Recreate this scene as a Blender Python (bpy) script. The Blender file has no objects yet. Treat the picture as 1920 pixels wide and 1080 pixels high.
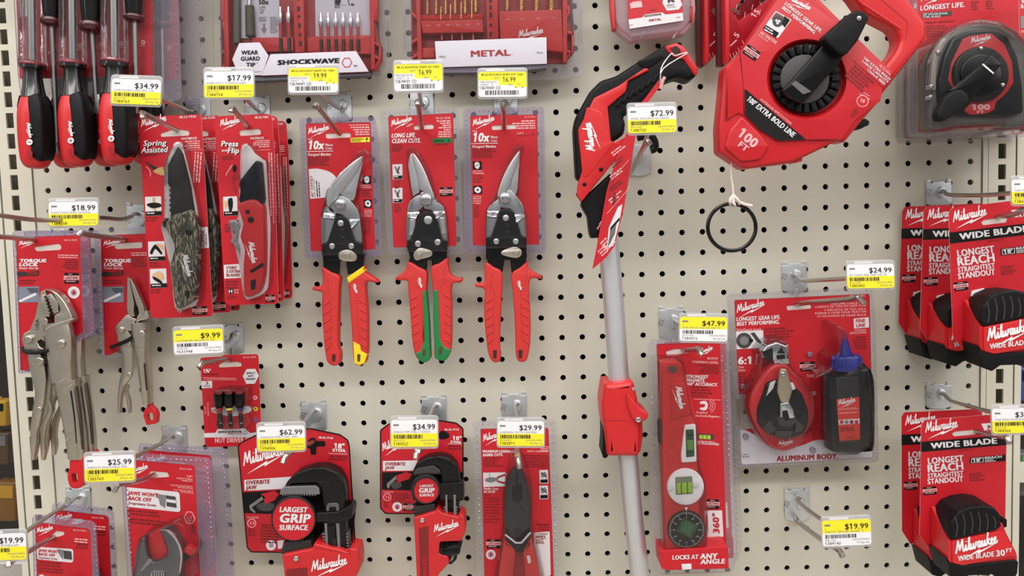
import bpy, bmesh, math, random
from mathutils import Vector, Matrix
from mathutils.geometry import tessellate_polygon
random.seed(7)
SC = bpy.context.scene
COL = SC.collection

# ------------------------------------------------------------------ camera
FPX = 1500.0                                   # focal length in pixels of the 1920 px wide frame
CAM_R = Matrix(((0.999487,0.030884,0.008437),(-0.030224,0.997123,-0.069513),(-0.010560,0.069222,0.997545)))                       # board axes (right, down, away) -> camera axes (right, down, forward)
CAM_T = Vector((0.01050,0.01314,1.00090))
Z0 = 1.35                                      # height of the board point that the fit calls zero
def b2w(v): return Vector((v[0], v[2], Z0 - v[1]))
CAM_C = b2w(-(CAM_R.transposed() @ CAM_T))
cam = bpy.data.cameras.new('camera'); camo = bpy.data.objects.new('camera', cam); COL.objects.link(camo)
cam.sensor_fit = 'HORIZONTAL'; cam.sensor_width = 36.0; cam.lens = FPX / 1920 * 36.0
cam.clip_start = 0.02; cam.clip_end = 30
rx, ry, rz = [b2w(CAM_R.transposed() @ Vector(a)) - Vector((0, 0, Z0)) for a in ((1,0,0), (0,-1,0), (0,0,-1))]
camo.matrix_world = Matrix(((rx.x, ry.x, rz.x, CAM_C.x), (rx.y, ry.y, rz.y, CAM_C.y), (rx.z, ry.z, rz.z, CAM_C.z), (0,0,0,1)))
SC.camera = camo
def ray(px, py):
    return rx * (px - 960) / FPX - ry * (py - 540) / FPX - rz

# ------------------------------------------------------------------ world, lights, exposure
SC.view_settings.view_transform = 'Standard'; SC.view_settings.look = 'None'
SC.view_settings.exposure = 0.12; SC.view_settings.gamma = 1.0; SC.view_settings.use_curve_mapping = False
wd = bpy.data.worlds.new('store'); SC.world = wd; wd.use_nodes = True
wnt = wd.node_tree; bgn = wnt.nodes['Background']; bgn.inputs[1].default_value = 1.0
# the store around: bright ceiling overhead, dimmer aisle at eye level, pale floor below
wtc = wnt.nodes.new('ShaderNodeTexCoord'); wsx = wnt.nodes.new('ShaderNodeSeparateXYZ'); wmr = wnt.nodes.new('ShaderNodeMapRange'); wcr = wnt.nodes.new('ShaderNodeValToRGB')
wmr.inputs[1].default_value = -1; wmr.inputs[2].default_value = 1
wnt.links.new(wtc.outputs['Generated'], wsx.inputs[0]); wnt.links.new(wsx.outputs['Z'], wmr.inputs[0]); wnt.links.new(wmr.outputs[0], wcr.inputs[0]); wnt.links.new(wcr.outputs[0], bgn.inputs[0])
for pos_, v_ in ((0.0, .50), (.36, .42), (.47, .20), (.56, .24), (.68, .80), (1.0, 1.0)):
    el_ = wcr.color_ramp.elements[0] if pos_ == 0.0 else wcr.color_ramp.elements[-1] if pos_ == 1.0 else wcr.color_ramp.elements.new(pos_)
    el_.color = (v_, v_ * .985, v_ * .96, 1)
def area(name, loc, target, sx, sy, power, col=(1, 0.98, 0.95)):
    l = bpy.data.lights.new(name, 'AREA'); l.shape = 'RECTANGLE'; l.size = sx; l.size_y = sy; l.energy = power; l.color = col
    o = bpy.data.objects.new(name, l); COL.objects.link(o); o.location = loc
    o.rotation_euler = (Vector(target) - Vector(loc)).to_track_quat('-Z', 'Y').to_euler(); return o
# three rows of ceiling strip lights running along the aisle
area('ceiling_strip_light', (0.1, -0.95, 3.15), (0.1, -0.75, 0), 3.6, 0.16, 27)
area('ceiling_strip_light.001', (0.0, -2.6, 3.15), (0.0, -1.6, 0.6), 4.0, 0.3, 56)
area('ceiling_strip_light.002', (-2.2, -1.7, 3.0), (0.0, 0.0, 1.2), 0.3, 2.4, 12)

area('right_fill_light', (2.2, -1.7, 3.0), (0.0, 0.0, 1.2), 0.3, 2.4, 14)  # extra lamp, added to brighten the right side of the board
# ------------------------------------------------------------------ materials
def s2l(v): v /= 255.0; return v / 12.92 if v <= 0.04045 else ((v + 0.055) / 1.055) ** 2.4
def rgb(r, g, b): return (s2l(r), s2l(g), s2l(b), 1)
MATS = {}
def mat(name, col, rough=0.5, metal=0.0, var=0.06, scale=60, bump=0.0, bscale=400, coat=0.0, spec=0.5):
    if name in MATS: return MATS[name]
    m = bpy.data.materials.new(name); m.use_nodes = True; nt = m.node_tree; p = nt.nodes['Principled BSDF']
    p.inputs['Roughness'].default_value = rough; p.inputs['Metallic'].default_value = metal
    p.inputs['Coat Weight'].default_value = coat; p.inputs['Coat Roughness'].default_value = 0.15
    p.inputs['Specular IOR Level'].default_value = spec
    c = rgb(*col); tc = nt.nodes.new('ShaderNodeTexCoord')
    nz = nt.nodes.new('ShaderNodeTexNoise'); nz.inputs['Scale'].default_value = scale; nz.inputs['Detail'].default_value = 3
    nt.links.new(tc.outputs['Object'], nz.inputs['Vector'])
    mx = nt.nodes.new('ShaderNodeMix'); mx.data_type = 'RGBA'
    mx.inputs[6].default_value = tuple(min(1, v * (1 - var)) for v in c[:3]) + (1,)
    mx.inputs[7].default_value = tuple(min(1, v * (1 + var)) for v in c[:3]) + (1,)
    nt.links.new(nz.outputs['Fac'], mx.inputs[0]); nt.links.new(mx.outputs[2], p.inputs['Base Color'])
    if bump:
        n2 = nt.nodes.new('ShaderNodeTexNoise'); n2.inputs['Scale'].default_value = bscale
        nt.links.new(tc.outputs['Object'], n2.inputs['Vector'])
        b = nt.nodes.new('ShaderNodeBump'); b.inputs['Strength'].default_value = bump; b.inputs['Distance'].default_value = 0.001
        nt.links.new(n2.outputs['Fac'], b.inputs['Height']); nt.links.new(b.outputs['Normal'], p.inputs['Normal'])
    MATS[name] = m; return m
def clear(name, fac, col, rough=0.08, diff=0.0, tint=(1,1,1)):
    m = bpy.data.materials.new(name); m.use_nodes = True; nt = m.node_tree; N = nt.nodes; N.clear()
    out = N.new('ShaderNodeOutputMaterial'); tr = N.new('ShaderNodeBsdfTransparent'); tr.inputs[0].default_value = tint + (1,)
    gl = N.new('ShaderNodeBsdfGlossy'); gl.inputs[0].default_value = (1,1,1,1); gl.inputs['Roughness'].default_value = rough
    df = N.new('ShaderNodeBsdfDiffuse'); df.inputs[0].default_value = rgb(*col)
    fr = N.new('ShaderNodeFresnel'); fr.inputs[0].default_value = 1.5
    nz = N.new('ShaderNodeTexNoise'); nz.inputs['Scale'].default_value = 90; tc = N.new('ShaderNodeTexCoord'); nt.links.new(tc.outputs['Object'], nz.inputs['Vector'])
    bp = N.new('ShaderNodeBump'); bp.inputs['Strength'].default_value = 0.25; bp.inputs['Distance'].default_value = 0.002
    nt.links.new(nz.outputs['Fac'], bp.inputs['Height']); nt.links.new(bp.outputs[0], gl.inputs['Normal'])
    m1 = N.new('ShaderNodeMixShader'); m1.inputs[0].default_value = diff; nt.links.new(tr.outputs[0], m1.inputs[1]); nt.links.new(df.outputs[0], m1.inputs[2])
    m2 = N.new('ShaderNodeMixShader'); ad = N.new('ShaderNodeMath'); ad.operation = 'MULTIPLY_ADD'; ad.inputs[1].default_value = 0.75; ad.inputs[2].default_value = fac
    nt.links.new(fr.outputs[0], ad.inputs[0]); nt.links.new(ad.outputs[0], m2.inputs[0])
    nt.links.new(m1.outputs[0], m2.inputs[1]); nt.links.new(gl.outputs[0], m2.inputs[2]); nt.links.new(m2.outputs[0], out.inputs[0])
    MATS[name] = m; return m
BOARD = mat('board_enamel', (206, 201, 187), 0.45, var=0.04, scale=9)
POST = mat('upright_enamel', (211, 206, 190), 0.4, var=0.03, scale=9)
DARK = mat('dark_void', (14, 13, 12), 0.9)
CARD = mat('card_red', (187, 18, 33), 0.42, var=0.05, scale=12)
CARDE = mat('card_edge', (205, 190, 185), 0.7)
CDARK = mat('card_deep_red', (150, 18, 30), 0.45)
RED = mat('plastic_red', (192, 25, 32), 0.38, var=0.05, scale=30)
BRED = mat('bright_red', (198, 33, 37), 0.36, var=0.04, scale=30)
ORED = mat('grip_red', (194, 43, 40), 0.5, var=0.05, bump=0.15)
CRED = mat('case_red', (192, 42, 40), 0.4)
WHITE = mat('print_white', (230, 228, 230), 0.5, var=0.02)
LABW = mat('label_card_white', (198, 194, 204), 0.55, var=0.02)
PALE = mat('print_pale', (216, 211, 214), 0.5, var=0.02)
PINK = mat('print_pink', (232, 170, 172), 0.5)
BLACK = mat('print_black', (14, 13, 14), 0.5, spec=.25)
FINE = mat('print_dark_red', (112, 12, 20), 0.5)
GREYP = mat('print_grey', (120, 118, 118), 0.5)
RUB = mat('rubber_black', (16, 15, 17), 0.5, var=0.1, bump=0.1, spec=.2)
GLB = mat('gloss_black', (12, 12, 14), 0.25, coat=0.05, spec=.3)
GREYB = mat('charcoal_plastic', (58, 56, 55), 0.45)
STEEL = mat('steel', (226, 226, 228), 0.3, 1.0, var=0.08)
STEELD = mat('dark_steel', (176, 178, 182), 0.34, 1.0, var=0.1)
NICK = mat('nickel_satin', (196, 188, 174), 0.36, 1.0, var=0.12, scale=120, bump=0.1)
CHROME = mat('chrome', (210, 212, 216), 0.12, 1.0)
ALU = mat('aluminium_tube', (214, 214, 218), 0.42, 0.75, var=0.04)
WIRE = mat('zinc_wire', (184, 176, 170), 0.3, 1.0, var=0.08)
ZINC = mat('zinc_plate', (214, 219, 223), 0.4, 0.8, var=0.1, scale=90)
YEL = mat('label_yellow', (238, 222, 40), 0.45, var=0.02)
YELP = mat('plastic_yellow', (236, 202, 30), 0.4)
GRN = mat('plastic_green', (24, 118, 62), 0.4)
GOLD = mat('gold_drill', (232, 204, 132), 0.3, .7, var=0.1)
BLUE = mat('plastic_blue', (36, 42, 140), 0.35)
SHIRT = mat('photo_skin', (214, 170, 130), 0.6)
FLANGE = clear('clear_flange', 0.05, (168, 160, 178), 0.15, 0.20, (0.93, 0.92, 0.95))
FLANGEV = clear('violet_flange', 0.05, (142, 128, 158), 0.15, 0.37, (0.88, 0.84, 0.93))
BUB = clear('clear_bubble', 0.0, (200, 196, 200), 0.07, 0.008, (0.97, 0.97, 0.98))
HOLD = clear('tag_holder_plastic', 0.05, (205, 205, 205), 0.2, 0.45)
VIAL = clear('vial_plastic', 0.06, (120, 190, 60), 0.05, 0.25, (0.8, 0.95, 0.6))

# ------------------------------------------------------------------ outline helpers (2-D)
def S(pts, n=4, closed=True):
    m = len(pts); out = []
    rng = range(m) if closed else range(m - 1)
    for i in rng:
        g = (lambda k: pts[k % m]) if closed else (lambda k: pts[max(0, min(m - 1, k))])
        p0, p1, p2, p3 = g(i-1), g(i), g(i+1), g(i+2)
        for k in range(n):
            t = k / n
            out.append(tuple(0.5 * ((2*b) + (c-a)*t + (2*a-5*b+4*c-d)*t*t + (3*b-a-3*c+d)*t**3) for a, b, c, d in zip(p0, p1, p2, p3)))
    if not closed: out.append(tuple(pts[-1]))
    return out
def R(pts, r, n=4):
    m = len(pts); out = []
    for i in range(m):
        rr = r[i] if isinstance(r, (list, tuple)) else r
        a, b, c = Vector(pts[i-1][:2]), Vector(pts[i][:2]), Vector(pts[(i+1) % m][:2])
        u, v = a - b, c - b
        if rr <= 0 or u.length < 1e-6 or v.length < 1e-6: out.append(tuple(b)); continue
        rr = min(rr, u.length * .48, v.length * .48); p, q = b + u.normalized() * rr, b + v.normalized() * rr
        for k in range(n + 1):
            t = k / n; w = p.lerp(b, t).lerp(b.lerp(q, t), t); out.append(tuple(w))
    return out
def circ(x, y, r, n=20, ry=None, a=0):
    ry = ry or r; ca, sa = math.cos(a), math.sin(a)
    return [(x + r*math.cos(2*math.pi*k/n)*ca - ry*math.sin(2*math.pi*k/n)*sa, y + r*math.cos(2*math.pi*k/n)*sa + ry*math.sin(2*math.pi*k/n)*ca) for k in range(n)]
def box(x0, y0, x1, y1, r=0): return R([(x0,y0),(x1,y0),(x1,y1),(x0,y1)], r) if r else [(x0,y0),(x1,y0),(x1,y1),(x0,y1)]
def rbox(cx, cy, w, h, deg=0, r=0):
    a = math.radians(deg); c, s = math.cos(a), math.sin(a)
    return [(cx + x*c - y*s, cy + x*s + y*c) for x, y in box(-w/2, -h/2, w/2, h/2, r)]
def sarea(p): return sum(p[i-1][0]*p[i][1] - p[i][0]*p[i-1][1] for i in range(len(p))) / 2
def inset(p, d):
    if abs(d) < 1e-9: return list(p)
    s = 1 if sarea(p) > 0 else -1; m = len(p); out = []
    for i in range(m):
        a, b, c = Vector(p[i-1][:2]), Vector(p[i][:2]), Vector(p[(i+1) % m][:2])
        u, v = (b-a), (c-b)
        if u.length < 1e-9: u = v
        if v.length < 1e-9: v = u
        if u.length < 1e-9: out.append(tuple(b)); continue
        u.normalize(); v.normalize()
        n1, n2 = Vector((-u.y, u.x)) * s, Vector((-v.y, v.x)) * s
        k = n1 + n2
        if k.length < 0.3: k = n1
        else: k = k / max(0.45, k.length_squared / 2)
        out.append((b.x + k.x*d, b.y + k.y*d))
    return out
def shift(pts, dx, dy): return [(p[0]+dx, p[1]+dy) + tuple(p[2:]) for p in pts]

# ------------------------------------------------------------------ frames: a plane in the place, addressed along sight lines
class Fr:
    """plane in front of the board; (x0, y0, s) is the crop the coordinates were read in; g = slope of depth along x and z"""
    def __init__(f, d, crop=(0, 0, 1), g=(0, 0), at=None):
        f.c = crop; f.n = Vector((-g[0], -1, -g[1])).normalized()
        if at is None: at = (960, 540)
        r = ray(*at); f.o = CAM_C + r * ((-d - CAM_C.y) / r.y); f.d = d; f.g = g; f.at = at
    def px(f, x, y): return f.c[0] + x * f.c[2], f.c[1] + y * f.c[2]
    def pt(f, x, y, h=0.0):
        r = ray(*f.px(x, y)); o = f.o + f.n * h
        return CAM_C + r * ((o - CAM_C).dot(f.n) / r.dot(f.n))
    def m(f, p): return p * f.c[2] * (abs(CAM_C.y) - f.d) / FPX
    def up(f, dd): return Fr(f.d + dd, f.c, f.g, f.at)
    def crop(f, c): return Fr(f.d, c, f.g, f.at)
CA=(0,0,1/3); CB=(240,180,.4076); CC=(0,340,1/3); CD=(0,640,.4076); CE=(380,0,.2038); CF=(720,0,.2083); CG=(550,180,.2962)
CH=(570,460,.2552); CI=(850,180,.2962); CJ=(1050,60,.4262); CK=(1080,440,.5921); CL=(1320,0,.3147); CM=(1640,0,.2778)
CN=(1660,330,.3611); CO=(1660,710,.3426); CP=(1340,480,.3888); CQ=(1200,570,.4717); CR=(300,600,.2407); CS=(420,740,.315)
CT=(700,730,.3241); CU=(870,730,.3241); CV=(1400,860,.2037); CW=(200,780,.2778); CX=(1120,0,.2964); C0=(0,0,1)

# ------------------------------------------------------------------ lettering
_TX = {}
def glyphs(s, bold):
    k = (s, bold)
    if k not in _TX:
        off = 0.0; sh = bold * 1.3; sp = 1.0 + bold * 1.8
        def raw(t):
            cu = bpy.data.curves.new('t', 'FONT'); cu.body = t; cu.size = 1.0; cu.offset = off; cu.resolution_u = 2; cu.space_character = sp
            o = bpy.data.objects.new('t', cu); COL.objects.link(o); dg = bpy.context.evaluated_depsgraph_get(); me = o.evaluated_get(dg).to_mesh()
            r_ = ([(v.co.x, v.co.y) for v in me.vertices], [tuple(p.vertices) for p in me.polygons])
            o.evaluated_get(dg).to_mesh_clear(); bpy.data.objects.remove(o); bpy.data.curves.remove(cu); return r_
        vs, fs = raw(s)
        for i, ch in enumerate(s):                                      # the flag of a figure 1
            if ch == '1':
                xr = max(v[0] for v in raw(s[:i+1])[0]); n = len(vs); q = [(xr-.02, .725), (xr-.10, .725), (xr-.24, .60), (xr-.24, .51), (xr-.09, .60)]
                vs = vs + q; fs = fs + [(n, n+1, n+2, n+3, n+4)]
        if sh > .004:
            n = len(vs); vs = [(x + dx*sh, y + dy*sh, k*4e-5) for k, (dx, dy) in enumerate(((-1, -.45), (1, -.45), (-1, .45), (1, .45))) for x, y in vs]; fs = [tuple(i + n*k for i in f) for k in range(4) for f in fs]
        _TX[k] = (vs, fs)
    return _TX[k]
LOGO = [[(0,-.1),(.35,1.0),(.62,2.0)], [(.62,2.0),(.72,1.2),(.78,.25)], [(.78,.25),(1.2,1.3),(1.55,2.05)], [(1.55,2.05),(1.48,1.0),(1.5,.15),(1.66,0),(1.9,.25)],
 [(1.9,.25),(2.12,1.0),(2.08,.2),(2.22,0),(2.5,.3)], [(2.24,1.45),(2.28,1.55)], [(2.5,.3),(2.85,1.3),(2.95,2.1),(2.78,1.6),(2.72,.3),(2.85,0),(3.05,.2)],
 [(3.1,1.0),(3.12,.2),(3.3,0),(3.55,.45),(3.65,.95),(3.65,.2),(3.82,0),(4.1,.45),(4.18,1.0),(4.4,.85)],
 [(5.0,.95),(4.75,1.0),(4.55,.6),(4.6,.1),(4.8,.05),(5.0,.5),(5.08,1.0),(5.02,.2),(5.15,0),(5.4,.3)],
 [(5.45,1.0),(5.45,.2),(5.62,0),(5.85,.4),(5.98,1.0),(5.93,.2),(6.05,0),(6.3,.3)], [(6.3,-.05),(6.55,1.2),(6.75,2.1)],
 [(7.0,1.0),(6.6,.55),(6.85,.15),(7.0,0),(7.2,.2)], [(7.2,.35),(7.5,.6),(7.52,.95),(7.35,.95),(7.22,.4),(7.35,0),(7.6,.05),(7.85,.35)],
 [(7.85,.4),(8.15,.65),(8.17,.98),(8.0,.95),(7.88,.4),(8.0,0),(8.25,.05),(8.5,.4)]]
BOLT = [(.3,-1.55),(4.95,-.28),(4.75,-.62),(8.7,.02),(4.15,-1.12),(4.35,-.78)]

# ------------------------------------------------------------------ mesh builder: everything added becomes ONE mesh object
class MB:
    def __init__(b): b.v = []; b.f = []; b.mi = []; b.ms = []
    def mid(b, m):
        if m not in b.ms: b.ms.append(m)
        return b.ms.index(m)
    def add(b, vs, fs, m):
        o = len(b.v); k = b.mid(m); b.v += [Vector(v) for v in vs]
        for f in fs: b.f.append(tuple(i + o for i in f)); b.mi.append(k)
    def flat(b, fr, pts, h, m, holes=()):
        loops = [list(pts)] + [list(q) for q in holes]
        tri = tessellate_polygon([[Vector((p[0], p[1], 0)) for p in l] for l in loops]); al = [p for l in loops for p in l]
        V = [fr.pt(p[0], p[1], h) for p in al]; fs = []
        for t in tri:
            n = (V[t[1]] - V[t[0]]).cross(V[t[2]] - V[t[0]])
            fs.append(t if n.dot(fr.n) > 0 else (t[0], t[2], t[1]))
        b.add(V, fs, m)
    def ext(b, fr, pts, h0, h1, m, bev=0.0, steps=3, holes=(), side=None, cap=True, back=False, flare=0.0, bh=None):
        pts = [(p[0], p[1]) for p in pts]
        if sarea(pts) < 0: pts = pts[::-1]          # image y points down: positive area = clockwise on screen
        side = side or m; bm = min(bh if bh is not None else fr.m(bev), (h1 - h0) * .98); rings = [(-flare, h0)]
        if bev:
            for k in range(steps + 1):
                t = k / steps * math.pi / 2; rings.append((bev * (1 - math.cos(t)), h1 - bm * (1 - math.sin(t))))
        else: rings.append((0, h1))
        n = len(pts); V = []
        for ins, h in rings:
            for x, y in inset(pts, ins): V.append(fr.pt(x, y, h1) + fr.n * (h - h1))
        F = []
        for k in range(len(rings) - 1):
            for i in range(n):
                j = (i + 1) % n; F.append((k*n+i, (k+1)*n+i, (k+1)*n+j, k*n+j))
        b.add(V, F, side)
        if cap: b.flat(fr, inset(pts, rings[-1][0]), h1, m, holes)
        if back:
            k = len(b.v); b.v += V[:n]; b.f.append(tuple(k + i for i in range(n))); b.mi.append(b.mid(side))
        for q in holes:
            q = [(p[0], p[1]) for p in q]
            if sarea(q) > 0: q = q[::-1]
            nn = len(q); A = [fr.pt(x, y, h1) for x, y in q]; B = [a - fr.n * (h1 - h0) for a in A]
            b.add(A + B, [(i, (i+1) % nn, nn + (i+1) % nn, nn + i) for i in range(nn)], side)
    def disc(b, fr, x, y, r, h0, h1, m, bev=0.0, n=20, ry=None, a=0, **k): b.ext(fr, circ(x, y, r, n, ry, a), h0, h1, m, bev, **k)
    def limb(b, fr, sec, m, seg=12, sq=2.0, n=3, smooth=True, caps=True, ridges=None):
        """sweep along a centre line: (x, y, half width px, centre height m, half thickness m or None = round)"""
        sec = [(s[0], s[1], s[2], s[3], fr.m(s[2]) if len(s) < 5 or s[4] is None else s[4]) for s in sec]
        q = S(sec, n, False) if smooth and len(sec) > 2 else sec; V = []; L = len(q)
        for i, (x, y, w, hc, ht) in enumerate(q):
            a, c = q[max(0, i-1)], q[min(L-1, i+1)]
            A, C = fr.pt(a[0], a[1], a[3]), fr.pt(c[0], c[1], c[3]); t = (C - A)
            t = t.normalized() if t.length > 1e-9 else Vector((0,0,-1))
            sd = t.cross(fr.n).normalized(); nn = sd.cross(t).normalized(); o = fr.pt(x, y, hc); w_ = fr.m(max(w, .01))
            for k in range(seg):
                th = 2*math.pi*k/seg; cs, sn = math.cos(th), math.sin(th)
                V.append(o + sd * (w_ * math.copysign(abs(cs)**(2/sq), cs)) + nn * (ht * math.copysign(abs(sn)**(2/sq), sn)))
        F = [(k*seg+i, (k+1)*seg+i, (k+1)*seg+(i+1) % seg, k*seg+(i+1) % seg) for k in range(L-1) for i in range(seg)]
        if caps: F += [tuple(range(seg)), tuple((L-1)*seg + i for i in range(seg))[::-1]]
        b.add(V, F, m)
    def tube(b, P, r, m, seg=8, smooth=3):
        P = [Vector(p) for p in P]
        if smooth and len(P) > 2: P = [Vector(p) for p in S([tuple(p) for p in P], smooth, False)]
        V = []; L = len(P); up = None
        for i in range(L):
            t = (P[min(L-1, i+1)] - P[max(0, i-1)]).normalized()
            if up is None: up = t.orthogonal().normalized()
            up = (up - t * up.dot(t)).normalized(); sd = t.cross(up)
            V += [P[i] + (up * math.cos(2*math.pi*k/seg) + sd * math.sin(2*math.pi*k/seg)) * r for k in range(seg)]
        F = [(k*seg+i, k*seg+(i+1) % seg, (k+1)*seg+(i+1) % seg, (k+1)*seg+i) for k in range(L-1) for i in range(seg)]
        F += [tuple(range(seg))[::-1], tuple((L-1)*seg + i for i in range(seg))]
        b.add(V, F, m)
    def text(b, fr, s, x, y, w, h, m, rot=0.0, bold=0.02, it=0.0, lift=.0003, center=False):
        vs, fs = glyphs(s, bold)
        if not vs: return
        x0 = min(v[0] for v in vs); x1 = max(v[0] for v in vs); a = math.radians(rot); c, sn = math.cos(a), math.sin(a); ch = 0.73
        V = []
        for vx, vy, *vz in vs:
            u = (vx - x0) / max(1e-6, x1 - x0) * w + vy / ch * h * it - (w/2 if center else 0); t = vy / ch * h
            V.append(fr.pt(x + u*c + t*sn, y + u*sn - t*c, lift + (vz[0] if vz else 0)))
        F = []
        for f in fs:
            n = sum(((V[f[i]] - V[f[0]]).cross(V[f[(i+1) % len(f)]] - V[f[0]]) for i in range(1, len(f)-1)), Vector((0,0,0)))
            F.append(f if n.dot(fr.n) > 0 else f[::-1])
        b.add(V, F, m)
    def poly(b, fr, pts, m, lift=.0003): b.flat(fr, pts, lift, m)
    def line(b, fr, x0, y0, x1, y1, w, m, lift=.0003):
        d = Vector((x1-x0, y1-y0)).normalized(); n = Vector((-d.y, d.x)) * w/2
        b.flat(fr, [(x0+n.x, y0+n.y), (x1+n.x, y1+n.y), (x1-n.x, y1-n.y), (x0-n.x, y0-n.y)], lift, m)
    def fine(b, fr, x, y, w, n, lh, m, rot=0.0, right=False, fill=.5, lift=.0003, var=.35):
        """n lines of print too small to read"""
        a = math.radians(rot); c, s = math.cos(a), math.sin(a)
        for k in range(n):
            W = w * random.uniform(1-var, 1); u = w - W if right else 0; e = u + W
            while u < e:
                l = min(e - u, lh * random.uniform(.5, 1.9)); q = [(u, k*lh), (u+l, k*lh), (u+l, k*lh + lh*fill), (u, k*lh + lh*fill)]
                b.flat(fr, [(x + p*c - t*s, y + p*s + t*c) for p, t in q], lift, m); u += l + lh * .28
    def logo(b, fr, x0, y0, x1, y1, m=None, hk=1.0, w=.185, lift=.0003, bolt=True):
        """script lettering and lightning bolt; baseline from (x0,y0) to (x1,y1)"""
        m = m or WHITE; d = Vector((x1-x0, y1-y0)); k = d.length / 8.6; d.normalize(); n = Vector((d.y, -d.x))
        def tr(p):
            u, t = (p[0] + p[1]*.18) * k, p[1]*k*hk; return (x0 + d.x*u + n.x*t, y0 + d.y*u + n.y*t)
        ns = 0
        for st in LOGO:
            q = S(st, 3, False) if len(st) > 2 else st; L = []; Rr = []
            for i in range(len(q)):
                a, c = Vector(q[max(0,i-1)]), Vector(q[min(len(q)-1,i+1)]); t = (c-a).normalized(); nn = Vector((-t.y, t.x)) * w * (.5 + .25*abs(t.y))
                L.append(Vector(q[i]) + nn); Rr.append(Vector(q[i]) - nn)
            for i in range(len(L) - 1):                                  # each stroke step lies a hair above the one before
                ns += 1; l_ = lift + ns * 3e-6
                b.add([fr.pt(*tr(p), l_) for p in (L[i+1], L[i], Rr[i], Rr[i+1])], [(0, 1, 2, 3)], m)
        if bolt:
            b.flat(fr, [tr(p) for p in (BOLT[0], BOLT[1], BOLT[5])], lift, m); b.flat(fr, [tr(p) for p in (BOLT[2], BOLT[3], BOLT[4])], lift, m)
            b.flat(fr, [tr(p) for p in (BOLT[1], BOLT[2], BOLT[4], BOLT[5])], lift, m)
    def build(b, name, parent=None, loc=None, ang=35):
        me = bpy.data.meshes.new(name); o = bpy.data.objects.new(name, me); COL.objects.link(o)
        if parent is not None: o.parent = parent; off = wloc(parent)
        elif loc is not None: off = Vector(loc); o.location = off
        else:
            off = Vector((sum(v.x for v in b.v) / len(b.v), max(v.y for v in b.v), sum(v.z for v in b.v) / len(b.v))); o.location = off
        me.from_pydata([tuple(v - off) for v in b.v], [], b.f)
        for m in b.ms: me.materials.append(m)
        me.polygons.foreach_set('material_index', b.mi); me.polygons.foreach_set('use_smooth', [True]*len(b.f))
        bm = bmesh.new(); bm.from_mesh(me); bmesh.ops.remove_doubles(bm, verts=bm.verts, dist=1e-6); bm.to_mesh(me); bm.free()
        me.set_sharp_from_angle(angle=math.radians(ang)); me.update(); return o
def wloc(o):
    l = Vector(o.location)
    while o.parent: o = o.parent; l += Vector(o.location)
    return l
def tag(o, label, cat, group=None):
    o['label'] = label; o['category'] = cat
    if group: o['group'] = group
    return o
def thing(name, label, cat, loc, group=None):
    o = bpy.data.objects.new(name, None); o.empty_display_size = .02; COL.objects.link(o); o.location = loc
    return tag(o, label, cat, group)
def struct(o): o['kind'] = 'structure'; return o
def copy_tree(o, delta=None, rot=None, parent=None):
    c = o.copy(); COL.objects.link(c)
    if parent: c.parent = parent
    for ch in o.children: copy_tree(ch, parent=c)
    if delta: c.location = Vector(o.location) + Vector(delta)
    if rot: c.rotation_euler = rot
    return c
def mpart(name, root, fn, *a, **k):
    b = MB(); fn(b, *a, **k); return b.build(name, root)
def P3(x, y, d, crop=C0):
    px, py = crop[0] + x*crop[2], crop[1] + y*crop[2]; r = ray(px, py); return CAM_C + r * ((-d - CAM_C.y) / r.y)

# ------------------------------------------------------------------ the board, its uprights and what lies behind
IN = .0254
def G(i, j, d=0): return b2w((( i + 18) * IN, (j - 5) * IN, -d))
def wallmesh():
    b = MB(); rad = .14; n = 14; th = .003; V = []; F = []
    i0, i1, j0, j1 = -41, 4, -15, 24
    def cell(x0, x1, y0, y1, cx, cy, hole):
        o = len(V); sq = []
        for k in range(n):
            a = 2*math.pi*(k+.5)/n; c, s = math.cos(a), math.sin(a); q = 1 / max(abs(c), abs(s))
            u, w = c*q, s*q; sq.append((cx + (u*(x1-cx) if u > 0 else -u*(x0-cx)), cy + (w*(y1-cy) if w > 0 else -w*(y0-cy)), c, s))
        for X, Y, c, s in sq: V.append(G(X, Y))
        for X, Y, c, s in sq: V.append(G(cx + rad*c, cy + rad*s))
        for X, Y, c, s in sq: V.append(G(cx + rad*c, cy + rad*s, -th))
        for k in range(n):
            l = (k+1) % n
            F.append((o+k, o+n+k, o+n+l, o+l)); F.append((o+n+k, o+2*n+k, o+2*n+l, o+n+l))
        # square corners
        for sx, sy in ((0,0),(0,1),(1,0),(1,1)):
            X = x1 if sx else x0; Y = y1 if sy else y0
            near = sorted(range(n), key=lambda k: (sq[k][0]-X)**2 + (sq[k][1]-Y)**2)[:2]
            z = len(V); V.append(G(X, Y)); F.append((o+near[0], o+near[1], z))
    for i in range(i0, i1+1):
        for j in range(j0, j1+1):
            cell(i-.5 if i > i0 else -41.66, i+.5 if i < i1 else 4.52, j-.5, j+.5, i, j, True)
    b.add(V, F, BOARD); return b
bm_ = wallmesh(); wb = struct(bm_.build('wall_back', None, G(-18, 24)))
def gbox(b, x0, x1, y0, y1, d0, d1, m):
    v = [G(x, y, d) for d in (d0, d1) for x, y in ((x0,y0),(x1,y0),(x1,y1),(x0,y1))]
    b.add(v, [(4,7,6,5),(0,1,5,4),(1,2,6,5),(2,3,7,6),(3,0,4,7)], m)
b = MB(); gbox(b, -43.7, 6.6, -15.5, 24.5, -.075, -.06, DARK); struct(b.build('wall_cavity'))
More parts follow.
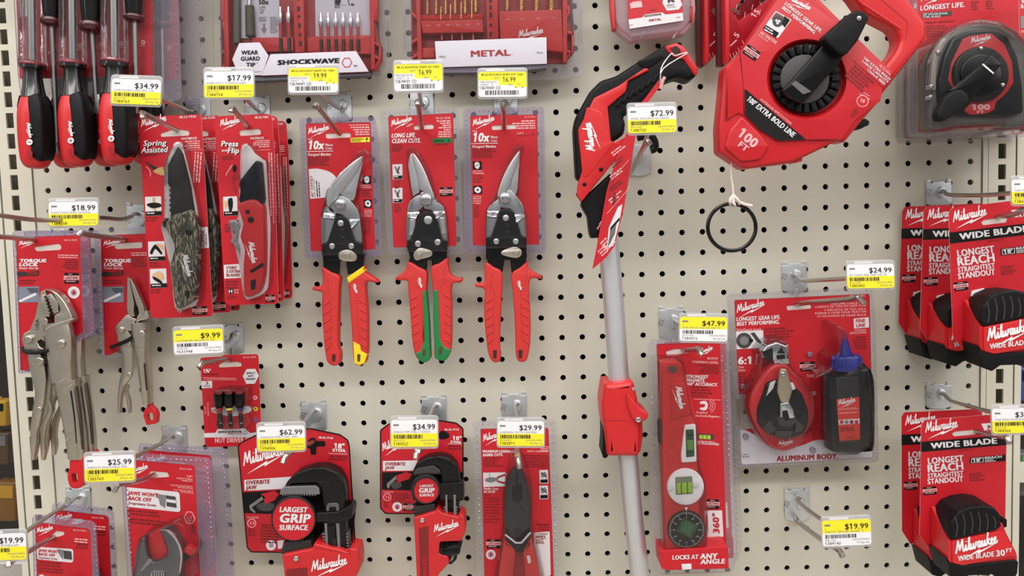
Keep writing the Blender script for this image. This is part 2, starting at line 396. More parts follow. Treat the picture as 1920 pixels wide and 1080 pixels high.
def upright(name, ic, sgn):
    b = MB(); w0, w1 = ic - .67*1.0, ic + .67; hw, hh = .185, .36
    for k in range(-15, 25):
        yc = k - .45
        for x0, x1, y0, y1 in ((w0, ic-hw, yc-.5, yc+.5), (ic+hw, w1, yc-.5, yc+.5), (ic-hw, ic+hw, yc-.5, yc-hh), (ic-hw, ic+hw, yc+hh, yc+.5)):
            b.add([G(x0,y0,.001), G(x0,y1,.001), G(x1,y1,.001), G(x1,y0,.001)], [(0,1,2,3)], POST)
        q = [(ic-hw,yc-hh),(ic+hw,yc-hh),(ic+hw,yc+hh),(ic-hw,yc+hh)]
        b.add([G(x,y,.001) for x,y in q] + [G(x,y,-.002) for x,y in q], [(i,(i+1)%4,4+(i+1)%4,4+i) for i in range(4)], POST)
    gbox(b, w0, w0+.02, -15.4, 24.5, -.05, .001, POST); gbox(b, w1-.02, w1, -15.4, 24.5, -.05, .001, POST)
    o = b.build(name); struct(o)
upright('trim_1', -42.6, -1); upright('trim_2', 5.5, 1)
for nm, x0, x1 in (('trim_3', -41.92, -41.70), ('trim_4', 4.56, 4.80), ('trim_5', -43.62, -43.31), ('trim_6', 6.2, 6.52)):
    b = MB(); gbox(b, x0, x1, -15.5, 24.5, -.02, .0022, POST); struct(b.build(nm))
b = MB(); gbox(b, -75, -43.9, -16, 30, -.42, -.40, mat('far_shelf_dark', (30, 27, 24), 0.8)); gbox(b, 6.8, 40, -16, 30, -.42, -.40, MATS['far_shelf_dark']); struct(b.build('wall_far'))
# unseen canopy added over the bay to shade the top of the board
b = MB(); gbox(b, -43.6, 6.5, -14.2, -13.6, -.02, .08, POST); struct(b.build('shade_canopy'))
# shop floor far below and the ceiling the lamps hang from
b = MB(); b.add([Vector((-4,.6,0)), Vector((4,.6,0)), Vector((4,-4,0)), Vector((-4,-4,0))], [(0,3,2,1)], mat('floor_vinyl', (176, 168, 156), 0.35, scale=4)); struct(b.build('floor', None, (0,0,0)))
# neighbouring bays seen past the uprights
def pouch(name, label, cat, x0, y0, x1, y1, d, m, m2, grp=None):
    t = thing(name, label, cat, P3((x0+x1)/2, y0, d)); fr = Fr(d); b = MB()
    b.ext(fr, box(x0, y0, x1, y1, 4), -.01, .012, m, 4, back=True); 
    b.poly(fr.up(.012), box(x0+5, y0+5, x1-6, y0+(y1-y0)*.4, 2), m2, .0006); b.build('pouch_body', t)
    b = MB(); b.disc(fr, (x0+x1)/2, y0-4, 5, -.001, .001, m, holes=[circ((x0+x1)/2, y0-4, 2.2, 10)]); b.build('hang_tab', t)
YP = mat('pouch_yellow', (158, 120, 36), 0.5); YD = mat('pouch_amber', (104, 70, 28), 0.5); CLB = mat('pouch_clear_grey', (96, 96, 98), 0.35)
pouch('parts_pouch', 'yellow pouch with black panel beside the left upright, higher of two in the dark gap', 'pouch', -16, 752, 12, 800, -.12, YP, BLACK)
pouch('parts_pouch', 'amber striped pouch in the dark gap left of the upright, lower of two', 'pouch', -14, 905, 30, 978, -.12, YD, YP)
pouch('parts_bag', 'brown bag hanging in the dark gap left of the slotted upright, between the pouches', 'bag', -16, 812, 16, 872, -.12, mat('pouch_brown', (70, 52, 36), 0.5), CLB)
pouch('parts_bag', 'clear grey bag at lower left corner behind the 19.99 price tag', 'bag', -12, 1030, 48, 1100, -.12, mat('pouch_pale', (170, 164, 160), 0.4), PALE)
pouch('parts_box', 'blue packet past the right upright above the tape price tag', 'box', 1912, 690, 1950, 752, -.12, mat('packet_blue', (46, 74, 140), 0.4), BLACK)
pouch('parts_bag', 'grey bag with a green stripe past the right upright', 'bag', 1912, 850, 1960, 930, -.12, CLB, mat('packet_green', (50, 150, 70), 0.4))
b = MB(); fr = Fr(-.3); gbox(b, 6.9, 20, 15.2, 16.0, -.15, -.08, POST); struct(b.build('trim_7'))

# ------------------------------------------------------------------ hooks and price tags
def hook(label, cx, cy, prong, wire, rot=-1.6, w=46, h=50, r=.0029, group='display hooks on the pegboard'):
    """plate centre in photo pixels; prong and wire = [(x, y, depth)...]"""
    t = thing('display_hook', label, 'hook', P3(cx, cy, 0), group)
    fr = Fr(.0008); a = math.radians(rot); c, s = math.cos(a), math.sin(a)
    q = lambda L: [(cx + x*c - y*s, cy + x*s + y*c) for x, y in L]
    W, H = w/2, h/2; b = MB()
    b.ext(fr, R(q([(-W,-H),(-W*.45,-H),(-W*.45,-H-3),(W*.45,-H-3),(W*.45,-H),(W,-H),(W,H*.82),(W*.3,H),(-W*.3,H),(-W,H*.82)]), 1.2, 2), 0, .0016, ZINC, .8)
    for sx in (-1, 1):                                                 # the two lugs that enter the holes
        b.ext(fr, q([(sx*W*.82-4,-H-7),(sx*W*.82+4,-H-7),(sx*W*.82+4,-H+1),(sx*W*.82-4,-H+1)]), -.006, .0008, ZINC, .6)
    b.ext(fr.up(.0016), S(q([(W*.02,-H*.62),(W*.5,-H*.6),(W*.66,-H*.2),(W*.4,H*.2),(W*.05,H*.25)]), 3), -.001, .003, ZINC, 3)
    b.text(fr, '212', *q([(-W*.78, H*.1)])[0], 12, 9, mat('stamp', (138, 142, 146), .45, 1.0), -70, .01, lift=.0018)
    b.build('back_plate', t)
    for nm, L in (('prong', prong), ('tag_wire', wire)):
        if not L: continue
        b = MB(); b.tube([P3(*p) for p in L], r if nm == 'prong' else r*.82, WIRE, 10, 4); b.build(nm, t)
    return t
NAMES = {}
def price_tag(label, x, y, w, h, price, name, code, d, style='A', rot=-1.0, upc='045242534876', date='05-Mar-26', sku='48-22-', wire_end=None, sk=0.0):
    t = thing('price_tag', label, 'price tag', P3(x + w/2, y + h, d), 'price tags on the hooks')
    a = math.radians(rot); c, s = math.cos(a), math.sin(a); fr = Fr(d)
    def q(u, v): u *= w; v *= h; return (x + u*c - v*s, y + u*s + v*c + sk*u)
    def bx(u0, v0, u1, v1, r=0): return R([q(u0,v0),q(u1,v0),q(u1,v1),q(u0,v1)], r, 3)
    b = MB(); b.ext(fr, bx(-.025,-.17,1.025,1.09,7), -.0014, -.0002, HOLD, 1, back=True)
    b.ext(fr, bx(.15,-.11,.55,-.02,1), -.0002, .0003, PALE)
    b.build('tag_holder', t)
    b = MB(); top, bot = (WHITE, YEL) if style == 'A' else (YEL, WHITE)
    if style in 'AB':
        b.ext(fr, R([q(0,0),q(1,0),q(1,.5),q(0,.5)], [6,6,0,0], 3), -.0002, .0004, top); b.ext(fr, R([q(0,.5),q(1,.5),q(1,1),q(0,1)], [0,0,6,6], 3), -.0002, .0004, bot)
        L = .0005; T = lambda st, u, v, W, H, m=BLACK, bo=.0: b.text(fr, st, *q(u, v), W*w, H*h, m, rot, bo, lift=L)
        pw = .5 if len(price) > 5 else .42
        T(price, .97-pw, .36, pw-.02, .22, BLACK, .008)
        b.poly(fr, bx(.05,.15,.17,.22), GREYP, L); T('1', .05, .36, .012, .08, GREYP)
        T(name, .05, .485, .8 if len(name) > 14 else .6, .085, GREYP)
        u = .06
        while u < .68:
            k = random.choice((.012, .018, .03)); b.poly(fr, bx(u, .55, u+k, .70), mat('barcode', (44, 42, 34), .5), L); u += k + random.choice((.008, .012, .018))
        T(sku, .05, .80, .24, .075, GREYP); T(code, .05, .95, .32, .12, BLACK); T(upc, .62, .80, .35, .07, GREYP); T(date, .70, .93, .26, .085, GREYP)
    else:
        b.ext(fr, bx(0,0,1,1,6), -.0002, .0004, WHITE); L = .0005
        T = lambda st, u, v, W, H, m=BLACK, bo=.0: b.text(fr, st, *q(u, v), W*w, H*h, m, rot, bo, lift=.0007)
        b.poly(fr, R([q(0,0),q(1,0),q(1,.62),q(.74,.62),q(.74,.53),q(.42,.53),q(.42,.34),q(0,.34)], [6,6,0,0,0,0,0,0], 3), YEL, L)
        T(name, .05, .15, .88, .09); T('87011', .33, .28, .12, .07, GREYP); T(price, .51, .40, .26, .2)
        T(upc, .02, .44, .36, .075, GREYP); T('97011   0', .04, .55, .26, .075, GREYP); T(code, .02, .70, .44, .13); T('EVG', .62, .53, .09, .07, GREYP); T('CD', .82, .53, .06, .07, GREYP)
        T('4', .76, .65, .03, .06); T('4', .90, .65, .03, .06)
        u = .14
        while u < .84:
            k = random.choice((.01, .016, .026)); b.poly(fr, bx(u, .74, u+k, .92), mat('barcode', (44, 42, 34), .5), L); u += k + random.choice((.008, .012, .02))
    b.build('price_label', t); return t
# label, plate centre, prong, tag wire
H = hook
H('hook above the knives with camouflage handle, carrying the 34.99 tag', 371, 212, [(352,228,.006),(346,232,.02),(350,245,.045),(340,247,.06),(275,216,.175),(268,213,.182),(268,222,.184)], [(366,205,.004),(356,209,.02),(300,185,.16),(290,180,.19)])
H('hook above the red folding utility knives, carrying the 17.99 tag', 483, 209, [(478,226,.006),(472,240,.045),(470,242,.055),(440,208,.17),(435,203,.18),(433,210,.182)], [(485,203,.004),(480,204,.02),(455,180,.16),(445,172,.19)])
H('hook above the yellow-tipped snips, carrying a 19.99 tag', 636, 203, [(629,222,.006),(626,236,.03),(637,249,.045),(632,245,.06),(600,205,.125),(594,195,.132),(590,201,.136)], [(645,200,.004),(636,203,.012),(620,192,.06),(600,172,.12),(590,165,.15)])
H('hook above the green-tipped snips, carrying the higher 16.99 tag', 791, 197, [(787,220,.006),(790,235,.04),(790,238,.05),(785,200,.12),(783,190,.13),(783,198,.134)], [(796,195,.004),(790,196,.012),(787,180,.07),(785,165,.13)], w=44)
H('hook above the all-red snips, carrying the lower 16.99 tag', 948, 190, [(944,216,.006),(945,235,.04),(945,238,.05),(944,205,.12),(943,194,.13),(943,201,.134)], [(953,190,.004),(948,191,.012),(945,180,.07),(941,172,.13)], w=44)
H('hook behind the measuring wheel handle, carrying the 72.99 tag', 1198, 302, [(1183,322,.006),(1186,318,.03),(1197,295,.10),(1210,272,.16),(1214,264,.17),(1219,272,.172)], [(1202,292,.004),(1205,280,.05),(1215,250,.15)], w=44, h=56)
H('hook above the long-nose locking pliers, carrying the 18.99 tag', 260, 416, [(250,452,.006),(235,449,.03),(160,439,.13),(155,433,.14),(145,442,.145)], [(262,402,.004),(252,401,.012),(245,406,.03),(225,411,.06),(180,408,.10),(80,413,.16),(0,404,.21),(-30,401,.22)], w=44, h=60)
H('hook of the curved-jaw locking pliers running out at the left edge', 105, 452, [(95,457,.006),(85,453,.03),(40,447,.10),(-10,443,.16),(-40,441,.19)], None, w=30, h=30)
H('hook above the nut driver set, carrying the 9.99 tag', 436, 638, [(433,655,.006),(433,672,.02),(425,674,.04),(385,680,.13),(378,681,.145),(373,689,.15)], [(437,626,.004),(435,627,.012),(428,640,.03),(400,640,.12)], w=40, h=52)
H('hook above the adjustable wrench packs, carrying the 25.99 tag', 327, 827, [(310,858,.006),(305,880,.04),(265,900,.13),(223,908,.19),(219,912,.195),(213,922,.2)], [(325,820,.004),(318,818,.014),(308,828,.04),(250,858,.15),(225,872,.2)], w=46, h=48)
H('hook at lower left above the smaller wrench packs, carrying a 19.99 tag', 146, 943, [(140,965,.006),(130,985,.03),(115,999,.06),(60,1030,.15),(20,1054,.21),(16,1062,.215)], [(150,932,.004),(140,934,.014),(128,945,.04),(90,968,.11),(40,1003,.2)], w=46, h=48)
H('hook above the larger pipe wrench, carrying the 62.99 tag', 588, 783, [(578,806,.006),(588,828,.04),(560,838,.09),(540,852,.16),(534,858,.17),(530,869,.174)], [(592,770,.004),(586,771,.014),(575,785,.06),(560,800,.15)], w=47, h=52)
H('hook above the smaller pipe wrench, carrying the 34.99 tag', 814, 772, [(808,795,.006),(808,815,.04),(794,838,.11),(784,845,.17),(781,848,.174),(779,860,.178)], [(820,761,.004),(813,762,.014),(806,778,.06),(798,790,.14)], w=46, h=50)
H('hook above the lineman pliers, carrying the 29.99 tag', 964, 768, [(967,790,.006),(968,830,.05),(970,850,.15),(971,858,.18),(974,879,.186)], [(972,758,.004),(965,760,.014),(968,778,.06),(974,795,.14)], w=46, h=52)
H('hook above the torpedo levels, carrying the 47.99 tag', 1259, 609, [(1262,640,.006),(1268,655,.04),(1300,656,.12),(1310,654,.14),(1316,666,.146)], [(1265,600,.004),(1268,604,.014),(1290,615,.08),(1310,620,.14)], w=46, h=56)
H('hook above the chalk reel kit, carrying the 24.99 tag', 1490, 523, [(1494,545,.006),(1492,568,.04),(1520,567,.075),(1590,561,.16),(1606,557,.18),(1612,560,.183),(1621,570,.188)], [(1488,516,.004),(1494,517,.02),(1506,526,.045),(1540,525,.1),(1590,522,.18),(1610,520,.2)], w=46, h=52)
H('empty hook at the lower right, carrying a 19.99 tag', 1495, 949, [(1497,980,.006),(1492,972,.014),(1503,984,.03),(1545,1015,.12),(1570,1030,.18),(1576,1036,.186),(1580,1045,.19)], [(1500,934,.004),(1494,935,.016),(1505,948,.04),(1540,974,.12),(1570,988,.19)], w=47, h=58)
H('hook above the three wide blade tape packs at the right edge', 1761, 365, [(1768,395,.006),(1770,420,.02),(1850,408,.10),(1900,402,.16),(1916,394,.19),(1935,402,.2)], [(1763,361,.004),(1770,358,.016),(1780,365,.035),(1840,366,.1),(1900,362,.18)], w=47, h=44)
H('hook above the two wide blade tape packs at lower right', 1761, 745, [(1768,775,.006),(1775,790,.02),(1805,802,.08),(1860,815,.16),(1886,820,.2),(1893,832,.205)], [(1764,738,.004),(1770,739,.016),(1785,752,.04),(1830,765,.11),(1880,778,.19)], w=47, h=44)
T = price_tag
T('white and yellow price tag reading $34.99 over the screwdriver set', 210, 147, 92, 47, '$34.99', 'KNIFE FOLDING CAMO SPRG 7-3/8', '1384763', .195, rot=2, sku='48-22-1535')
T('white and yellow price tag reading $17.99 at the top', 383, 134, 92, 49, '$17.99', 'KNIFE UTILITY FOLDING 6-5/8IN', '1384754', .195, rot=-.5, sku='48-22-1502')
T('old style price tag reading 19.99 under the bit set', 541, 128, 92, 46, '19.99', '48-22-4532/4537 SNIPS AV 10IN', '138-9444Y CD', .155, 'C', -.5, upc='045242532520')
T('old style price tag reading 16.99 below METAL box, number 138-9410', 739, 121, 90, 50, '16.99', '48-22-4530/4520 SNIPS AV 10IN', '138-9410Y CD', .14, 'C', -1, upc='045242533138')
T('old style price tag reading 16.99 above the all-red snips, number 138-9394', 897, 135, 90, 47, '16.99', '48-22-4510/4510 SNIPS AV1 10IN', '138-9394Y CD', .14, 'C', -.5, upc='045242533275')
T('white and yellow price tag reading $72.99 hanging at the measuring wheel', 1177, 201, 90, 49, '$72.99', 'WHEEL MEASURING ALUMINUM', '1388750', .19, rot=-1.5, sku='48-22-5004')
T('white and yellow price tag reading $18.99 above the locking pliers', 91, 379, 92, 45, '$18.99', 'PLIERS LONG NOSE LOCKING', '1384208', .14, rot=-1, sku='48-22-3609')
T('yellow and white price tag reading $9.99 above the nut drivers', 325, 620, 92, 45, '$9.99', 'NUTDRIVER MAGNETIC SET', '9633948', .14, 'B', -2.5, sku='49-66-4561', date='09-Sep-25')
T('white and yellow price tag reading $25.99 beside the adjustable wrenches', 158, 856, 93, 48, '$25.99', 'WRENCH ADJUSTABLE 10IN', '1383769', .21, rot=-2, sku='48-22-7410', date='05-Jun-26')
T('white and yellow price tag reading $19.99 at the lower left edge', -46, 1003, 94, 49, '$19.99', 'WRENCH ADJUSTABLE 6IN', '1383766', .215, rot=-2, date='05-Mar-26')
T('white and yellow price tag reading $62.99 on the larger pipe wrench', 482, 800, 89, 46, '$62.99', 'WRENCH PIPE STEEL 18IN', '1394006', .165, rot=-1.5, sku='48-22-7118')
T('white and yellow price tag reading $34.99 on the smaller pipe wrench', 733, 788, 87, 50, '$34.99', 'WRENCH PIPE STEEL 1-1/2INX10', '1389527', .16, rot=-.6, sku='48-22-7110')
T('white and yellow price tag reading $29.99 over the lineman pliers', 933, 790, 87, 46, '$29.99', 'LINEMAN WITH CRIMPER', '1383819', .16, rot=.2, sku='48-22-6209')
T('yellow and white price tag reading $47.99 over the torpedo levels', 1275, 594, 89, 45, '$47.99', 'LEVEL BOLOK VIAL DIE CAST 10', '1384015', .155, 'B', .8, sku='48-22-5210', date='06-Jan-26')
T('white and yellow price tag reading $24.99 beside the chalk reel kit hook', 1588, 496, 88, 45, '$24.99', 'KIT CHALK REEL FINE LINE 100', '1385400', .2, rot=-1, sku='48-22-3982')
T('yellow and white price tag reading $19.99 on the empty hook', 1541, 977, 91, 48, '$19.99', 'TROY EDGE INAP 7', '1384140', .2, 'B', -2.5, date='17-Apr-26')
T('price tag cut by the right edge above the three wide blade tapes', 1897, 337, 92, 46, '$29.99', 'TAPE MEAS WIDE BLADE 25FT', '1384567', .195, rot=-1, sku='48-22-1225')
T('price tag at right edge with a figure 3, above two wide blade tapes', 1860, 767, 92, 46, '$34.99', 'TAPE MEAS WIDE BLADE 30FT', '1384566', .2, rot=-1.5, sku='48-22-1230')

# ------------------------------------------------------------------ packs: card, clear shell
def card_part(root, fr, outline, holes, prints, m=None, th=.0008, name='packaging_card', edge=None):
    b = MB(); b.ext(fr, outline, -th, 0, m or CARD, 0, holes=holes, side=edge or CARDE, back=True)
    if prints: prints(b)
    return b.build(name, root)
def along(pts, step):
    out = []; acc = 0; m = len(pts)
    for i in range(m):
        a, c = Vector(pts[i][:2]), Vector(pts[(i+1) % m][:2]); L = (c-a).length
        if L < 1e-6: continue
        t = step - acc
        while t <= L: out.append(tuple(a.lerp(c, t/L))); t += step
        acc = (acc + L) % step
    return out
def shell_part(root, fr, flange, inner, bubbles, m=None, dim=0, dr=3.2, dins=None, holes=(), name='blister_shell'):
    m = m or FLANGE; b = MB()
    b.ext(fr, flange, -.0012, .0004, m, 0, holes=([inner] if inner else []) + list(holes), back=False)
    if dim:
        for x, y in along(inset(flange if sarea(flange) > 0 else flange[::-1], dins or dim*.55), dim):
            b.ext(fr, circ(x, y, dr, 7), .0004, .0018, m, dr*.75, steps=1)
    for pts, h, bev in bubbles: b.ext(fr, pts, 0, h, BUB, bev, 3, flare=bev*.3)
    return b.build(name, root)
def lifetime(b, fr, x, y, w, h, rot=0):
    a = math.radians(rot); c, s = math.cos(a), math.sin(a); q = lambda u, v: (x + u*c - v*s, y + u*s + v*c)
    b.poly(fr, [q(0,0),q(w,0),q(w,h),q(0,h)], BLACK, .0003); b.poly(fr, [q(-w*.04,h*.26),q(w*1.04,h*.26),q(w*1.04,h*.66),q(-w*.04,h*.66)], PINK, .0004)
    b.text(fr, 'LIFETIME', *q(w*.03, h*.60), w*.94, h*.26, FINE, rot, .02, lift=.0005); b.fine(fr, *q(w*.12,h*.76), w*.7, 1, h*.16, PINK, rot, lift=.0004)
    b.fine(fr, *q(w*.3,h*.08), w*.4, 1, h*.14, PINK, rot, lift=.0004)
def bolt(b, fr, x, y, r, h0, h1, m=CHROME, n=16): b.disc(fr, x, y, r, h0, h1, m, r*.35, n)
def grip(root, fr, outline, h0, h1, bev, m, holes=(), caps=(), ridges=(), logo=None, seam=None):
    b = MB(); b.ext(fr, outline, h0, h1, m, bev, 4, holes=[])
    for hpts in holes: b.ext(fr, hpts, h1-.001, h1+.0002, mat('grip_slot', (52, 12, 14), .7), 0)
    for r_ in ridges: b.ext(fr, r_, h1-.002, h1+.0009, m, 1.5, 2)
    if seam: 
        for i in range(len(seam)-1): b.line(fr, *seam[i], *seam[i+1], 2.5, mat('seam_red', (150, 26, 28), .6), h1+.0001)
    if logo: b.logo(fr, *logo, lift=h1+.0004, w=.26)
    o = b.build('handle', root)
    for nm, pts, mm, hh in caps:
        b = MB(); b.ext(fr, pts, h0-.0003, h1+hh, mm, bev*.6, 3); 
        for hpts in (holes if nm != 'grip_band' else ()): b.ext(fr, hpts, h1, h1+hh+.0002, mat('slot_shade', (70, 60, 20), .7), 0)
        b.build(nm, o)
    return o
def ribs(side, n, y0, y1, xa, xb, slant=16, th=12):
    out = []
    for k in range(n):
        t = k / max(1, n-1); y = y0 + (y1-y0)*t; x0 = xa[0] + (xa[1]-xa[0])*t; x1 = xb[0] + (xb[1]-xb[0])*t
        out.append(R([(x0, y + slant*side), (x1, y - slant*side), (x1, y - slant*side + th), (x0, y + slant*side + th)], 4, 2))
    return out
BT, BK = .004, .017
def snip_common(root, fr, arms, link, blades, bolts, latch, pivot, black_arms, facets=()):
    for nm, pts, h0, h1, bev, m in blades:
        b = MB(); b.ext(fr, pts, h0, h1, m, bev, 3); b.build(nm, root)
    b = MB()
    for pts in arms: b.ext(fr, pts, .006, .0115, STEELD, 4, 3)
    b.build('steel_arm', root)
    for q in facets:  # tilted chrome plates added to put bright highlights on the arms
        cx_, cy_ = sum(p[0] for p in q)/len(q), sum(p[1] for p in q)/len(q)
        f2 = Fr(fr.d + .0118, fr.c, (0, -.55), fr.px(cx_, cy_)); b = MB(); b.ext(f2, q, -.004, 0, CHROME, 2, 2); b.build('highlight_facet', root)
    b = MB(); b.ext(fr, link, .0085, .0150, GLB, 5, 3); b.build('compound_link', root)
    b = MB(); bolt(b, fr, *pivot, .008, .0175, STEEL, 24); bolt(b, fr, pivot[0], pivot[1], pivot[2]*.62, .0165, .0190, CHROME); b.disc(fr, pivot[0], pivot[1], pivot[2]*.22, .0188, .0192, STEELD, 0, 8); b.build('pivot_bolt', root)
    for x, y, r in bolts: b = MB(); bolt(b, fr, x, y, r, .013, .0165, STEEL); b.build('rivet', root)
    b = MB(); b.ext(fr, latch[0], .0152, .0175, NICK, 4, 2); bolt(b, fr, *latch[1], .0172, .0190, NICK); b.build('safety_latch', root)
    for pts in black_arms: b = MB(); b.ext(fr.crop(CH), pts, .003, .0135, GLB, 8, 3); b.build('handle_shank', root)

# --- snips with the yellow tip
fr = Fr(.036, CG); fh = fr.crop(CH)
t = thing('aviation_snips', 'carded offset snips with a yellow tip on one red handle', 'tin snips', P3(640, 460, .036), 'carded aviation snips')
def pr(b):
    b.logo(fr, 95, 240, 228, 208, hk=1.1); b.text(fr, '10x', 93, 338, 100, 56, WHITE, -1, .03, .15); b.text(fr, 'Up to', 92, 277, 28, 10, WHITE, -1, .01, .1)
    b.text(fr, 'More', 203, 318, 46, 17, WHITE, -1, .015, .15); b.text(fr, 'Cuts', 203, 338, 42, 15, WHITE, -1, .015, .15); b.line(fr, 83, 352, 253, 348, 3.5, WHITE)
    b.text(fr, 'Forged Blades', 93, 379, 145, 17, WHITE, -1, .02, .15); b.fine(fr, 93, 388, 160, 5, 12, FINE, -1)
    b.poly(fr, S([(97,463),(150,460),(215,474),(258,500),(280,540),(285,600),(240,640)], 3, False) + [(107,651)], PALE)
    b.text(fr, '45° OFFSET', 130, 640, 138, 17, FINE, -94, .02); b.fine(fr, 150, 640, 130, 2, 14, GREYP, -94); b.text(fr, 'FOR CUTTING', 142, 642, 120, 8, FINE, -94, .01)
    b.fine(fr, 300, 183, 178, 1, 10, PINK, -1, True, var=.6); b.fine(fr, 310, 196, 172, 4, 15, PINK, -1, True, .55, var=.5)
    b.poly(fr, [(362,266),(482,260),(484,291),(364,294)], YEL); b.text(fr, 'RIGHT/STRAIGHT', 368, 278, 78, 9, BLACK, -1, .01, lift=.0005); b.fine(fr, 368, 283, 75, 1, 9, BLACK, -1, lift=.0005); b.poly(fr, [(455,275),(465,262),(475,274),(466,275),(466,288),(462,288),(462,275)], BLACK, .0005)
    b.poly(fr, box(439,505,492,557), BLACK); b.poly(fr, S([(450,515),(468,508),(482,520),(478,545),(465,552),(450,540)], 2), PALE, .0005); b.line(fr, 448, 535, 484, 520, 3, BLACK, .0006)
    b.fine(fr, 425, 563, 70, 1, 10, PINK); b.text(fr, 'Premium', 426, 583, 68, 14, PINK, 0, .015, .1); b.fine(fr, 432, 592, 64, 4, 13, FINE)
    b.poly(fr, box(446,655,497,707), BLACK); b.poly(fr, S([(455,668),(475,660),(490,675),(487,698),(470,700),(455,690)], 2), PALE, .0005); b.poly(fr, circ(472,680,7,10), BLACK, .0006)
    for k, w in enumerate(('Cutting', 'Blades', 'Last', 'Longer')): b.text(fr, w, 452, 726 + k*12, 46, 10, PINK, 0, .015)
    b.fine(fr, 452, 770, 48, 8, 14, FINE)
card_part(t, fr, R([(78,172),(490,165),(520,972),(110,984)], 9), [R([(203,238),(360,232),(366,262),(208,270)], 14)], pr)
shell_part(t, fr, R([(38,142),(515,130),(540,250),(562,1012),(100,1032),(75,1025)], 24), R([(80,174),(488,167),(518,970),(112,982)], 9),
  [(R([(415,345),(455,336),(490,370),(440,440),(385,660),(430,760),(440,1000),(178,1010),(172,740),(195,660),(205,600),(300,480)], 12), .021, 9)], FLANGEV, 31, 4, 20)
snip_common(t, fr,
  [S([(232,640),(262,628),(300,630),(352,655),(385,690),(415,745),(428,830),(434,930),(385,918),(345,800),(305,750),(262,742),(222,720)], 2),
   S([(200,705),(232,700),(268,742),(262,800),(240,860),(216,925),(183,935),(178,840),(184,750)], 2)],
  R([(258,790),(275,762),(300,756),(330,766),(348,795),(388,915),(434,932),(436,1045),(186,1045),(183,935),(216,925)], 12),
  [('lower_blade', S([(440,382),(432,450),(405,560),(378,662),(300,622),(330,560),(395,470)], 3), .006, .0095, 3, STEEL),
   ('upper_blade', S([(440,378),(408,393),(352,435),(290,495),(243,550),(214,602),(204,655),(212,706),(236,692),(285,632),(335,560),(385,490),(425,425)], 3), .0085, .0145, 9, STEEL)],
  [(297,805,22), (243,950,20), (365,950,20)],
  (S([(288,992),(335,972),(378,985),(402,1010),(396,1040),(360,1049),(294,1036)], 3), (375, 1012, 22)), (292,685,33),
  [R([(138,60),(255,60),(252,215),(190,205),(140,165)], 8), R([(300,60),(442,60),(432,150),(395,200),(320,215)], 8)],
  [[(192,722),(215,708),(262,742),(258,775),(190,770)], [(352,770),(398,735),(422,790),(366,835)]])
b = MB()
for x, y in ((310,858),(313,905)): b.ext(fr, circ(x, y, 17, 16), .0148, .0156, GLB, 2, 2)
b.build('link_boss', t)
grip(t, fh, S([(128,160),(195,195),(258,228),(255,320),(250,520),(248,740),(262,785),(263,850),(245,880),(215,886),(180,870),(160,830),(146,720),(134,550),(130,420),(133,352),(105,338),(62,328),(66,306),(125,298),(137,230)], 3), .001, .0165, 14, ORED,
  [R([(206,800),(232,800),(230,855),(206,855)], 8)], ridges=ribs(1, 6, 420, 740, (140,165), (188,198)), seam=[(176,245),(178,345),(203,385),(200,690),(168,780)])
grip(t, fh, S([(312,238),(375,195),(440,150),(446,195),(490,225),(534,255),(536,276),(458,268),(450,335),(464,500),(466,700),(463,800),(444,868),(402,884),(370,868),(357,780),(348,600),(324,290)], 3), .001, .0165, 14, ORED,
  [R([(390,800),(415,800),(412,855),(392,855)], 8)], caps=[('grip_band', R([(312,238),(440,150),(445,196),(326,282)], 6), YELP, .0008), ('grip_tip', R([(359,703),(414,735),(418,775),(464,800),(444,868),(402,885),(368,868)], 10), YELP, .0008)],
  ridges=ribs(-1, 6, 410, 730, (405,412), (455,458)), logo=(362,285,385,352), seam=[(440,250),(430,300),(385,360),(395,560),(412,725)])

# --- snips with the green tips
fr = Fr(.034, CG); fh = fr.crop(CH)
t = thing('aviation_snips', 'carded straight snips with green inner edges and green tips on red handles', 'tin snips', P3(800, 460, .034), 'carded aviation snips')
def pr(b):
    b.logo(fr, 622, 190, 752, 150, hk=1.1); b.text(fr, 'Ultra', 722, 198, 40, 12, WHITE, -30, .01); b.text(fr, 'LONG LIFE.', 622, 264, 152, 28, WHITE, -1.5, .03, .15); b.text(fr, 'CLEAN CUTS.', 623, 298, 182, 28, WHITE, -1, .03, .15)
    b.fine(fr, 622, 308, 75, 4, 12, FINE, -1); b.text(fr, '48-22-4530', 900, 147, 94, 14, PINK, -1, .015); b.fine(fr, 905, 155, 92, 8, 14, PINK, -1, True, .6, var=.5)
    b.poly(fr, [(882,270),(1005,264),(1007,295),(884,299)], GRN); b.text(fr, 'STRAIGHT', 890, 289, 66, 12, mat('dark_green', (10,50,28), .5), -1, .01, lift=.0005); b.poly(fr, [(980,270),(998,280),(988,282),(990,295),(982,290)], mat('dark_green', (10,50,28), .5), .0005)
    b.fine(fr, 895, 304, 90, 1, 11, FINE, -1)
    for y in (433, 582):
        b.poly(fr, [(627,y),(690,y-2),(692,y+92),(630,y+95)], PALE); b.poly(fr, [(635,y+10),(652,y+16),(675,y+60),(660,y+62)], GREYP, .0005); b.poly(fr, [(668,y+12),(675,y+12),(662,y+58),(652,y+50)], mat('ink_dark', (60,58,58), .6), .0006)
        b.poly(fr, [(632,y+72),(690,y+70),(690,y+90),(634,y+92)], BLACK, .0005); b.fine(fr, 636, y+76, 40, 1, 12, PALE, -1, lift=.0007); b.fine(fr, 640, y+104, 42, 4, 14, FINE)
    lifetime(b, fr, 928, 578, 78, 56, -1)
card_part(t, fr, R([(600,130),(1012,108),(1034,950),(633,960)], 9), [R([(760,190),(885,178),(890,208),(765,215)], 14)], pr)
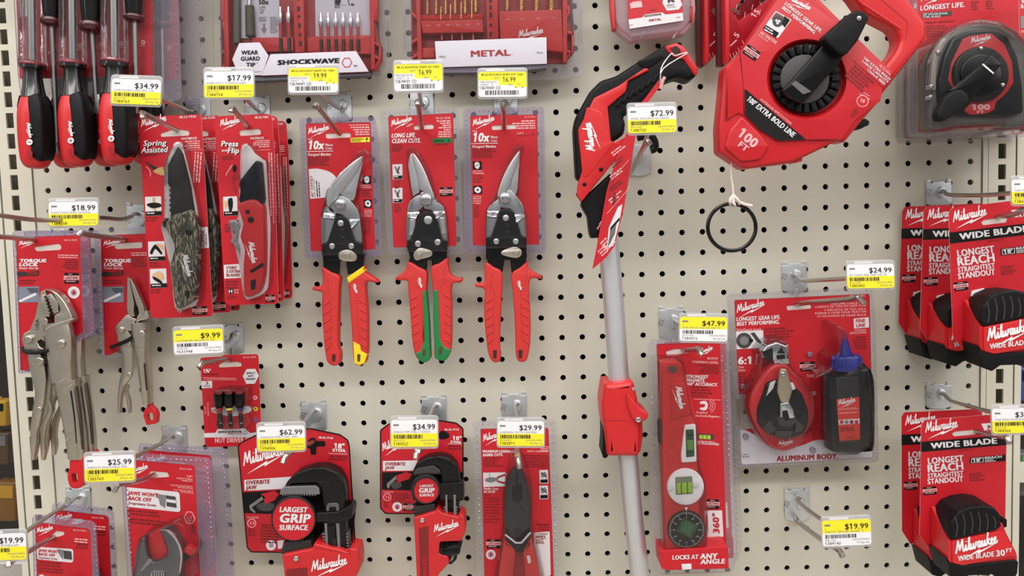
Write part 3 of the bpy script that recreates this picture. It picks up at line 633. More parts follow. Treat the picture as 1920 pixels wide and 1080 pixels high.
shell_part(t, fr, R([(552,118),(560,90),(1030,72),(1048,100),(1078,985),(1060,1005),(625,1005),(595,985)], 22), R([(602,132),(1010,110),(1032,948),(635,958)], 9),
  [(R([(710,350),(725,320),(765,325),(800,370),(860,480),(895,640),(950,690),(975,900),(975,985),(715,990),(715,760),(745,640),(720,480)], 12), .021, 9)], FLANGE, 31, 4.5, 22)
snip_common(t, fr,
  [S([(800,620),(835,605),(870,615),(905,670),(950,700),(968,790),(975,920),(940,910),(915,800),(870,720),(830,715)], 2),
   S([(750,655),(800,625),(830,690),(790,730),(765,800),(745,905),(716,905),(718,780),(725,700)], 2)],
  R([(780,790),(805,745),(850,722),(895,745),(915,800),(940,905),(975,915),(970,1040),(740,1040),(720,915),(745,905)], 14),
  [('lower_blade', S([(748,362),(770,430),(800,590),(770,625),(755,625),(732,480),(728,420)], 3), .006, .0100, 4, STEEL),
   ('upper_blade', S([(753,360),(785,392),(825,460),(865,560),(895,650),(860,640),(815,600),(800,590),(782,500),(762,430)], 3), .0085, .0135, 6, STEEL)],
  [(852,785,30), (788,935,22), (912,925,22)],
  (S([(760,1000),(795,962),(840,968),(878,985),(872,1015),(820,1030),(775,1040)], 3), (793, 1003, 20)), (838,655,38),
  [R([(752,0),(900,0),(900,180),(830,165),(765,130),(778,90)], 8), R([(935,0),(1050,0),(1042,100),(1000,140),(940,165)], 8)],
  [[(722,730),(742,690),(800,735),(775,775),(724,765)], [(880,725),(940,695),(962,740),(905,775)]])
b = MB()
for x, y in ((752,830),(945,820)): b.ext(fr, rbox(x, y, 34, 100, 6 if x < 800 else -6, 4), .0114, .0121, STEEL, 2, 2)
b.build('stamped_panel', t)
grip(t, fh, S([(768,120),(840,158),(900,198),(898,320),(885,520),(880,720),(920,760),(930,820),(915,850),(880,862),(850,850),(822,820),(800,740),(788,620),(775,440),(762,300),(755,262),(690,258),(668,242),(700,215),(745,180)], 3), .001, .0165, 14, ORED,
  [R([(872,768),(896,760),(892,815),(868,815)], 8)], caps=[('grip_edge', R([(870,340),(897,330),(916,520),(925,740),(930,825),(914,852),(880,864),(850,852),(815,795),(858,775),(882,700)], 10), GRN, .0006)],
  ridges=ribs(1, 6, 380, 700, (778,800), (835,848)), logo=(838,240,860,312), seam=[(822,200),(825,300),(862,345),(870,705),(815,785)])
grip(t, fh, S([(930,165),(995,130),(1052,92),(1058,140),(1075,210),(1120,240),(1160,240),(1155,272),(1085,290),(1084,440),(1085,620),(1080,760),(1066,810),(1040,845),(1005,848),(965,830),(955,780),(958,600),(950,400),(942,280)], 3), .001, .0165, 14, ORED,
  [R([(992,750),(1018,742),(1010,800),(988,812)], 8)], caps=[('grip_edge', R([(952,325),(985,330),(1000,690),(1030,745),(1080,765),(1066,812),(1040,847),(1005,850),(962,832),(948,520)], 10), GRN, .0006)],
  ridges=ribs(-1, 6, 370, 700, (1030,1036), (1080,1078)), seam=[(1025,170),(1030,270),(985,325),(1005,690)])

# --- all-red snips
fr = Fr(.033, CI); fh = fr.crop(CH)
t = thing('aviation_snips', 'carded snips with two plain red handles in a violet tinted shell', 'tin snips', P3(948, 460, .033), 'carded aviation snips')
def pr(b):
    b.logo(fr, 125, 188, 262, 150, hk=1.1); b.text(fr, 'Up to', 122, 226, 28, 9, WHITE, -1, .01, .1); b.text(fr, '10x', 122, 290, 104, 58, WHITE, -1, .03, .15); b.text(fr, 'More', 236, 268, 44, 17, WHITE, -1, .015, .15)
    b.text(fr, 'Cuts', 238, 290, 38, 15, WHITE, -1, .015, .15); b.line(fr, 110, 302, 283, 298, 3.5, WHITE); b.text(fr, 'Forged Blades', 122, 328, 148, 16, WHITE, -1, .02, .15); b.fine(fr, 122, 336, 160, 5, 12, FINE, -1)
    b.text(fr, '48-22-4510', 448, 138, 72, 10, PINK, -1, .01); b.fine(fr, 350, 156, 168, 4, 15, PINK, -1, True, .55, var=.5); b.text(fr, 'LEFT', 405, 242, 40, 11, PINK, -1, .02); b.fine(fr, 405, 248, 100, 1, 10, FINE)
    b.poly(fr, [(498,240),(508,228),(510,255),(505,250)], FINE)
    b.poly(fr, box(124,414,180,466), BLACK); b.poly(fr, S([(135,425),(152,417),(168,430),(163,455),(150,462),(136,448)], 2), PALE, .0005); b.line(fr, 132, 445, 170, 430, 3, BLACK, .0006)
    b.fine(fr, 124, 472, 70, 1, 9, PINK); b.text(fr, 'Premium', 124, 494, 70, 14, PINK, 0, .015, .1); b.fine(fr, 126, 502, 66, 4, 13, FINE)
    b.poly(fr, box(126,568,182,620), BLACK); b.poly(fr, S([(135,585),(155,574),(174,588),(170,610),(150,614),(135,602)], 2), PALE, .0005); b.poly(fr, circ(154,594,7,10), BLACK, .0006)
    for k, w in enumerate(('Cutting', 'Blades', 'Last', 'Longer')): b.text(fr, w, 126, 640 + k*14, 50, 11, PINK, 0, .015)
    b.fine(fr, 128, 690, 50, 7, 12, FINE)
card_part(t, fr, R([(106,124),(520,118),(532,112),(544,942),(124,948)], 9), [R([(240,188),(395,180),(402,208),(246,216)], 14)], pr)
shell_part(t, fr, R([(62,100),(75,78),(560,68),(576,90),(586,975),(570,996),(85,998),(70,980)], 20), R([(108,126),(530,115),(542,940),(126,946)], 9),
  [(R([(388,315),(450,308),(425,420),(408,640),(455,740),(465,960),(205,965),(205,720),(280,600),(300,520)], 12), .021, 9)], FLANGEV, 31, 4.5, 20)
snip_common(t, fr,
  [S([(290,610),(330,590),(370,600),(420,660),(448,720),(462,890),(430,890),(395,770),(360,715),(300,705),(278,660)], 2),
   S([(278,655),(300,705),(285,760),(262,830),(240,890),(208,895),(210,780),(220,715)], 2)],
  R([(282,770),(290,725),(330,708),(378,725),(395,770),(430,885),(465,895),(462,1040),(206,1040),(206,895),(240,890)], 12),
  [('lower_blade', S([(418,380),(414,480),(400,620),(345,585),(370,500),(395,420)], 3), .006, .0095, 3, STEEL),
   ('upper_blade', S([(422,345),(395,372),(350,440),(315,510),(290,580),(278,640),(300,635),(350,580),(385,480),(415,400)], 3), .0085, .0145, 7, STEEL)],
  [(332,772,22), (272,920,20), (395,920,20)],
  (S([(305,985),(345,965),(390,955),(425,970),(434,998),(410,1024),(365,1022),(308,1005)], 3), (398, 990, 22)), (328,645,36),
  [R([(1345,60),(1480,60),(1455,215),(1400,190),(1350,160)], 8), R([(1510,60),(1640,60),(1630,140),(1590,180),(1525,205)], 8)],
  [[(216,720),(232,690),(290,725),(270,765),(214,760)], [(382,750),(438,700),(454,760),(398,800)]])
b = MB()
for x, y in ((345,830),(348,868)): b.ext(fr, circ(x, y, 15, 16), .0148, .0156, GLB, 2, 2)
b.build('link_boss', t)
grip(t, fh, S([(1330,128),(1395,160),(1455,200),(1455,330),(1445,540),(1440,740),(1448,800),(1440,850),(1410,862),(1380,850),(1355,800),(1340,700),(1325,540),(1325,420),(1330,335),(1300,312),(1262,305),(1255,288),(1290,278),(1325,262)], 3), .001, .0165, 14, ORED,
  [R([(1388,770),(1418,770),(1414,832),(1390,832)], 8)], ridges=ribs(1, 6, 400, 700, (1335,1342), (1382,1390)), seam=[(1378,200),(1376,320),(1398,350),(1390,690)])
grip(t, fh, S([(1523,215),(1585,165),(1645,120),(1650,165),(1700,200),(1748,232),(1740,248),(1668,245),(1655,340),(1664,500),(1665,680),(1652,790),(1635,845),(1600,860),(1570,845),(1555,790),(1550,600),(1535,350)], 3), .001, .0165, 14, ORED,
  [R([(1575,768),(1606,768),(1602,830),(1578,830)], 8)], ridges=ribs(-1, 6, 390, 700, (1606,1606), (1658,1655)), logo=(1570,262,1592,328), seam=[(1640,190),(1630,290),(1590,345),(1600,690)])

# ------------------------------------------------------------------ knives
def camo_mat():
    m = mat('camouflage', (62, 60, 50), 0.35, coat=.4); nt = m.node_tree; p = nt.nodes['Principled BSDF']
    tc = nt.nodes.new('ShaderNodeTexCoord'); mp = nt.nodes.new('ShaderNodeMapping'); mp.inputs['Rotation'].default_value = (0, .9, 0); mp.inputs['Scale'].default_value = (420, 60, 70)
    nz = nt.nodes.new('ShaderNodeTexNoise'); nz.inputs['Scale'].default_value = 1.0; nz.inputs['Detail'].default_value = 3; nz.inputs['Distortion'].default_value = 2.2
    cr = nt.nodes.new('ShaderNodeValToRGB'); e = cr.color_ramp.elements; e[0].position = .32; e[0].color = rgb(18,18,16); e[1].position = .66; e[1].color = rgb(176,164,136)
    k = cr.color_ramp.elements.new(.5); k.color = rgb(66,62,48); k = cr.color_ramp.elements.new(.44); k.color = rgb(38,40,32)
    nt.links.new(tc.outputs['Object'], mp.inputs[0]); nt.links.new(mp.outputs[0], nz.inputs['Vector']); nt.links.new(nz.outputs[0], cr.inputs[0]); nt.links.new(cr.outputs[0], p.inputs['Base Color'])
    return m
CAMO = camo_mat(); BLADE = mat('blade_black', (26, 25, 25), .45, 0, spec=.3); TRAY = mat('tray_clear_grey', (222, 214, 214), .3)
KA=(290,270,.3056); KB=(400,260,.2964)
fr = Fr(.078, CB); fk = fr.crop(KA)
t = thing('folding_knife', 'carded folding knife with black blade and camouflage handle, front of its stack', 'knife', P3(330, 595, .078), 'carded camouflage knives')
def picto(b, fr, x0, y0, x1, y1, tilt=0):
    b.poly(fr, R([(x0,y0),(x1,y0-3),(x1+3,y1-3),(x0+3,y1)], 5), PALE); b.poly(fr, [(x0+3,y1-20),(x1+2,y1-23),(x1+3,y1-4),(x0+4,y1-1)], BLACK, .0005); b.fine(fr, x0+10, y1-15, (x1-x0)*.6, 1, 10, PALE, -1, lift=.0007)
def pr(b):
    b.logo(fr, 62, 140, 178, 112, hk=1.2); b.text(fr, '48-22-1535', 235, 103, 78, 11, WHITE, -3, .01); b.text(fr, 'Spring', 72, 232, 105, 26, BLACK, -2, .045, .2, .0002); b.text(fr, 'Assisted', 62, 264, 120, 27, BLACK, -2, .045, .2, .0002)
    b.text(fr, 'Spring', 70, 230, 105, 26, WHITE, -2, .02, .2, .0005); b.text(fr, 'Assisted', 60, 262, 120, 27, WHITE, -2, .02, .2, .0005)
    b.text(fr, 'FASTBACK', 246, 202, 72, 11, WHITE, -3, .02); b.fine(fr, 250, 208, 80, 4, 10, PINK, -3, True, .55, var=.4); b.line(fr, 60, 272, 160, 266, 2, FINE); b.line(fr, 250, 250, 342, 246, 2, PINK); b.fine(fr, 70, 272, 80, 1, 10, FINE, -2)
    b.fine(fr, 340, 258, 160, 3, 13, PINK, 94, var=.2)
    b.poly(fr, S([(80,300),(120,322),(160,340),(150,360),(118,340),(95,318)], 2), mat('ink_brown', (46, 34, 28), .5)); b.poly(fr, S([(115,345),(160,325),(166,365),(140,360)], 2), mat('ink_tan', (196, 160, 100), .5), .0005)
    for k in range(5): b.line(fr, 88+k*5-6*(k-2)**2/4, 325+k*9, 92+(k+1)*5-6*(k-1)**2/4, 334+k*9, 3, PINK)
    for (x, y, x2, y2) in ((78,464,152,552), (92,670,168,760), (100,796,176,884)):
        picto(b, fr, x, y, x2, y2); b.fine(fr, x+4, y2+6, 60, 2, 12, FINE, -1)
    b.poly(fr, S([(84,498),(120,490),(150,496),(150,510),(110,516)], 2), BLACK, .0006); b.poly(fr, [(112,468),(124,466),(130,540),(116,520)], mat('ink_tan', (196,160,100), .5), .0005)
    b.poly(fr, S([(100,720),(120,685),(135,690),(158,722),(150,728),(125,702),(112,728)], 2), BLACK, .0006); b.poly(fr, S([(125,678),(160,684),(164,710),(140,694)], 2), SHIRT, .0005)
    b.poly(fr, S([(108,825),(140,806),(160,815),(168,840),(150,850),(128,838)], 2), SHIRT, .0005); b.poly(fr, S([(112,830),(135,838),(158,856),(150,862),(120,846)], 2), BLACK, .0006)
    b.poly(fr, R([(326,605),(366,602),(373,698),(332,701)], 2), PALE); b.text(fr, 'FLIPPER', 353, 696, 78, 17, CDARK, -92, .03, .12, .0006); b.fine(fr, 360, 690, 60, 1, 8, GREYP, -92, lift=.0006)
    lifetime(b, fr, 297, 968, 65, 40, -1)
card_part(t, fr, R([(48,105),(62,96),(325,84),(337,92),(345,205),(390,1000),(384,1014),(120,1023),(104,1012)], 8), [R([(150,172),(215,150),(282,160),(282,182),(152,188)], 10)], pr)
b = MB(); b.ext(fk, S([(138,5),(170,25),(205,150),(240,300),(262,420),(270,520),(276,700),(262,960),(205,1005),(140,1018),(118,970),(100,800),(70,640),(52,560),(38,500),(60,450),(60,300),(62,140),(108,30)], 3), 0, .0022, TRAY, 4); b.build('tray', t)
b = MB(); b.disc(fk, 140, 14, 28, 0, .004, TRAY, 5, 24); b.build('tray_boss', t)
ser = [(86+ (0 if k % 2 else 12), 420 - k*15) for k in range(12)]
b = MB(); b.ext(fk, [(140,18),(165,60),(190,160),(215,260),(240,430),(95,470)] + ser + [(78,240),(80,130),(105,80)], .0022, .0075, BLADE, 5, 2); b.build('blade', t)
b = MB(); b.ext(fk, S([(78,462),(120,430),(168,418),(215,402),(240,440),(258,480),(262,560),(264,640),(262,760),(248,930),(230,965),(170,1000),(140,1010),(120,960),(108,860),(95,760),(106,690),(118,640),(100,580),(80,545),(62,505)], 3), .0022, .0135, CAMO, 16, 4)
b.logo(fk, 168, 680, 205, 815, hk=1.1, lift=.0141, w=.26); o = b.build('handle', t)
b = MB(); b.ext(fk, R([(185,905),(215,898),(212,940),(195,950)], 4), .0128, .0138, BLACK, 0); b.build('lanyard_slot', o)
b = MB(); bolt(b, fk, 205, 540, 22, .011, .0155, GLB); b.build('pivot_screw', o)
b = MB(); b.ext(fk, S([(45,480),(78,455),(84,500),(60,512)], 2), .0022, .008, BLADE, 4); b.build('flipper_tab', t)
b = MB(); b.ext(fk, S([(138,0),(178,22),(248,380),(275,540),(278,720),(268,960),(200,1010),(130,1022),(96,800),(62,600),(34,500),(55,440),(56,140),(100,24)], 3), 0, .0165, BUB, 12, 4, flare=3); b.build('blister_shell', t)
for n_, (dx, dy, lab) in enumerate(((.012, .026, 'carded camouflage knife in the middle of its stack, right margin showing'), (.015, .048, 'carded camouflage knife at the back of its stack, dark right edge showing'))):
    c = copy_tree(t, (dx, dy, .002)); c['label'] = lab

fr = Fr(.080, CB); fk = fr.crop(KB)
t = thing('utility_knife', 'carded red folding utility knife, front of its stack', 'knife', P3(470, 570, .080), 'carded red utility knives')
def pr(b):
    b.logo(fr, 425, 138, 515, 118, hk=1.3); b.text(fr, '48-22-1502', 582, 104, 64, 11, WHITE, -2, .01); b.text(fr, 'FASTBACK', 563, 200, 62, 11, WHITE, -2, .02); b.fine(fr, 570, 205, 82, 4, 9, PINK, -2, True, .55, var=.4)
    for w, x, y, wd in (('Press', 428, 232, 78), ('Flip', 458, 263, 52)): b.text(fr, w, x+2, y+2, wd, 27, BLACK, 0, .045, .15, .0002); b.text(fr, w, x, y, wd, 27, WHITE, 0, .025, .15, .0005)
    b.text(fr, 'and', 430, 255, 26, 11, WHITE, 0, .02, .1); b.fine(fr, 432, 275, 75, 2, 11, FINE); b.line(fr, 570, 250, 655, 247, 2, PINK); b.fine(fr, 662, 260, 340, 2, 11, PINK, 88, var=.2)
    b.poly(fr, S([(480,330),(495,315),(500,340),(488,352)], 2), BLACK); b.poly(fr, S([(478,370),(500,352),(515,375),(490,392),(498,440),(488,445),(478,400)], 2), CDARK)
    for k in range(4): b.line(fr, 450+k*6, 365-k*12, 456+k*8, 352-k*11, 4, PINK)
    picto(b, fr, 437, 464, 502, 552); b.poly(fr, S([(460,475),(480,470),(482,510),(470,540),(462,510)], 2), BLACK, .0006); b.poly(fr, S([(442,480),(458,490),(455,520),(442,510)], 2), SHIRT, .0006)
    b.fine(fr, 445, 590, 30, 3, 14, FINE); b.poly(fr, [(440,777),(518,772),(522,836),(443,840)], PALE)
    for k, (w, wd) in enumerate((('STORES', 46), ('5 EXTRA', 64), ('BLADES', 62))): b.text(fr, w, 452, 796+k*17, wd, 13, CDARK, -1, .03, .1, .0006)
    b.fine(fr, 450, 850, 60, 3, 14, FINE); b.poly(fr, [(460,888),(484,886),(485,908),(461,910)], BLACK); b.text(fr, 'H', 464, 906, 16, 16, WHITE, -1, .03, lift=.0006); b.text(fr, 'Heavy', 488, 896, 22, 9, PINK, -1, .01); b.text(fr, 'Duty', 488, 907, 22, 9, PINK, -1, .01); b.fine(fr, 455, 918, 50, 2, 10, FINE)
    lifetime(b, fr, 634, 915, 40, 34, -1)
card_part(t, fr, R([(400,125),(422,92),(645,82),(662,95),(672,240),(692,945),(684,956),(462,962),(446,950)], 8), [R([(512,158),(608,150),(614,178),(514,184)], 12)], pr)
b = MB(); b.ext(fk, S([(185,45),(225,45),(260,90),(310,130),(332,165),(345,400),(360,560),(350,860),(335,960),(250,1010),(190,990),(168,800),(150,690),(160,560),(165,300),(185,180)], 3), 0, .002, TRAY, 5); b.build('tray', t)
b = MB(); b.ext(fk, S([(258,150),(275,140),(298,160),(302,300),(300,395),(168,405),(170,330),(162,280),(205,215)], 3), .002, .010, mat('blade_blue_black', (40, 46, 56), .12, .9), 8, 3); b.build('blade_holder', t)
b = MB(); b.ext(fk, [(272,148),(298,150),(318,380),(300,455),(292,450)], .002, .0115, GLB, 4); b.build('blade_rail', t)
b = MB(); b.ext(fk, S([(162,412),(215,388),(262,385),(298,410),(318,460),(322,800),(300,940),(262,985),(205,1000),(190,940),(188,800),(195,700),(168,620),(185,540),(165,470)], 3), .002, .014, RED, 14, 4)
b.logo(fk, 222, 655, 248, 790, hk=1.1, lift=.0146, w=.26); o = b.build('handle', t)
b = MB(); b.ext(fk, R([(235,898),(270,888),(266,950),(238,960)], 4), .0134, .0143, BLACK); b.build('lanyard_slot', o)
b = MB(); bolt(b, fk, 215, 462, 14, .012, .0152, GLB); b.build('blade_button', o)
b = MB(); bolt(b, fk, 235, 512, 20, .012, .0155, GLB); b.build('pivot_screw', o)
b = MB(); b.ext(fk, S([(100,530),(130,512),(165,540),(160,580),(150,640),(165,690),(160,790),(150,740),(130,670),(110,650),(135,600),(120,570)], 3), .0005, .004, STEELD, 3); b.build('wire_cutter', t)
b = MB(); b.ext(fk, [(230,835),(312,782),(318,805),(240,850)], .0135, .0148, GLB, 2); b.build('belt_clip', t)
b = MB(); b.ext(fk, S([(170,70),(205,28),(245,50),(262,95),(320,135),(336,170),(350,420),(364,560),(352,800),(335,960),(250,1012),(190,1000),(160,800),(100,560),(100,515),(150,500),(165,300)], 3), 0, .0165, BUB, 12, 4, flare=3); b.build('blister_shell', t)
for dx, dy, lab in ((0, .022, 'carded utility knife second in its stack, thin right margin showing'), (-.028, .043, 'carded utility knife peeking out left behind the others with pale band'), (-.002, .064, 'carded utility knife at the very back of its stack, rightmost edge')):
    c = copy_tree(t, (dx, dy, .001)); c['label'] = lab

# ------------------------------------------------------------------ locking pliers
PA=(20,530,.1852); PB=(30,700,.2036); PN=(200,510,.1389); PM=(200,640,.1574)
def lock_print(fr, dx):
    def pr(b):
        b.logo(fr, 108+dx, 360, 205+dx, 340, hk=1.0); b.text(fr, 'TORQUE', 110+dx, 455, 150, 19, WHITE, 0, .05, .1); b.text(fr, 'LOCK', 108+dx, 477, 105, 19, WHITE, 0, .05, .1); b.text(fr, 'Faster Set-Up', 108+dx, 493, 108, 11, WHITE, 0, .015, .1)
        b.text(fr, '48-22-3609', 360+dx, 335, 75, 10, PINK, 0, .01)
        if dx == 0: b.fine(fr, 322, 412, 116, 2, 12, PINK, 1, True, var=.1); b.fine(fr, 340, 440, 98, 5, 12, FINE, 1, True)
        else: b.fine(fr, 735, 400, 90, 2, 12, PINK, 0, True, var=.1); b.fine(fr, 735, 425, 90, 5, 12, FINE, 1)
        b.poly(fr, S([(98+dx,510),(140+dx,508),(160+dx,518),(215+dx,500),(215+dx,530),(160+dx,532),(100+dx,535)], 2), mat('ink_brown', (46,34,28), .5)); b.poly(fr, S([(150+dx,512),(205+dx,502),(212+dx,525),(165+dx,530)], 2), FINE, .0005); b.fine(fr, 110+dx, 555, 105, 2, 14, FINE)
        b.poly(fr, [(98+dx,594),(220+dx,590),(220+dx,680),(100+dx,682)], mat('ink_bluegrey', (120, 124, 138), .5)); b.poly(fr, [(105+dx,670),(200+dx,625),(205+dx,640),(112+dx,681)], PALE, .0005); b.poly(fr, [(150+dx,600),(215+dx,600),(215+dx,625),(170+dx,630)], mat('ink_slate', (74, 78, 92), .5), .0005)
        lifetime(b, fr, 362+dx, 515, 80, 60); b.poly(fr, circ(415+dx, 625, 34, 24), PALE); b.poly(fr, circ(415+dx, 625, 18, 16), mat('ink_mauve', (170, 130, 150), .5), .0005); b.poly(fr, S([(415+dx,612),(424+dx,630),(415+dx,636),(406+dx,630)], 3), CDARK, .0007)
    return pr
def strap(root, fr, pts, r):
    b = MB(); b.tube([fr.pt(x, y, h) for x, y, h in pts], r, RUB, 8, 3); b.build('retaining_strap', root)
fr = Fr(.062, CC); fa = fr.crop(PA); fb = fr.crop(PB)
t = thing('locking_pliers', 'carded nickel locking pliers with toothed curved jaws, front of its stack', 'pliers', P3(100, 870, .062), 'carded curved jaw locking pliers')
card_part(t, fr, R([(90,316),(440,300),(452,306),(470,850),(330,925),(200,960),(160,1062),(115,1066)], 9), [R([(190,370),(330,350),(345,362),(343,385),(205,394)], 12)], lock_print(fr, 0))
shell_part(t, fr, R([(70,290),(82,278),(490,274),(502,290),(530,850),(470,890),(330,940),(190,1075),(105,1085)], 18), R([(92,318),(438,302),(450,308),(468,848),(330,924),(200,958),(158,1060),(117,1064)], 9), [], FLANGEV, 30, 4, 10)
b = MB(); b.ext(fa, R([(300,95),(345,70),(360,130),(350,200),(365,290),(345,345),(375,380),(350,470),(345,600),(300,575),(265,600),(290,650),(360,690),(200,700),(140,690),(110,575),(125,520),(190,480),(240,360),(265,240)], 10), .006, .016, NICK, 10, 4); 
b.text(fa, 'USA', 280, 480, 110, 34, mat('nickel_shadow', (120, 112, 102), .4, 1.0), -88, .02, lift=.0163); b.build('lower_jaw', t)
b = MB(); b.ext(fa, S([(345,70),(400,72),(470,110),(540,190),(600,300),(622,380),(560,420),(450,420),(440,330),(490,300),(490,240),(440,130),(405,90)], 3), .005, .0175, NICK, 12, 4); b.build('upper_jaw', t)
for pts in ([(352,130)] + [(350 + k*4.6 + (9 if k % 2 else -10), 150 + k*17) for k in range(11)] + [(398,345),(330,345),(300,250),(320,120)], [(356,128)] + [(372 + k*6.4 + (8 if k % 2 else -8), 150 + k*17) for k in range(11)] + [(480,300),(475,200),(410,110)]):
    b = MB(); b.ext(fa, pts, .006, .0185, mat('nickel_bright', (196, 188, 176), .34, 1.0), 3, 2); b.build('jaw_teeth', t)
b = MB(); b.ext(fa, [(352,130),(430,345),(405,350),(360,250)], .004, .0070, DARK); b.build('jaw_gap_shade', t)  # dark sheet stands in for the shade between the jaws
b = MB(); b.limb(fa, [(470,400,135,.0125,.0085),(500,560,140,.0125,.0085),(515,800,125,.012,.0085),(540,1000,115,.012,.0085)], NICK, 16, 3.0, 4); b.limb(fb, [(470,60,108,.012,.0085),(490,200,98,.012,.0085),(525,400,92,.0115,.0085),(555,600,88,.011,.008),(568,780,80,.010,.0075)], NICK, 16, 3.0, 4)
for x0, y0, x1, y1 in ((385,92,465,40), (455,150,520,105), (450,628,492,600)): b.tube([fb.pt(x0, y0, .0204), fb.pt(x1, y1, .0202)], .0005, MATS['nickel_bright'], 6, 0)
b.limb(fb, [(560,120,8,.0206,.002),(600,400,8,.0196,.002),(618,700,8,.0178,.002)], mat('nickel_groove_shade', (96, 90, 82), .4, 1.0), 8, 2, 3)  # darker strips paint in the shading bands of the fluted handle
b.limb(fb, [(505,160,5,.0203,.002),(540,400,5,.0194,.002),(560,640,5,.0178,.002)], MATS['nickel_groove_shade'], 8, 2, 3)
b.build('fixed_handle', t)
b = MB(); b.ext(fa, S([(350,470),(420,430),(530,395),(615,365),(625,378),(540,415),(430,455),(365,485)], 3), .017, .0215, MATS['nickel_bright'], 4); b.build('handle_lip', t)
b = MB(); b.limb(fa, [(240,690,62,.012,.005),(270,800,80,.012,.005),(300,950,78,.012,.005),(310,1080,60,.012,.005)], NICK, 12, 3, 4); b.limb(fb, [(235,60,52,.012,.005),(232,200,48,.012,.005),(205,360,45,.012,.005),(178,520,36,.012,.005),(178,640,32,.012,.005),(165,790,20,.012,.004)], NICK, 12, 3, 4); b.build('locking_lever', t)
b = MB(); b.limb(fb, [(300,250,22,.006,.004),(330,330,26,.006,.004),(275,460,28,.006,.004),(255,600,26,.006,.004),(262,700,28,.006,.004),(255,795,16,.006,.003)], NICK, 12, 3, 4); b.build('release_lever', t)
b = MB(); b.ext(fa, S([(270,600),(320,570),(350,600),(365,680),(400,800),(440,960),(462,1070),(440,1040),(380,880),(330,720),(290,660)], 3), .006, .013, mat('lever_dark', (52, 46, 42), .4, .8), 4); b.build('toggle_link', t)
for x, y, r in ((170,575,42), (505,620,42), (285,795,42)): b = MB(); bolt(b, fa, x, y, r, .012 if x < 400 else .018, .0205 if x < 400 else .0235, MATS['nickel_bright']); b.build('rivet', t)
b = MB(); bolt(b, fb, 210, 333, 22, .014, .0195, MATS['nickel_bright']); b.build('rivet', t)
strap(t, fa, [(122,665,.001), (135,690,.016), (180,708,.021), (280,706,.021), (355,690,.021), (372,700,.012)], .0022)
b = MB(); b.ext(fb, S([(500,795),(620,765),(640,830),(628,1000),(600,1050),(540,1065),(492,1040),(470,950),(490,870)], 3), .006, .016, RED, 10, 3, holes=[R([(508,925),(560,920),(572,1000),(520,1005)], 8)]); b.build('hang_tab', t)
for dx, dy, dz, lab in ((-.0005, .0225, .0, 'carded curved-jaw locking pliers at the back of the stack, flange and handle edge showing'),):
    c = copy_tree(t, (dx, dy, dz)); c['label'] = lab
fr = Fr(.030, CC); fa = fr.crop(PN); fb = fr.crop(PM)
t = thing('long_nose_pliers', 'carded nickel locking pliers with long thin needle nose', 'pliers', P3(255, 780, .030))
card_part(t, fr, R([(565,305),(840,292),(860,306),(868,700),(660,960),(600,984),(588,975)], 9), [R([(640,350),(800,340),(800,375),(650,382)], 12)], lock_print(fr, 476))
shell_part(t, fr, R([(530,270),(545,262),(880,255),(890,270),(900,760),(860,830),(690,985),(600,1005),(552,970)], 18), R([(567,307),(838,294),(858,308),(866,698),(660,958),(600,982),(590,973)], 9), [], FLANGE, 30, 5, 16)
b = MB(); b.ext(fa, R([(275,85),(300,78),(330,230),(370,420),(362,520),(375,600),(340,610),(285,570),(270,500)], 8), .006, .014, MATS['nickel_bright'], 8, 3); b.build('lower_jaw', t)
b = MB(); b.ext(fa, R([(302,78),(330,95),(400,230),(500,470),(510,530),(470,585),(410,600),(432,560),(425,500),(395,430),(345,260)], 8), .006, .014, MATS['nickel_bright'], 8, 3); b.build('upper_jaw', t)
b = MB(); b.ext(fa, R([(345,260),(395,430),(430,500),(432,590),(385,600),(365,520),(372,430)], 4), .003, .007, DARK); b.build('jaw_gap_shade', t)  # dark sheet in place of the shade in the jaw opening
b = MB(); b.ext(fa, S([(275,575),(340,615),(400,640),(360,700),(345,790),(280,800),(340,890),(250,930),(160,940),(140,860),(120,740),(190,660)], 3), .004, .0125, NICK, 8, 3); b.build('jaw_body', t)
b = MB(); b.ext(fa, S([(410,605),(500,540),(540,530),(568,620),(440,660),(400,690)], 3), .004, .0125, NICK, 6, 3); b.build('jaw_shoulder', t)
b = MB(); b.limb(fa, [(460,680,112,.013,.010),(470,800,108,.013,.010),(485,1000,85,.013,.010)], NICK, 16, 3, 4); b.limb(fb, [(425,60,80,.013,.010),(445,200,62,.013,.010),(465,400,62,.012,.010),(485,600,50,.011,.009),(495,735,42,.010,.008)], NICK, 16, 3, 4)
b.limb(fb, [(452,260,6,.0225,.002),(478,580,6,.0205,.002)], MATS['nickel_groove_shade'], 8, 2, 1, smooth=False); b.build('fixed_handle', t)  # first strip: flute shade put in as a darker colour
b = MB(); b.limb(fa, [(240,900,95,.010,.004),(270,980,90,.010,.004),(280,1070,85,.010,.004)], NICK, 12, 3, 3); b.limb(fb, [(250,90,75,.010,.004),(255,220,68,.010,.004),(245,380,66,.010,.004),(190,520,38,.010,.004),(165,680,26,.010,.004),(162,850,16,.010,.003)], NICK, 12, 3, 4); b.build('locking_lever', t)
b = MB(); b.limb(fb, [(250,520,26,.005,.003),(240,600,20,.005,.003),(270,720,26,.005,.003),(278,850,14,.005,.003)], NICK, 12, 3, 4); b.build('release_lever', t)
for x, y, r, h in ((190,785,42,.0155), (470,835,46,.0255), (290,970,36,.0165)): b = MB(); bolt(b, fa, x, y, r, .010, h, MATS['nickel_bright']); b.build('rivet', t)
b = MB(); bolt(b, fb, 265, 400, 28, .012, .0162, MATS['nickel_bright']); b.build('rivet', t)
strap(t, fa, [(60,1010,.001), (95,1005,.010), (200,960,.0175), (300,910,.0175), (345,880,.016), (365,880,.008)], .0022)
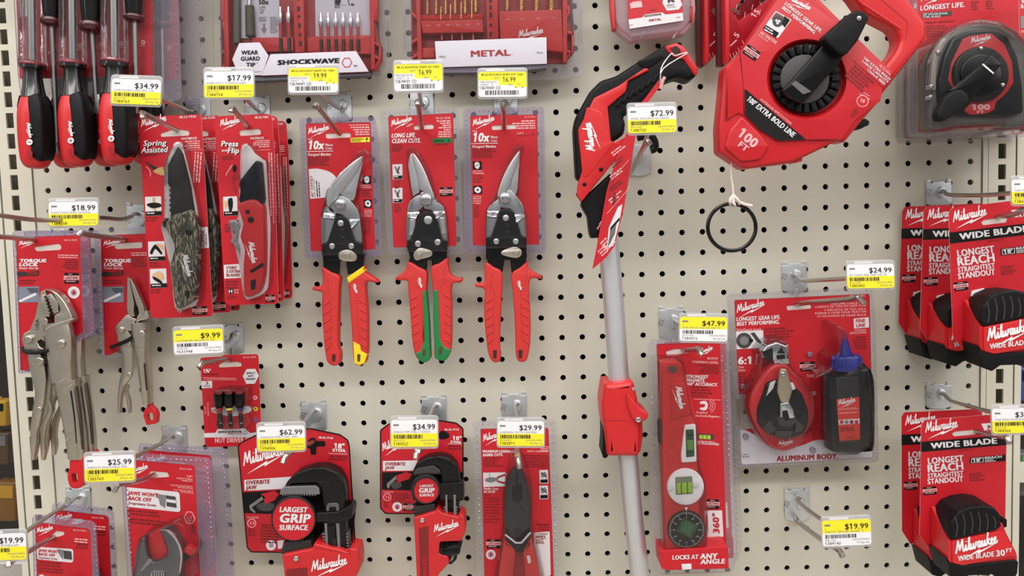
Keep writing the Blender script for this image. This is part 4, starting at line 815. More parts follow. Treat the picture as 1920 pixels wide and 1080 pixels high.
b = MB(); b.ext(fb, R([(478,735),(522,730),(525,770),(580,820),(602,880),(590,980),(475,1000),(432,890),(445,820),(478,790)], 12), .004, .012, RED, 8, 3, holes=[R([(475,862),(548,850),(558,945),(482,952)], 14)]); b.build('hang_tab', t)

# ------------------------------------------------------------------ screwdriver set
SHAFT = mat('shaft_steel', (150, 148, 148), .32, 1.0); NECK = mat('neck_black', (14, 13, 16), .2, coat=.35)
fr = Fr(.075, CA)
t = thing('screwdriver_set', 'carded screwdriver set with red and black handles at the top left, front pack', 'screwdriver set', P3(150, 150, .075), 'screwdriver set packs')
def pr(b):
    for k, (x, y) in enumerate(((236,272),(353,263),(452,257),(570,250),(682,245),(804,238))):
        b.poly(fr, circ(x, y, 13, 16), PINK); b.poly(fr, [(x-5,y-2),(x+5,y-2),(x+5,y+2),(x-5,y+2)], CARD, .0005); b.poly(fr, [(x-2,y-5),(x+2,y-5),(x+2,y+5),(x-2,y+5)], CARD, .0005); b.fine(fr, x-16, y+18, 32, 1, 8, PINK); 
        if k in (1,3): b.fine(fr, x-14, y+30, 30, 2, 9, FINE)
    b.poly(fr, [(100,-60),(160,-60),(160,90),(112,100)], PALE)
card_part(t, fr, R([(75,-400),(860,-400),(866,430),(110,444)], 8), [], pr)
shell_part(t, fr, R([(55,-420),(960,-420),(1000,-100),(1022,560),(915,580),(860,545),(118,545),(100,420)], 22), R([(77,-398),(858,-398),(864,428),(112,442)], 8), [], FLANGE, 34, 5, 22)
def driver(root, x0, y0, x1, y1, ystart, w, mark, hh=.013, red=True):
    """hanging driver: shaft from top (x0,y0) to collar, handle down to (x1,y1); widths in crop px"""
    L = y1 - ystart; X = lambda t: x0 + (x1-x0)*t
    b = MB(); zc = hh
    b.limb(fr, [(X(.30),ystart+L*.30,w*.60,zc),(X(.36),ystart+L*.36,w*.78,zc),(X(.48),ystart+L*.48,w*.97,zc),(X(.65),ystart+L*.65,w*1.0,zc),(X(.82),ystart+L*.82,w*.96,zc),(X(.93),ystart+L*.93,w*.86,zc),(X(.985),ystart+L*.985,w*.60,zc),(X(1),ystart+L,w*.2,zc)], BRED, 20, 2.4, 4)
    r_ = fr.m(w); 
    if mark:
        mx, my = X(.70)-w*.50, ystart+L*.70; f2 = Fr(fr.d + zc + r_*1.0, fr.c, (.38, 0), fr.px(mx, my))
        b.logo(f2, mx-8, my-76, mx+8, my+8, lift=.0004, w=.28, hk=1.0); b.disc(f2, mx+6, my+32, 17, 0, .0006, WHITE, 0, 18)
        for q in ([(mx-4,my+30),(mx+16,my+30),(mx+16,my+34),(mx-4,my+34)],) + (([(mx+4,my+22),(mx+8,my+22),(mx+8,my+42),(mx+4,my+42)],) if mark == '+' else ()): b.poly(f2, q, BRED, .0009)
        b.poly(f2, R([(mx-10,my+80),(mx+26,my+86),(mx+20,my+124),(mx-4,my+116)], 4), CDARK, .0006)
    o = b.build('screwdriver', root)
    b = MB(); b.limb(fr, [(X(.335)+w*.30,ystart+L*.335,w*.40,zc+r_*.1,r_*.70),(X(.40)+w*.44,ystart+L*.40,w*.48,zc+r_*.12,r_*.84),(X(.55)+w*.54,ystart+L*.55,w*.48,zc+r_*.14,r_*.92),(X(.75)+w*.54,ystart+L*.75,w*.48,zc+r_*.14,r_*.91),(X(.87)+w*.52,ystart+L*.87,w*.43,zc+r_*.12,r_*.86),(X(.905)+w*.42,ystart+L*.905,w*.36,zc+r_*.1,r_*.78)], RUB, 28, 4.5, 4); b.build('grip_panel', o)
    b = MB(); b.limb(fr, [(X(.335)-w*.60,ystart+L*.335,w*.20,zc,r_*.55),(X(.42)-w*.84,ystart+L*.43,w*.14,zc,r_*.5),(X(.47)-w*.95,ystart+L*.47,w*.04,zc,r_*.3)], RUB, 14, 3, 3); b.build('grip_panel', o)
    b = MB(); b.limb(fr, [(X(.02),ystart+L*.075,w*.60,zc),(X(.1),ystart+L*.13,w*.58,zc),(X(.2),ystart+L*.24,w*.66,zc),(X(.33),ystart+L*.345,w*.80,zc)], NECK, 18, 2, 3); b.build('neck', o)
    b = MB(); b.limb(fr, [(x0,ystart,w*.55,zc),(x0,ystart+L*.02,w*.82,zc),(x0,ystart+L*.045,w*.84,zc),(x0,ystart+L*.06,w*.62,zc)], mat('collar_maroon', (120, 40, 52), .2, coat=.5), 18, 2, 2)
    b.limb(fr, [(x0,ystart+L*.04,w*.80,zc),(x0,ystart+L*.075,w*.80,zc)], NECK, 18, 2, 1, smooth=False); b.build('collar', o)
    b = MB(); b.limb(fr, [(x0-10,-380,w*.26,zc),(x0,ystart+4,w*.26,zc)], SHAFT, 12, 2, 1, smooth=False); b.build('shaft', o)
driver(t, 183, 0, 205, 950, 342, 80, '-', .019); driver(t, 410, 0, 443, 940, 336, 84, '+', .019); driver(t, 646, 0, 668, 928, 326, 86, '+', .019)
def inv(root, x0, x1, yh, w, sx, sy, flat):
    b = MB(); zc = .012
    b.limb(fr, [(x0-8,-400,w*1.1,zc),(x0-4,-150,w*1.3,zc),(x0-2,-10,w*1.0,zc),(x0,yh*.55,w*.85,zc),(x0,yh*.75,w*.80,zc)], NECK, 16, 2, 4); o = b.build('screwdriver', root)
    b = MB(); b.limb(fr, [(x0,yh*.7,w*1.0,zc),(x0,yh*.8,w*1.12,zc),(x0,yh*.93,w*1.0,zc),(x0,yh,w*.7,zc)], mat('collar_black_red', (70, 16, 24), .25, coat=.5), 16, 2, 3); b.build('collar', o)
    b = MB(); b.limb(fr, [(x0+2,yh-6,15,zc),(sx,sy-60,14,zc)], SHAFT, 12, 2, 1, smooth=False)
    if flat: b.ext(fr, [(sx-14,sy-110),(sx+14,sy-110),(sx+20,sy-20),(sx+18,sy),(sx-18,sy),(sx-20,sy-20)], zc-.002, zc+.002, SHAFT, 3)
    else: b.limb(fr, [(sx,sy-62,14,zc),(sx+1,sy-10,11,zc),(sx+1,sy,5,zc)], SHAFT, 10, 2, 1, smooth=False)
    b.build('shaft', o)
inv(t, 290, 0, 148, 50, 322, 862, False); inv(t, 516, 0, 183, 60, 544, 640, True); inv(t, 755, 0, 122, 50, 768, 640, False)
b = MB()
for x, w in ((183,78),(410,80),(646,82)): b.limb(fr, [(x-6,-300,w*.75,.018),(x,330,w*.8,.018),(x+1,338,w*.86,.018)], BUB, 16, 3, 3, caps=False)
b.ext(fr, R([(110,-380),(850,-380),(860,420),(860,540),(118,545)], 20), 0, .012, BUB, 12, 3)
b.build('blister_dome', t)
c = copy_tree(t, (.010, .0455, .004)); c['label'] = 'carded screwdriver set at the back, violet edge and dark handles between the front ones'

# ------------------------------------------------------------------ driver bit set in a red case
OLIVE = mat('sleeve_olive', (74, 70, 48), .5); BITR = mat('bit_red', (176, 60, 62), .4); CLR = CRED
fr = Fr(.030, CE)
t = thing('bit_set', 'carded driver bit set in a red open case with a hexagon label', 'bit set', P3(570, 145, .030))
def pr(b): b.fine(fr, 1290, 715, 160, 1, 20, BLACK)
card_part(t, fr, R([(150,-300),(1600,-300),(1640,600),(1530,720),(300,745),(170,640)], 20), [], pr, mat('insert_grey', (120, 112, 120), .5))
shell_part(t, fr, R([(90,-320),(1730,-320),(1720,640),(1680,690),(560,780),(150,760),(100,600)], 30), R([(152,-298),(1598,-298),(1638,598),(1528,718),(302,743),(172,638)], 20), [(R([(1690,180),(1730,180),(1740,460),(1700,465)], 10), .004, 8)], FLANGE, 0)
b = MB(); b.ext(fr, R([(165,-280),(1600,-280),(1612,80),(1590,190),(1640,420),(1640,540),(1560,640),(330,650),(170,610),(180,470),(172,190)], 14), .001, .006, mat('case_base_red', (150, 26, 30), .4), 6); base = b.build('case_base', t)
def bar(b, pts, h0=.006, h1=.015, m=CLR, bev=6): b.ext(fr, pts, h0, h1, m, bev, 2)
for nm, parts in (('left_frame', [[(170,-280),(225,-280),(235,200),(245,620),(200,640),(190,200),(170,180)]]), ('hinge', [[(820,-280),(925,-280),(935,480),(850,485)]]), ('right_frame', [[(1530,-280),(1590,-280),(1610,60),(1575,190),(1585,640),(1545,640),(1545,480),(1535,100)]]),
                  ('bit_rail', [[(450,345),(830,340),(835,470),(460,480)]]), ('bit_rail', [[(960,340),(1480,320),(1560,330),(1560,500),(965,480)]])):
    b = MB()
    for q in parts: bar(b, R(q, 6), h1=.013 if nm == 'bit_rail' else .017)
    if nm == 'hinge':
        for y in (-20, 80, 150, 235, 320, 400): b.ext(fr, rbox(878 + (y*.05), y, 24, 44 if y in (-20,80,235,400) else 26, 3), .016, .0175, mat('slot_black', (40, 16, 16), .6))
    b.build(nm, t)
for q in ([(175,200),(195,195),(215,260),(215,310),(190,280)], [(175,460),(240,455),(240,480),(180,490)], [(180,600),(245,560),(245,590),(190,630)], [(1575,190),(1600,180),(1610,60),(1570,40),(1560,60),(1592,75)], [(1580,380),(1640,420),(1640,440),(1580,405)], [(1640,420),(1640,545),(1590,640),(1580,610),(1622,535),(1622,425)], [(1585,500),(1635,540),(1625,560),(1580,525)]):
    b = MB(); bar(b, q, .002, .016, bev=3); b.build('case_truss', t)
for nm, q, m in (('insert_card', [(338,-200),(700,-200),(710,345),(345,352)], LABW), ('insert_card', [(1030,-200),(1535,-200),(1545,325),(1040,335)], LABW)):
    b = MB(); b.ext(fr, q, .006, .0075, m, 0); f2 = fr.up(.0076)
    if q[0][0] < 900:
        b.text(f2, '50x', 515, 40, 92, 44, BLACK, -1, .03); b.text(f2, 'LIFE', 520, 78, 55, 22, GREYP); b.fine(f2, 525, 90, 50, 2, 20, GREYP); b.fine(f2, 520, 155, 75, 4, 12, GREYP); b.fine(f2, 620, 155, 80, 11, 14, GREYP)
        b.poly(f2, [(555,215),(575,215),(575,260),(592,262),(565,312),(535,262),(555,260)], GREYP)
    else:
        b.poly(f2, [(1212,0),(1262,0),(1262,72),(1212,75)], GREYP); b.text(f2, 'o', 1362, 52, 32, 34, BLACK, 0, .03); b.line(f2, 1262, 46, 1325, 46, 3, GREYP); b.line(f2, 1335, -20, 1350, 50, 8, BLACK); b.poly(f2, S([(1215,10),(1262,-20),(1270,20),(1240,50)], 2), BLACK, .0005)
    b.build(nm, t)
b = MB(); b.limb(fr, [(318,-260,30,.010,.004),(318,400,32,.010,.004)], mat('bar_olive_dark', (84, 82, 66), .5), 12, 3, 1, smooth=False); b.build('magnet_bar', t)
b = MB(); b.limb(fr, [(432,55,38,.012),(442,335,42,.012)], OLIVE, 14, 2.6, 1, smooth=False); b.limb(fr, [(428,-60,18,.012),(430,60,18,.012)], STEEL, 12, 2, 1, smooth=False); b.build('bit_holder', t)
def bit(x, y0, y1, w=18, gold=False):
    b = MB(); L = y1-y0; z = .0125
    b.limb(fr, [(x,y0,w*.55,z),(x+1,y0+L*.10,w*.75,z),(x+1,y0+L*.16,w*1.2,z),(x+2,y0+L*.30,w*1.2,z),(x+3,y0+L*.36,w*.8,z)], STEEL, 8, 2, 2, ); o = b.build('driver_bit', t)
    b = MB(); b.limb(fr, [(x+3,y0+L*.36,w*.85,z),(x+8,y0+L*.70,w*.85,z)], BITR, 8, 2, 1, smooth=False); b.build('torsion_zone', o)
    b = MB(); b.limb(fr, [(x+8,y0+L*.70,w*1.1,z),(x+12,y1,w*1.1,z)], mat('shank_dark', (52, 48, 42), .4, .5), 6, 2, 1, smooth=False); b.build('hex_shank', o)
for x in (712, 788): bit(x, 62, 480)
for x in (1083, 1150, 1220, 1288, 1358, 1424): bit(x, 118, 470, 17)
b = MB(); b.ext(fr, [(270,545),(335,395),(525,388),(608,512),(565,640),(545,694),(310,694),(300,620)], .019, .0215, LABW, 2, side=CDARK); f2 = fr.up(.0216)
for k, (w, x, wd) in enumerate((('WEAR', 355, 156), ('GUARD', 350, 178), ('TIP', 400, 85))): b.text(f2, w, x, 502+k*56, wd, 38, BLACK, -1, .03)
b.text(f2, 'TM', 492, 582, 14, 8, BLACK); b.line(f2, 470, 662, 540, 655, 4, GREYP); b.build('hexagon_label', t)
b = MB(); b.ext(fr, [(622,497),(1412,468),(1532,660),(540,697)], .0195, .0220, LABW, 2, side=CDARK); f2 = fr.up(.0221)
b.text(f2, 'SHOCKWAVE', 688, 596, 570, 44, BLACK, -2, .05, .08); b.text(f2, 'IMPACT DUTY', 1000, 640, 250, 26, CARD, -2, .02, .1); b.text(f2, 'TM', 1385, 614, 34, 16, BLACK)
hexo = [(1278,575),(1302,532),(1350,530),(1376,572),(1352,617),(1304,620)]; b.flat(f2, hexo, .0003, CARD, holes=[inset(hexo[::-1] if sarea(hexo) < 0 else hexo, 7)])
b.build('banner_label', t)
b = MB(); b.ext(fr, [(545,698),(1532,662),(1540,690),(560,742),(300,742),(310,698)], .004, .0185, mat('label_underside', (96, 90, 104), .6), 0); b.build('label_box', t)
b = MB(); b.ext(fr, R([(160,-290),(1620,-290),(1650,420),(1650,560),(1560,650),(330,700),(180,650),(170,470)], 18), 0, .0185, BUB, 14, 3, flare=5); b.build('blister_shell', t)

# ------------------------------------------------------------------ drill bit set
fr = Fr(.030, CF)
t = thing('drill_bit_set', 'carded gold drill bit set in red case with white METAL box', 'drill bit set', P3(920, 145, .030))
card_part(t, fr, R([(230,-300),(1690,-300),(1710,480),(1620,580),(260,560)], 20), [], None, mat('insert_grey', (120,112,120), .5))
shell_part(t, fr, R([(160,-320),(1780,-320),(1800,600),(1770,690),(1500,720),(260,720),(190,620),(180,460)], 30), R([(232,-298),(1688,-298),(1708,478),(1618,578),(262,558)], 20), [(R([(1755,80),(1780,80),(1785,390),(1758,392)], 10), .004, 6), (R([(165,120),(190,120),(200,450),(175,455)], 10), .004, 6)], FLANGE, 0)
b = MB(); b.ext(fr, R([(245,-280),(1660,-280),(1680,120),(1650,150),(1710,280),(1705,460),(1620,560),(1480,575),(310,545),(250,520),(250,130)], 12), .001, .005, mat('case_base_red', (150,26,30), .4), 6); b.build('case_base', t)
for nm, q, h in (('left_frame', [(270,-280),(320,-280),(330,200),(345,545),(300,545),(295,200)], .017), ('hinge', [(905,-280),(1020,-280),(1030,345),(930,350)], .016), ('right_frame', [(1605,-280),(1650,-280),(1650,560),(1610,560)], .017)):
    b = MB(); bar(b, R(q, 6), .004, h)
    if nm == 'hinge':
        for y in (5, 65, 135, 225, 310): b.ext(fr, rbox(960, y, 24, 46 if y in (135, 310) else 30, 2), .0155, .0166, MATS['slot_black'])
    b.build(nm, t)
for q in ([(250,100),(300,150),(300,180),(255,140)], [(245,375),(300,335),(300,365),(250,395)], [(250,510),(300,470),(300,500),(262,532)], [(1640,30),(1670,60),(1680,110),(1640,180),(1640,150),(1655,100)], [(1640,270),(1710,290),(1710,320),(1640,300)], [(1690,290),(1708,290),(1705,460),(1620,560),(1610,545),(1690,455)], [(1640,440),(1700,470),(1690,490),(1640,470)]):
    b = MB(); bar(b, q, .002, .016, bev=3); b.build('case_truss', t)
b = MB(); bar(b, R([(330,185),(890,170),(895,290),(350,300)], 6), .004, .016); bar(b, R([(345,430),(460,430),(460,520),(345,520)], 8), .004, .015); bar(b, R([(320,130),(890,120),(892,168),(330,182)], 4), .004, .010)
f2 = fr.up(.0161)
for k, s_ in enumerate(('1/8', '1/8', '9/64', '5/32', '3/16', '7/32')): b.text(f2, s_, 380+k*90, 240-k*3, 34, 16, PINK, -1, .01)
b.build('drill_tray', t)
b = MB(); bar(b, R([(1035,100),(1598,85),(1612,470),(1050,400)], 14), .004, .017); f2 = fr.up(.0171)
for k, s_ in enumerate(('1/4', '5/16', '3/8', '1/2')): b.text(f2, s_, 1093+k*138, 184-k*5, 34, 17, PINK, -1, .01)
b.logo(f2, 1212, 335, 1435, 292, hk=1.1); b.build('drill_tray', t)
for x in (520, 612, 702, 802):
    b = MB(); b.limb(fr, [(x,300,8,.011,.001),(x+2,360,8,.011,.001)], mat('case_shine', (222, 110, 104), .35), 8, 2, 1, smooth=False); b.build('drill_shank', t)
def drill(x, y0, y1, w):
    b = MB(); n_ = int((y1-y0)/22) + 2; sec = []
    for k in range(n_*2): sec.append((x + (5 if k % 2 else -4) * w/14, y0 + (y1-y0)*k/(n_*2-1), w*(1.0 if k % 2 else .62), .012))
    b.limb(fr, sec, GOLD, 10, 2, 2); b.build('drill_bit', t)
for x, y1, w in ((390,125,10),(470,125,12),(555,125,12),(640,120,14),(730,120,14),(825,105,15)): drill(x, -150, y1, w)
for x, y0, y1 in ((512,60,175),(598,40,172),(695,20,170),(790,0,168)): drill(x, y0, y1, 7)
for x, w in ((1108,17),(1235,20),(1370,22),(1505,25)): drill(x, -180, 92, w)
b = MB(); b.ext(fr, [(458,372),(1462,335),(1466,573),(472,606)], .0185, .024, LABW, 1, side=mat('box_side', (205, 200, 206), .5)); f2 = fr.up(.0241)
b.text(f2, 'METAL', 782, 510, 356, 56, CDARK, -2, .028); b.text(f2, 'METAL', 498, 517, 58, 15, GREYP, -1, .01); b.text(f2, 'METAL', 1374, 480, 58, 15, GREYP, -1, .01); b.text(f2, 'TM', 1142, 492, 16, 6, GREYP); b.build('label_box', t)
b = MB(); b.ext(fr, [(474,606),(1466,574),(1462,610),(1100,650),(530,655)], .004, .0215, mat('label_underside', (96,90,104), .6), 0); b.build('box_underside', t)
b = MB(); b.ext(fr, R([(240,-290),(1680,-290),(1700,120),(1720,280),(1715,470),(1620,580),(300,580),(245,530)], 18), 0, .0182, BUB, 14, 3, flare=5); b.build('blister_shell', t)

# ------------------------------------------------------------------ small clear case
fr = Fr(.045, CX)
t = thing('bit_case', 'small clear and red bit case with a white METAL label, at top centre', 'bit case', P3(1225, 76, .045))
b = MB(); out = R([(78,-200),(610,-200),(622,60),(612,140),(548,216),(208,262),(125,195),(95,150)], 10); b.ext(fr, out, -.012, .004, mat('case_pink_clear', (196, 150, 156), .25), 8, 3, holes=[]); b.build('case_tray', t)
b = MB(); b.ext(fr, inset(out, 26), .004, .010, clear('case_window', .03, (190, 170, 180), .1, .25), 8, 3); b.build('clear_lid', t)
b = MB(); b.ext(fr, [(190,-200),(530,-200),(540,75),(545,130),(205,182),(195,110)], .0102, .0108, CARD, 0); f2 = fr.up(.0108)
b.poly(f2, [(197,124),(285,110),(300,92),(410,78),(430,92),(540,80),(545,130),(205,182)], PALE); b.text(f2, 'SHOCKWAVE', 298, 108, 108, 13, BLACK, -7, .03, .05, .0006); b.text(f2, 'METAL', 328, 136, 78, 14, CDARK, -7, .04, lift=.0006)
b.fine(f2, 205, 158, 26, 1, 8, GREYP, -7, lift=.0006); b.fine(f2, 500, 108, 26, 1, 8, GREYP, -7, lift=.0006)
b.poly(f2, [(412,20),(425,-60),(500,-60),(538,30),(515,60),(440,68)], PALE); b.text(f2, 'IMPACT', 440, 40, 50, 12, GREYP, -7, .02, lift=.0006); b.fine(f2, 446, 46, 60, 1, 8, GREYP, -7, lift=.0006); b.poly(f2, [(445,-10),(478,-15),(490,12),(470,14),(466,2),(455,20),(445,16)], mat('ink_dark', (60,58,58), .6), .0006)
b.poly(f2, [(205,20),(280,10),(285,45),(212,54)], PINK); b.fine(f2, 222, 12, 60, 4, 11, PALE, -7, lift=.0006); b.fine(f2, 330, 62, 70, 1, 8, FINE, -6); b.build('case_label', t)
for q in ([(80,-80),(95,-82),(112,60),(120,185),(100,180),(85,60)], [(585,40),(605,35),(608,130),(590,140)]): b = MB(); b.ext(fr, R(q, 3), -.008, .008, CRED, 3); b.build('case_hinge', t)
for x0, x1 in ((272,290),(478,500)): b = MB(); b.line(fr, x0, 240, x1+12, 190, 6, PALE, .0045); b.build('latch_rib', t)

# ------------------------------------------------------------------ rafter squares
SQ = mat('square_red', (176, 22, 40), .3, .3)
def square(name, label, dx, dd, grp):
    fr = Fr(.064 - dd, CL); t = thing(name, label, 'rafter square', P3(1365+dx*.3147, 110, .064-dd), grp); sh = lambda L: shift(L, dx, 0)
    b = MB(); b.ext(fr, sh([(140,-460),(700,-460),(440,58),(240,270),(152,368)]), -.002, .001, SQ, 2, 2, holes=[sh([(164,62),(420,-190),(420,-40),(300,60),(205,122)])])
    for k in range(24):
        x, y = 165 + k*15, 352 - k*15.5; L = 36 if k % 5 == 0 else 22 if k % 2 else 15
        b.line(fr, x+dx, y, x+dx-L*.35, y-L, 3, PINK, .0013)
    for s_, x, y in (('5', 200, 228), ('15', 305, 108), ('30', 400, -10)): b.text(fr, s_, x+dx, y, 24*len(s_), 34, PINK, -55, .02, lift=.0013)
    for x, y in ((190,60),(240,105),(285,60),(330,90)): b.line(fr, x+dx, y, x+dx+6, y-34, 3, PINK, .0013)
    b.line(fr, 155+dx, 275, 195+dx, 238, 7, PINK, .0013); b.build('ruled_plate', t)
    b = MB(); b.ext(fr, sh([(118,-460),(142,-460),(155,355),(148,372),(130,368)]), -.012, .012, RED, 3, 2); b.build('square_fence', t)
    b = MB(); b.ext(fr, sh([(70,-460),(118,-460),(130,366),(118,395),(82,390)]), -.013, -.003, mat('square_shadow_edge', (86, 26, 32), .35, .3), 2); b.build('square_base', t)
square('rafter_square', 'red metal rafter square with white scale marks touching the big chalk reel', 0, 0, 'rafter squares')
square('rafter_square', 'red metal rafter square hanging left of another one, only its left part visible', -122, .03, 'rafter squares')

# ------------------------------------------------------------------ measuring wheel
fr = Fr(.075, CJ); fk = fr.crop(CK)
t = thing('measuring_wheel', 'measuring wheel with aluminium tube, red clamp and red-black pistol handle', 'measuring wheel', P3(1160, 480, .06))
b = MB(); b.ext(fr, R([(100,735),(225,620),(222,650),(175,905),(140,908),(132,880),(124,812),(96,762)], 6), -.014, .012, RUB, 12, 4)
b.ext(fr, R([(470,50),(610,165),(600,195),(570,212),(520,196),(470,215),(420,255),(330,330),(278,372),(290,400),(282,450),(225,485),(170,560),(100,660),(72,640),(60,420),(70,370),(130,262),(180,212),(250,190),(370,112)], 14, 5), -.016, .013, RUB, 20, 5)
b.ext(fr, R([(340,128),(440,85),(465,110),(390,160),(350,150)], 8), .0125, .0142, RUB, 4, 2); b.build('handle_grip', t)
b = MB(); b.ext(fr, R([(388,160),(392,168),(300,215),(290,262),(210,330),(225,480),(240,484),(330,445),(300,500),(215,600),(95,748),(76,720),(80,670),(100,600),(82,470),(80,430),(150,290),(260,235),(340,180),(375,158)], 6, 3), .004, .0165, BRED, 5, 3)
b.logo(fr, 150, 522, 132, 398, hk=1.25, lift=.0169, w=.24); b.build('side_shell', t)
b = MB(); b.ext(fr, R([(118,330),(172,345),(188,360),(222,480),(240,486),(120,640),(100,640),(92,560),(84,470),(100,400)], 6), .0163, .0172, BRED, 6, 2); b.logo(fr, 152, 522, 134, 398, hk=1.25, lift=.0176, w=.24); b.build('logo_panel', t)
for k in range(7):
    b = MB(); x, y = 262 + k*26, 308 - k*17; b.ext(fr, rbox(x, y, 15, 44, 28, 6), .0120, .0148, RUB, 4, 2); b.build('grip_rib', t)
b = MB(); b.ext(fr, R([(462,62),(515,46),(548,64),(610,160),(604,190),(592,190),(545,120),(500,110),(468,80)], 8), -.0162, .0145, BRED, 8, 3, holes=[])
b.ext(fr, R([(482,72),(512,60),(530,78),(534,104),(502,98)], 6), .0144, .0149, mat('grip_slot', (52,12,14), .7), 0); b.build('end_cap', t)
b = MB(); bolt(b, fr, 181, 604, 10, .014, .0175, GLB, 12); b.build('screw', t)
b = MB(); bolt(b, fr, 108, 670, 9, .014, .0175, GLB, 12); b.build('screw', t)
b = MB(); b.limb(fk, [(95,-60,33,0),(118,200,33,0),(138,500,33,0)], ALU, 24, 2, 1, smooth=False); b.build('upper_tube', t)
b = MB(); b.limb(fk, [(134,465,33,0),(166,720,31.5,0),(182,900,31,0),(203,1080,31,0),(222,1270,31,0),(240,1500,31,0)], ALU, 24, 2, 1, smooth=False); b.build('lower_tube', t)
b = MB(); b.ext(fk, R([(91,474),(120,472),(182,464),(196,520),(206,640),(202,695),(196,704),(100,704),(94,640),(86,590),(81,540)], 10), -.026, .025, BRED, 18, 4); b.line(fk, 84, 588, 160, 590, 1.5, CDARK, .0252); b.build('clamp', t)
b = MB(); b.ext(fk, S([(160,505),(180,520),(200,545),(225,562),(230,575),(222,588),(200,596),(182,588),(165,550)], 3), -.012, .029, BRED, 8, 3); b.ext(fk, R([(185,590),(210,585),(212,640),(204,690),(196,690)], 5), -.01, .012, BRED, 4); b.build('clamp_lever', t)
b = MB(); bolt(b, fk, 198, 587, 9, .026, .0325, CHROME, 14); b.build('clamp_screw', t)
b = MB(); bolt(b, fk, 182, 490, 5, .02, .0255, CHROME, 10); b.build('clamp_screw', t)
b = MB(); b.ext(fk, R([(86,565),(96,580),(100,640),(98,704),(82,698),(86,650)], 4), -.024, .012, RUB, 4); b.build('release_button', t)
b = MB(); b.tube([fr.pt(340,462,-.03), fr.pt(390,455,-.03), fr.pt(412,480,-.03), fr.pt(415,510,-.03), fr.pt(400,518,-.03)], .0052, RUB, 10, 4); b.build('wire_loop', t)
# the tag tied to it
ft = Fr(.108, CJ, (.22, 0), (1158, 300))
g = thing('hang_tag', 'long red card tag on a white string, hanging over the measuring wheel handle', 'hang tag', P3(1130, 500, .1))
def pr(b):
    b.poly(ft, [(255,770),(275,757),(258,850),(235,940),(205,955),(215,860)], PALE); b.poly(ft, [(222,860),(262,815),(262,828),(220,875)], BLACK, .0005)
    for k in range(12): b.line(ft, 222+k*2.4, 870-k*3, 212+k*2.6, 945-k*5, 1.1, BLACK, .0005)
    b.text(ft, 'Milwaukee', 168, 870, 40, 9, PINK, -66, .01); b.fine(ft, 175, 930, 60, 4, 13, PINK, -45); b.fine(ft, 165, 965, 55, 3, 12, PINK, -42)
    for k in range(5): b.fine(ft, 212+k*3, 740-k*52, 70, 2, 12, FINE if k % 2 else PINK, -38)
    b.line(ft, 206, 800, 310, 680, 2, PINK); b.line(ft, 226, 650, 306, 560, 2, PINK); b.poly(ft, S([(232,720),(244,705),(246,740),(234,770)], 2), FINE)
    b.line(ft, 205, 760, 262, 560, 2, CDARK)
card_part(g, ft, [(432,215),(456,208),(440,240),(370,330),(335,440),(310,600),(282,770),(240,942),(200,995),(142,1044),(165,925),(205,700),(240,580),(290,450),(360,310)], [], pr, CARD, .0006, 'tag_card')
b = MB(); b.tube([ft.pt(446,232,.001), ft.pt(445,160,.012), fr.pt(490,95,.0185), fr.pt(505,104,.0185), fr.pt(560,92,.0185), ft.pt(455,160,.012), ft.pt(440,225,.001)], .0006, WHITE, 6, 4); b.tube([ft.pt(442,250,.002), ft.pt(452,215,.003), ft.pt(462,198,.003)], .0018, PINK, 6, 2); b.build('string', g)

# ------------------------------------------------------------------ large chalk reel
fr = Fr(.150, CL)
t = thing('chalk_reel', 'large red chalk reel with black crank arm and 100 FT nose, at the top', 'chalk reel', P3(1430, 310, .150))
DRED = mat('reel_red', (186, 22, 32), .35)
b = MB(); b.ext(fr, R([(222,312),(460,-60),(640,-60),(1120,420),(1050,600),(925,745),(840,850),(800,838),(560,955),(530,968),(240,1005),(90,905),(86,765),(122,400)], 18, 4), -.013, .0105, DRED, 26, 5, holes=[circ(612, 470, 236, 40)])
b.ext(fr, R([(132,402),(215,330),(240,520),(245,690),(205,675),(130,720)], 8), .010, .0125, DRED, 8, 3)
b.ext(fr, R([(150,780),(225,690),(330,790),(390,870),(340,950),(225,965),(125,880)], 16), .010, .0135, DRED, 12, 3)
f2 = fr.up(.0136); b.text(f2, '100', 196, 806, 128, 60, PINK, 38, .03); b.text(f2, 'FT', 200, 868, 62, 38, PINK, 38, .03); b.build('reel_body', t)
b = MB(); b.ext(fr, R([(600,-90),(650,-250),(960,-300),(1100,-180),(1330,138),(1326,232),(1050,582),(1020,470),(1080,388),(1150,300),(1172,232),(1140,165),(960,72),(890,-30),(820,-90),(720,-60),(700,0)], 26, 5), -.018, .006, BRED, 30, 6)
for k in range(9): b.ext(fr, rbox(945+k*26, 20+k*17, 12, 52, -48, 5), .0045, .0068, BRED, 5, 2)
b.line(fr, 1060, 0, 1215, 130, 4, CDARK, .0063); b.line(fr, 1215, 130, 1200, 240, 4, CDARK, .0063); b.build('carry_handle', t)
cx, cy = 612, 470
b = MB(); slv = R([(462,-40),(560,-30),(830,152),(1128,432),(1065,522),(1052,600),(900,720),(822,832),(592,832),(440,838),(330,770),(246,690),(236,525),(216,316)], 8)
b.ext(fr, slv, .0105, .013, CARD, 3, 2, holes=[circ(cx, cy, 238, 40)], side=CDARK); f2 = fr.up(.013); A = 39
b.poly(f2, [(241,532),(252,535),(605,828),(592,833),(440,838),(330,770),(248,688)], BLACK); b.text(f2, "100' EXTRA BOLD LINE", 252, 596, 355, 34, PALE, A, .03, .1, .0006); b.text(f2, 'OUTDOOR APPLICATIONS', 333, 596, 235, 15, PINK, A, .012)
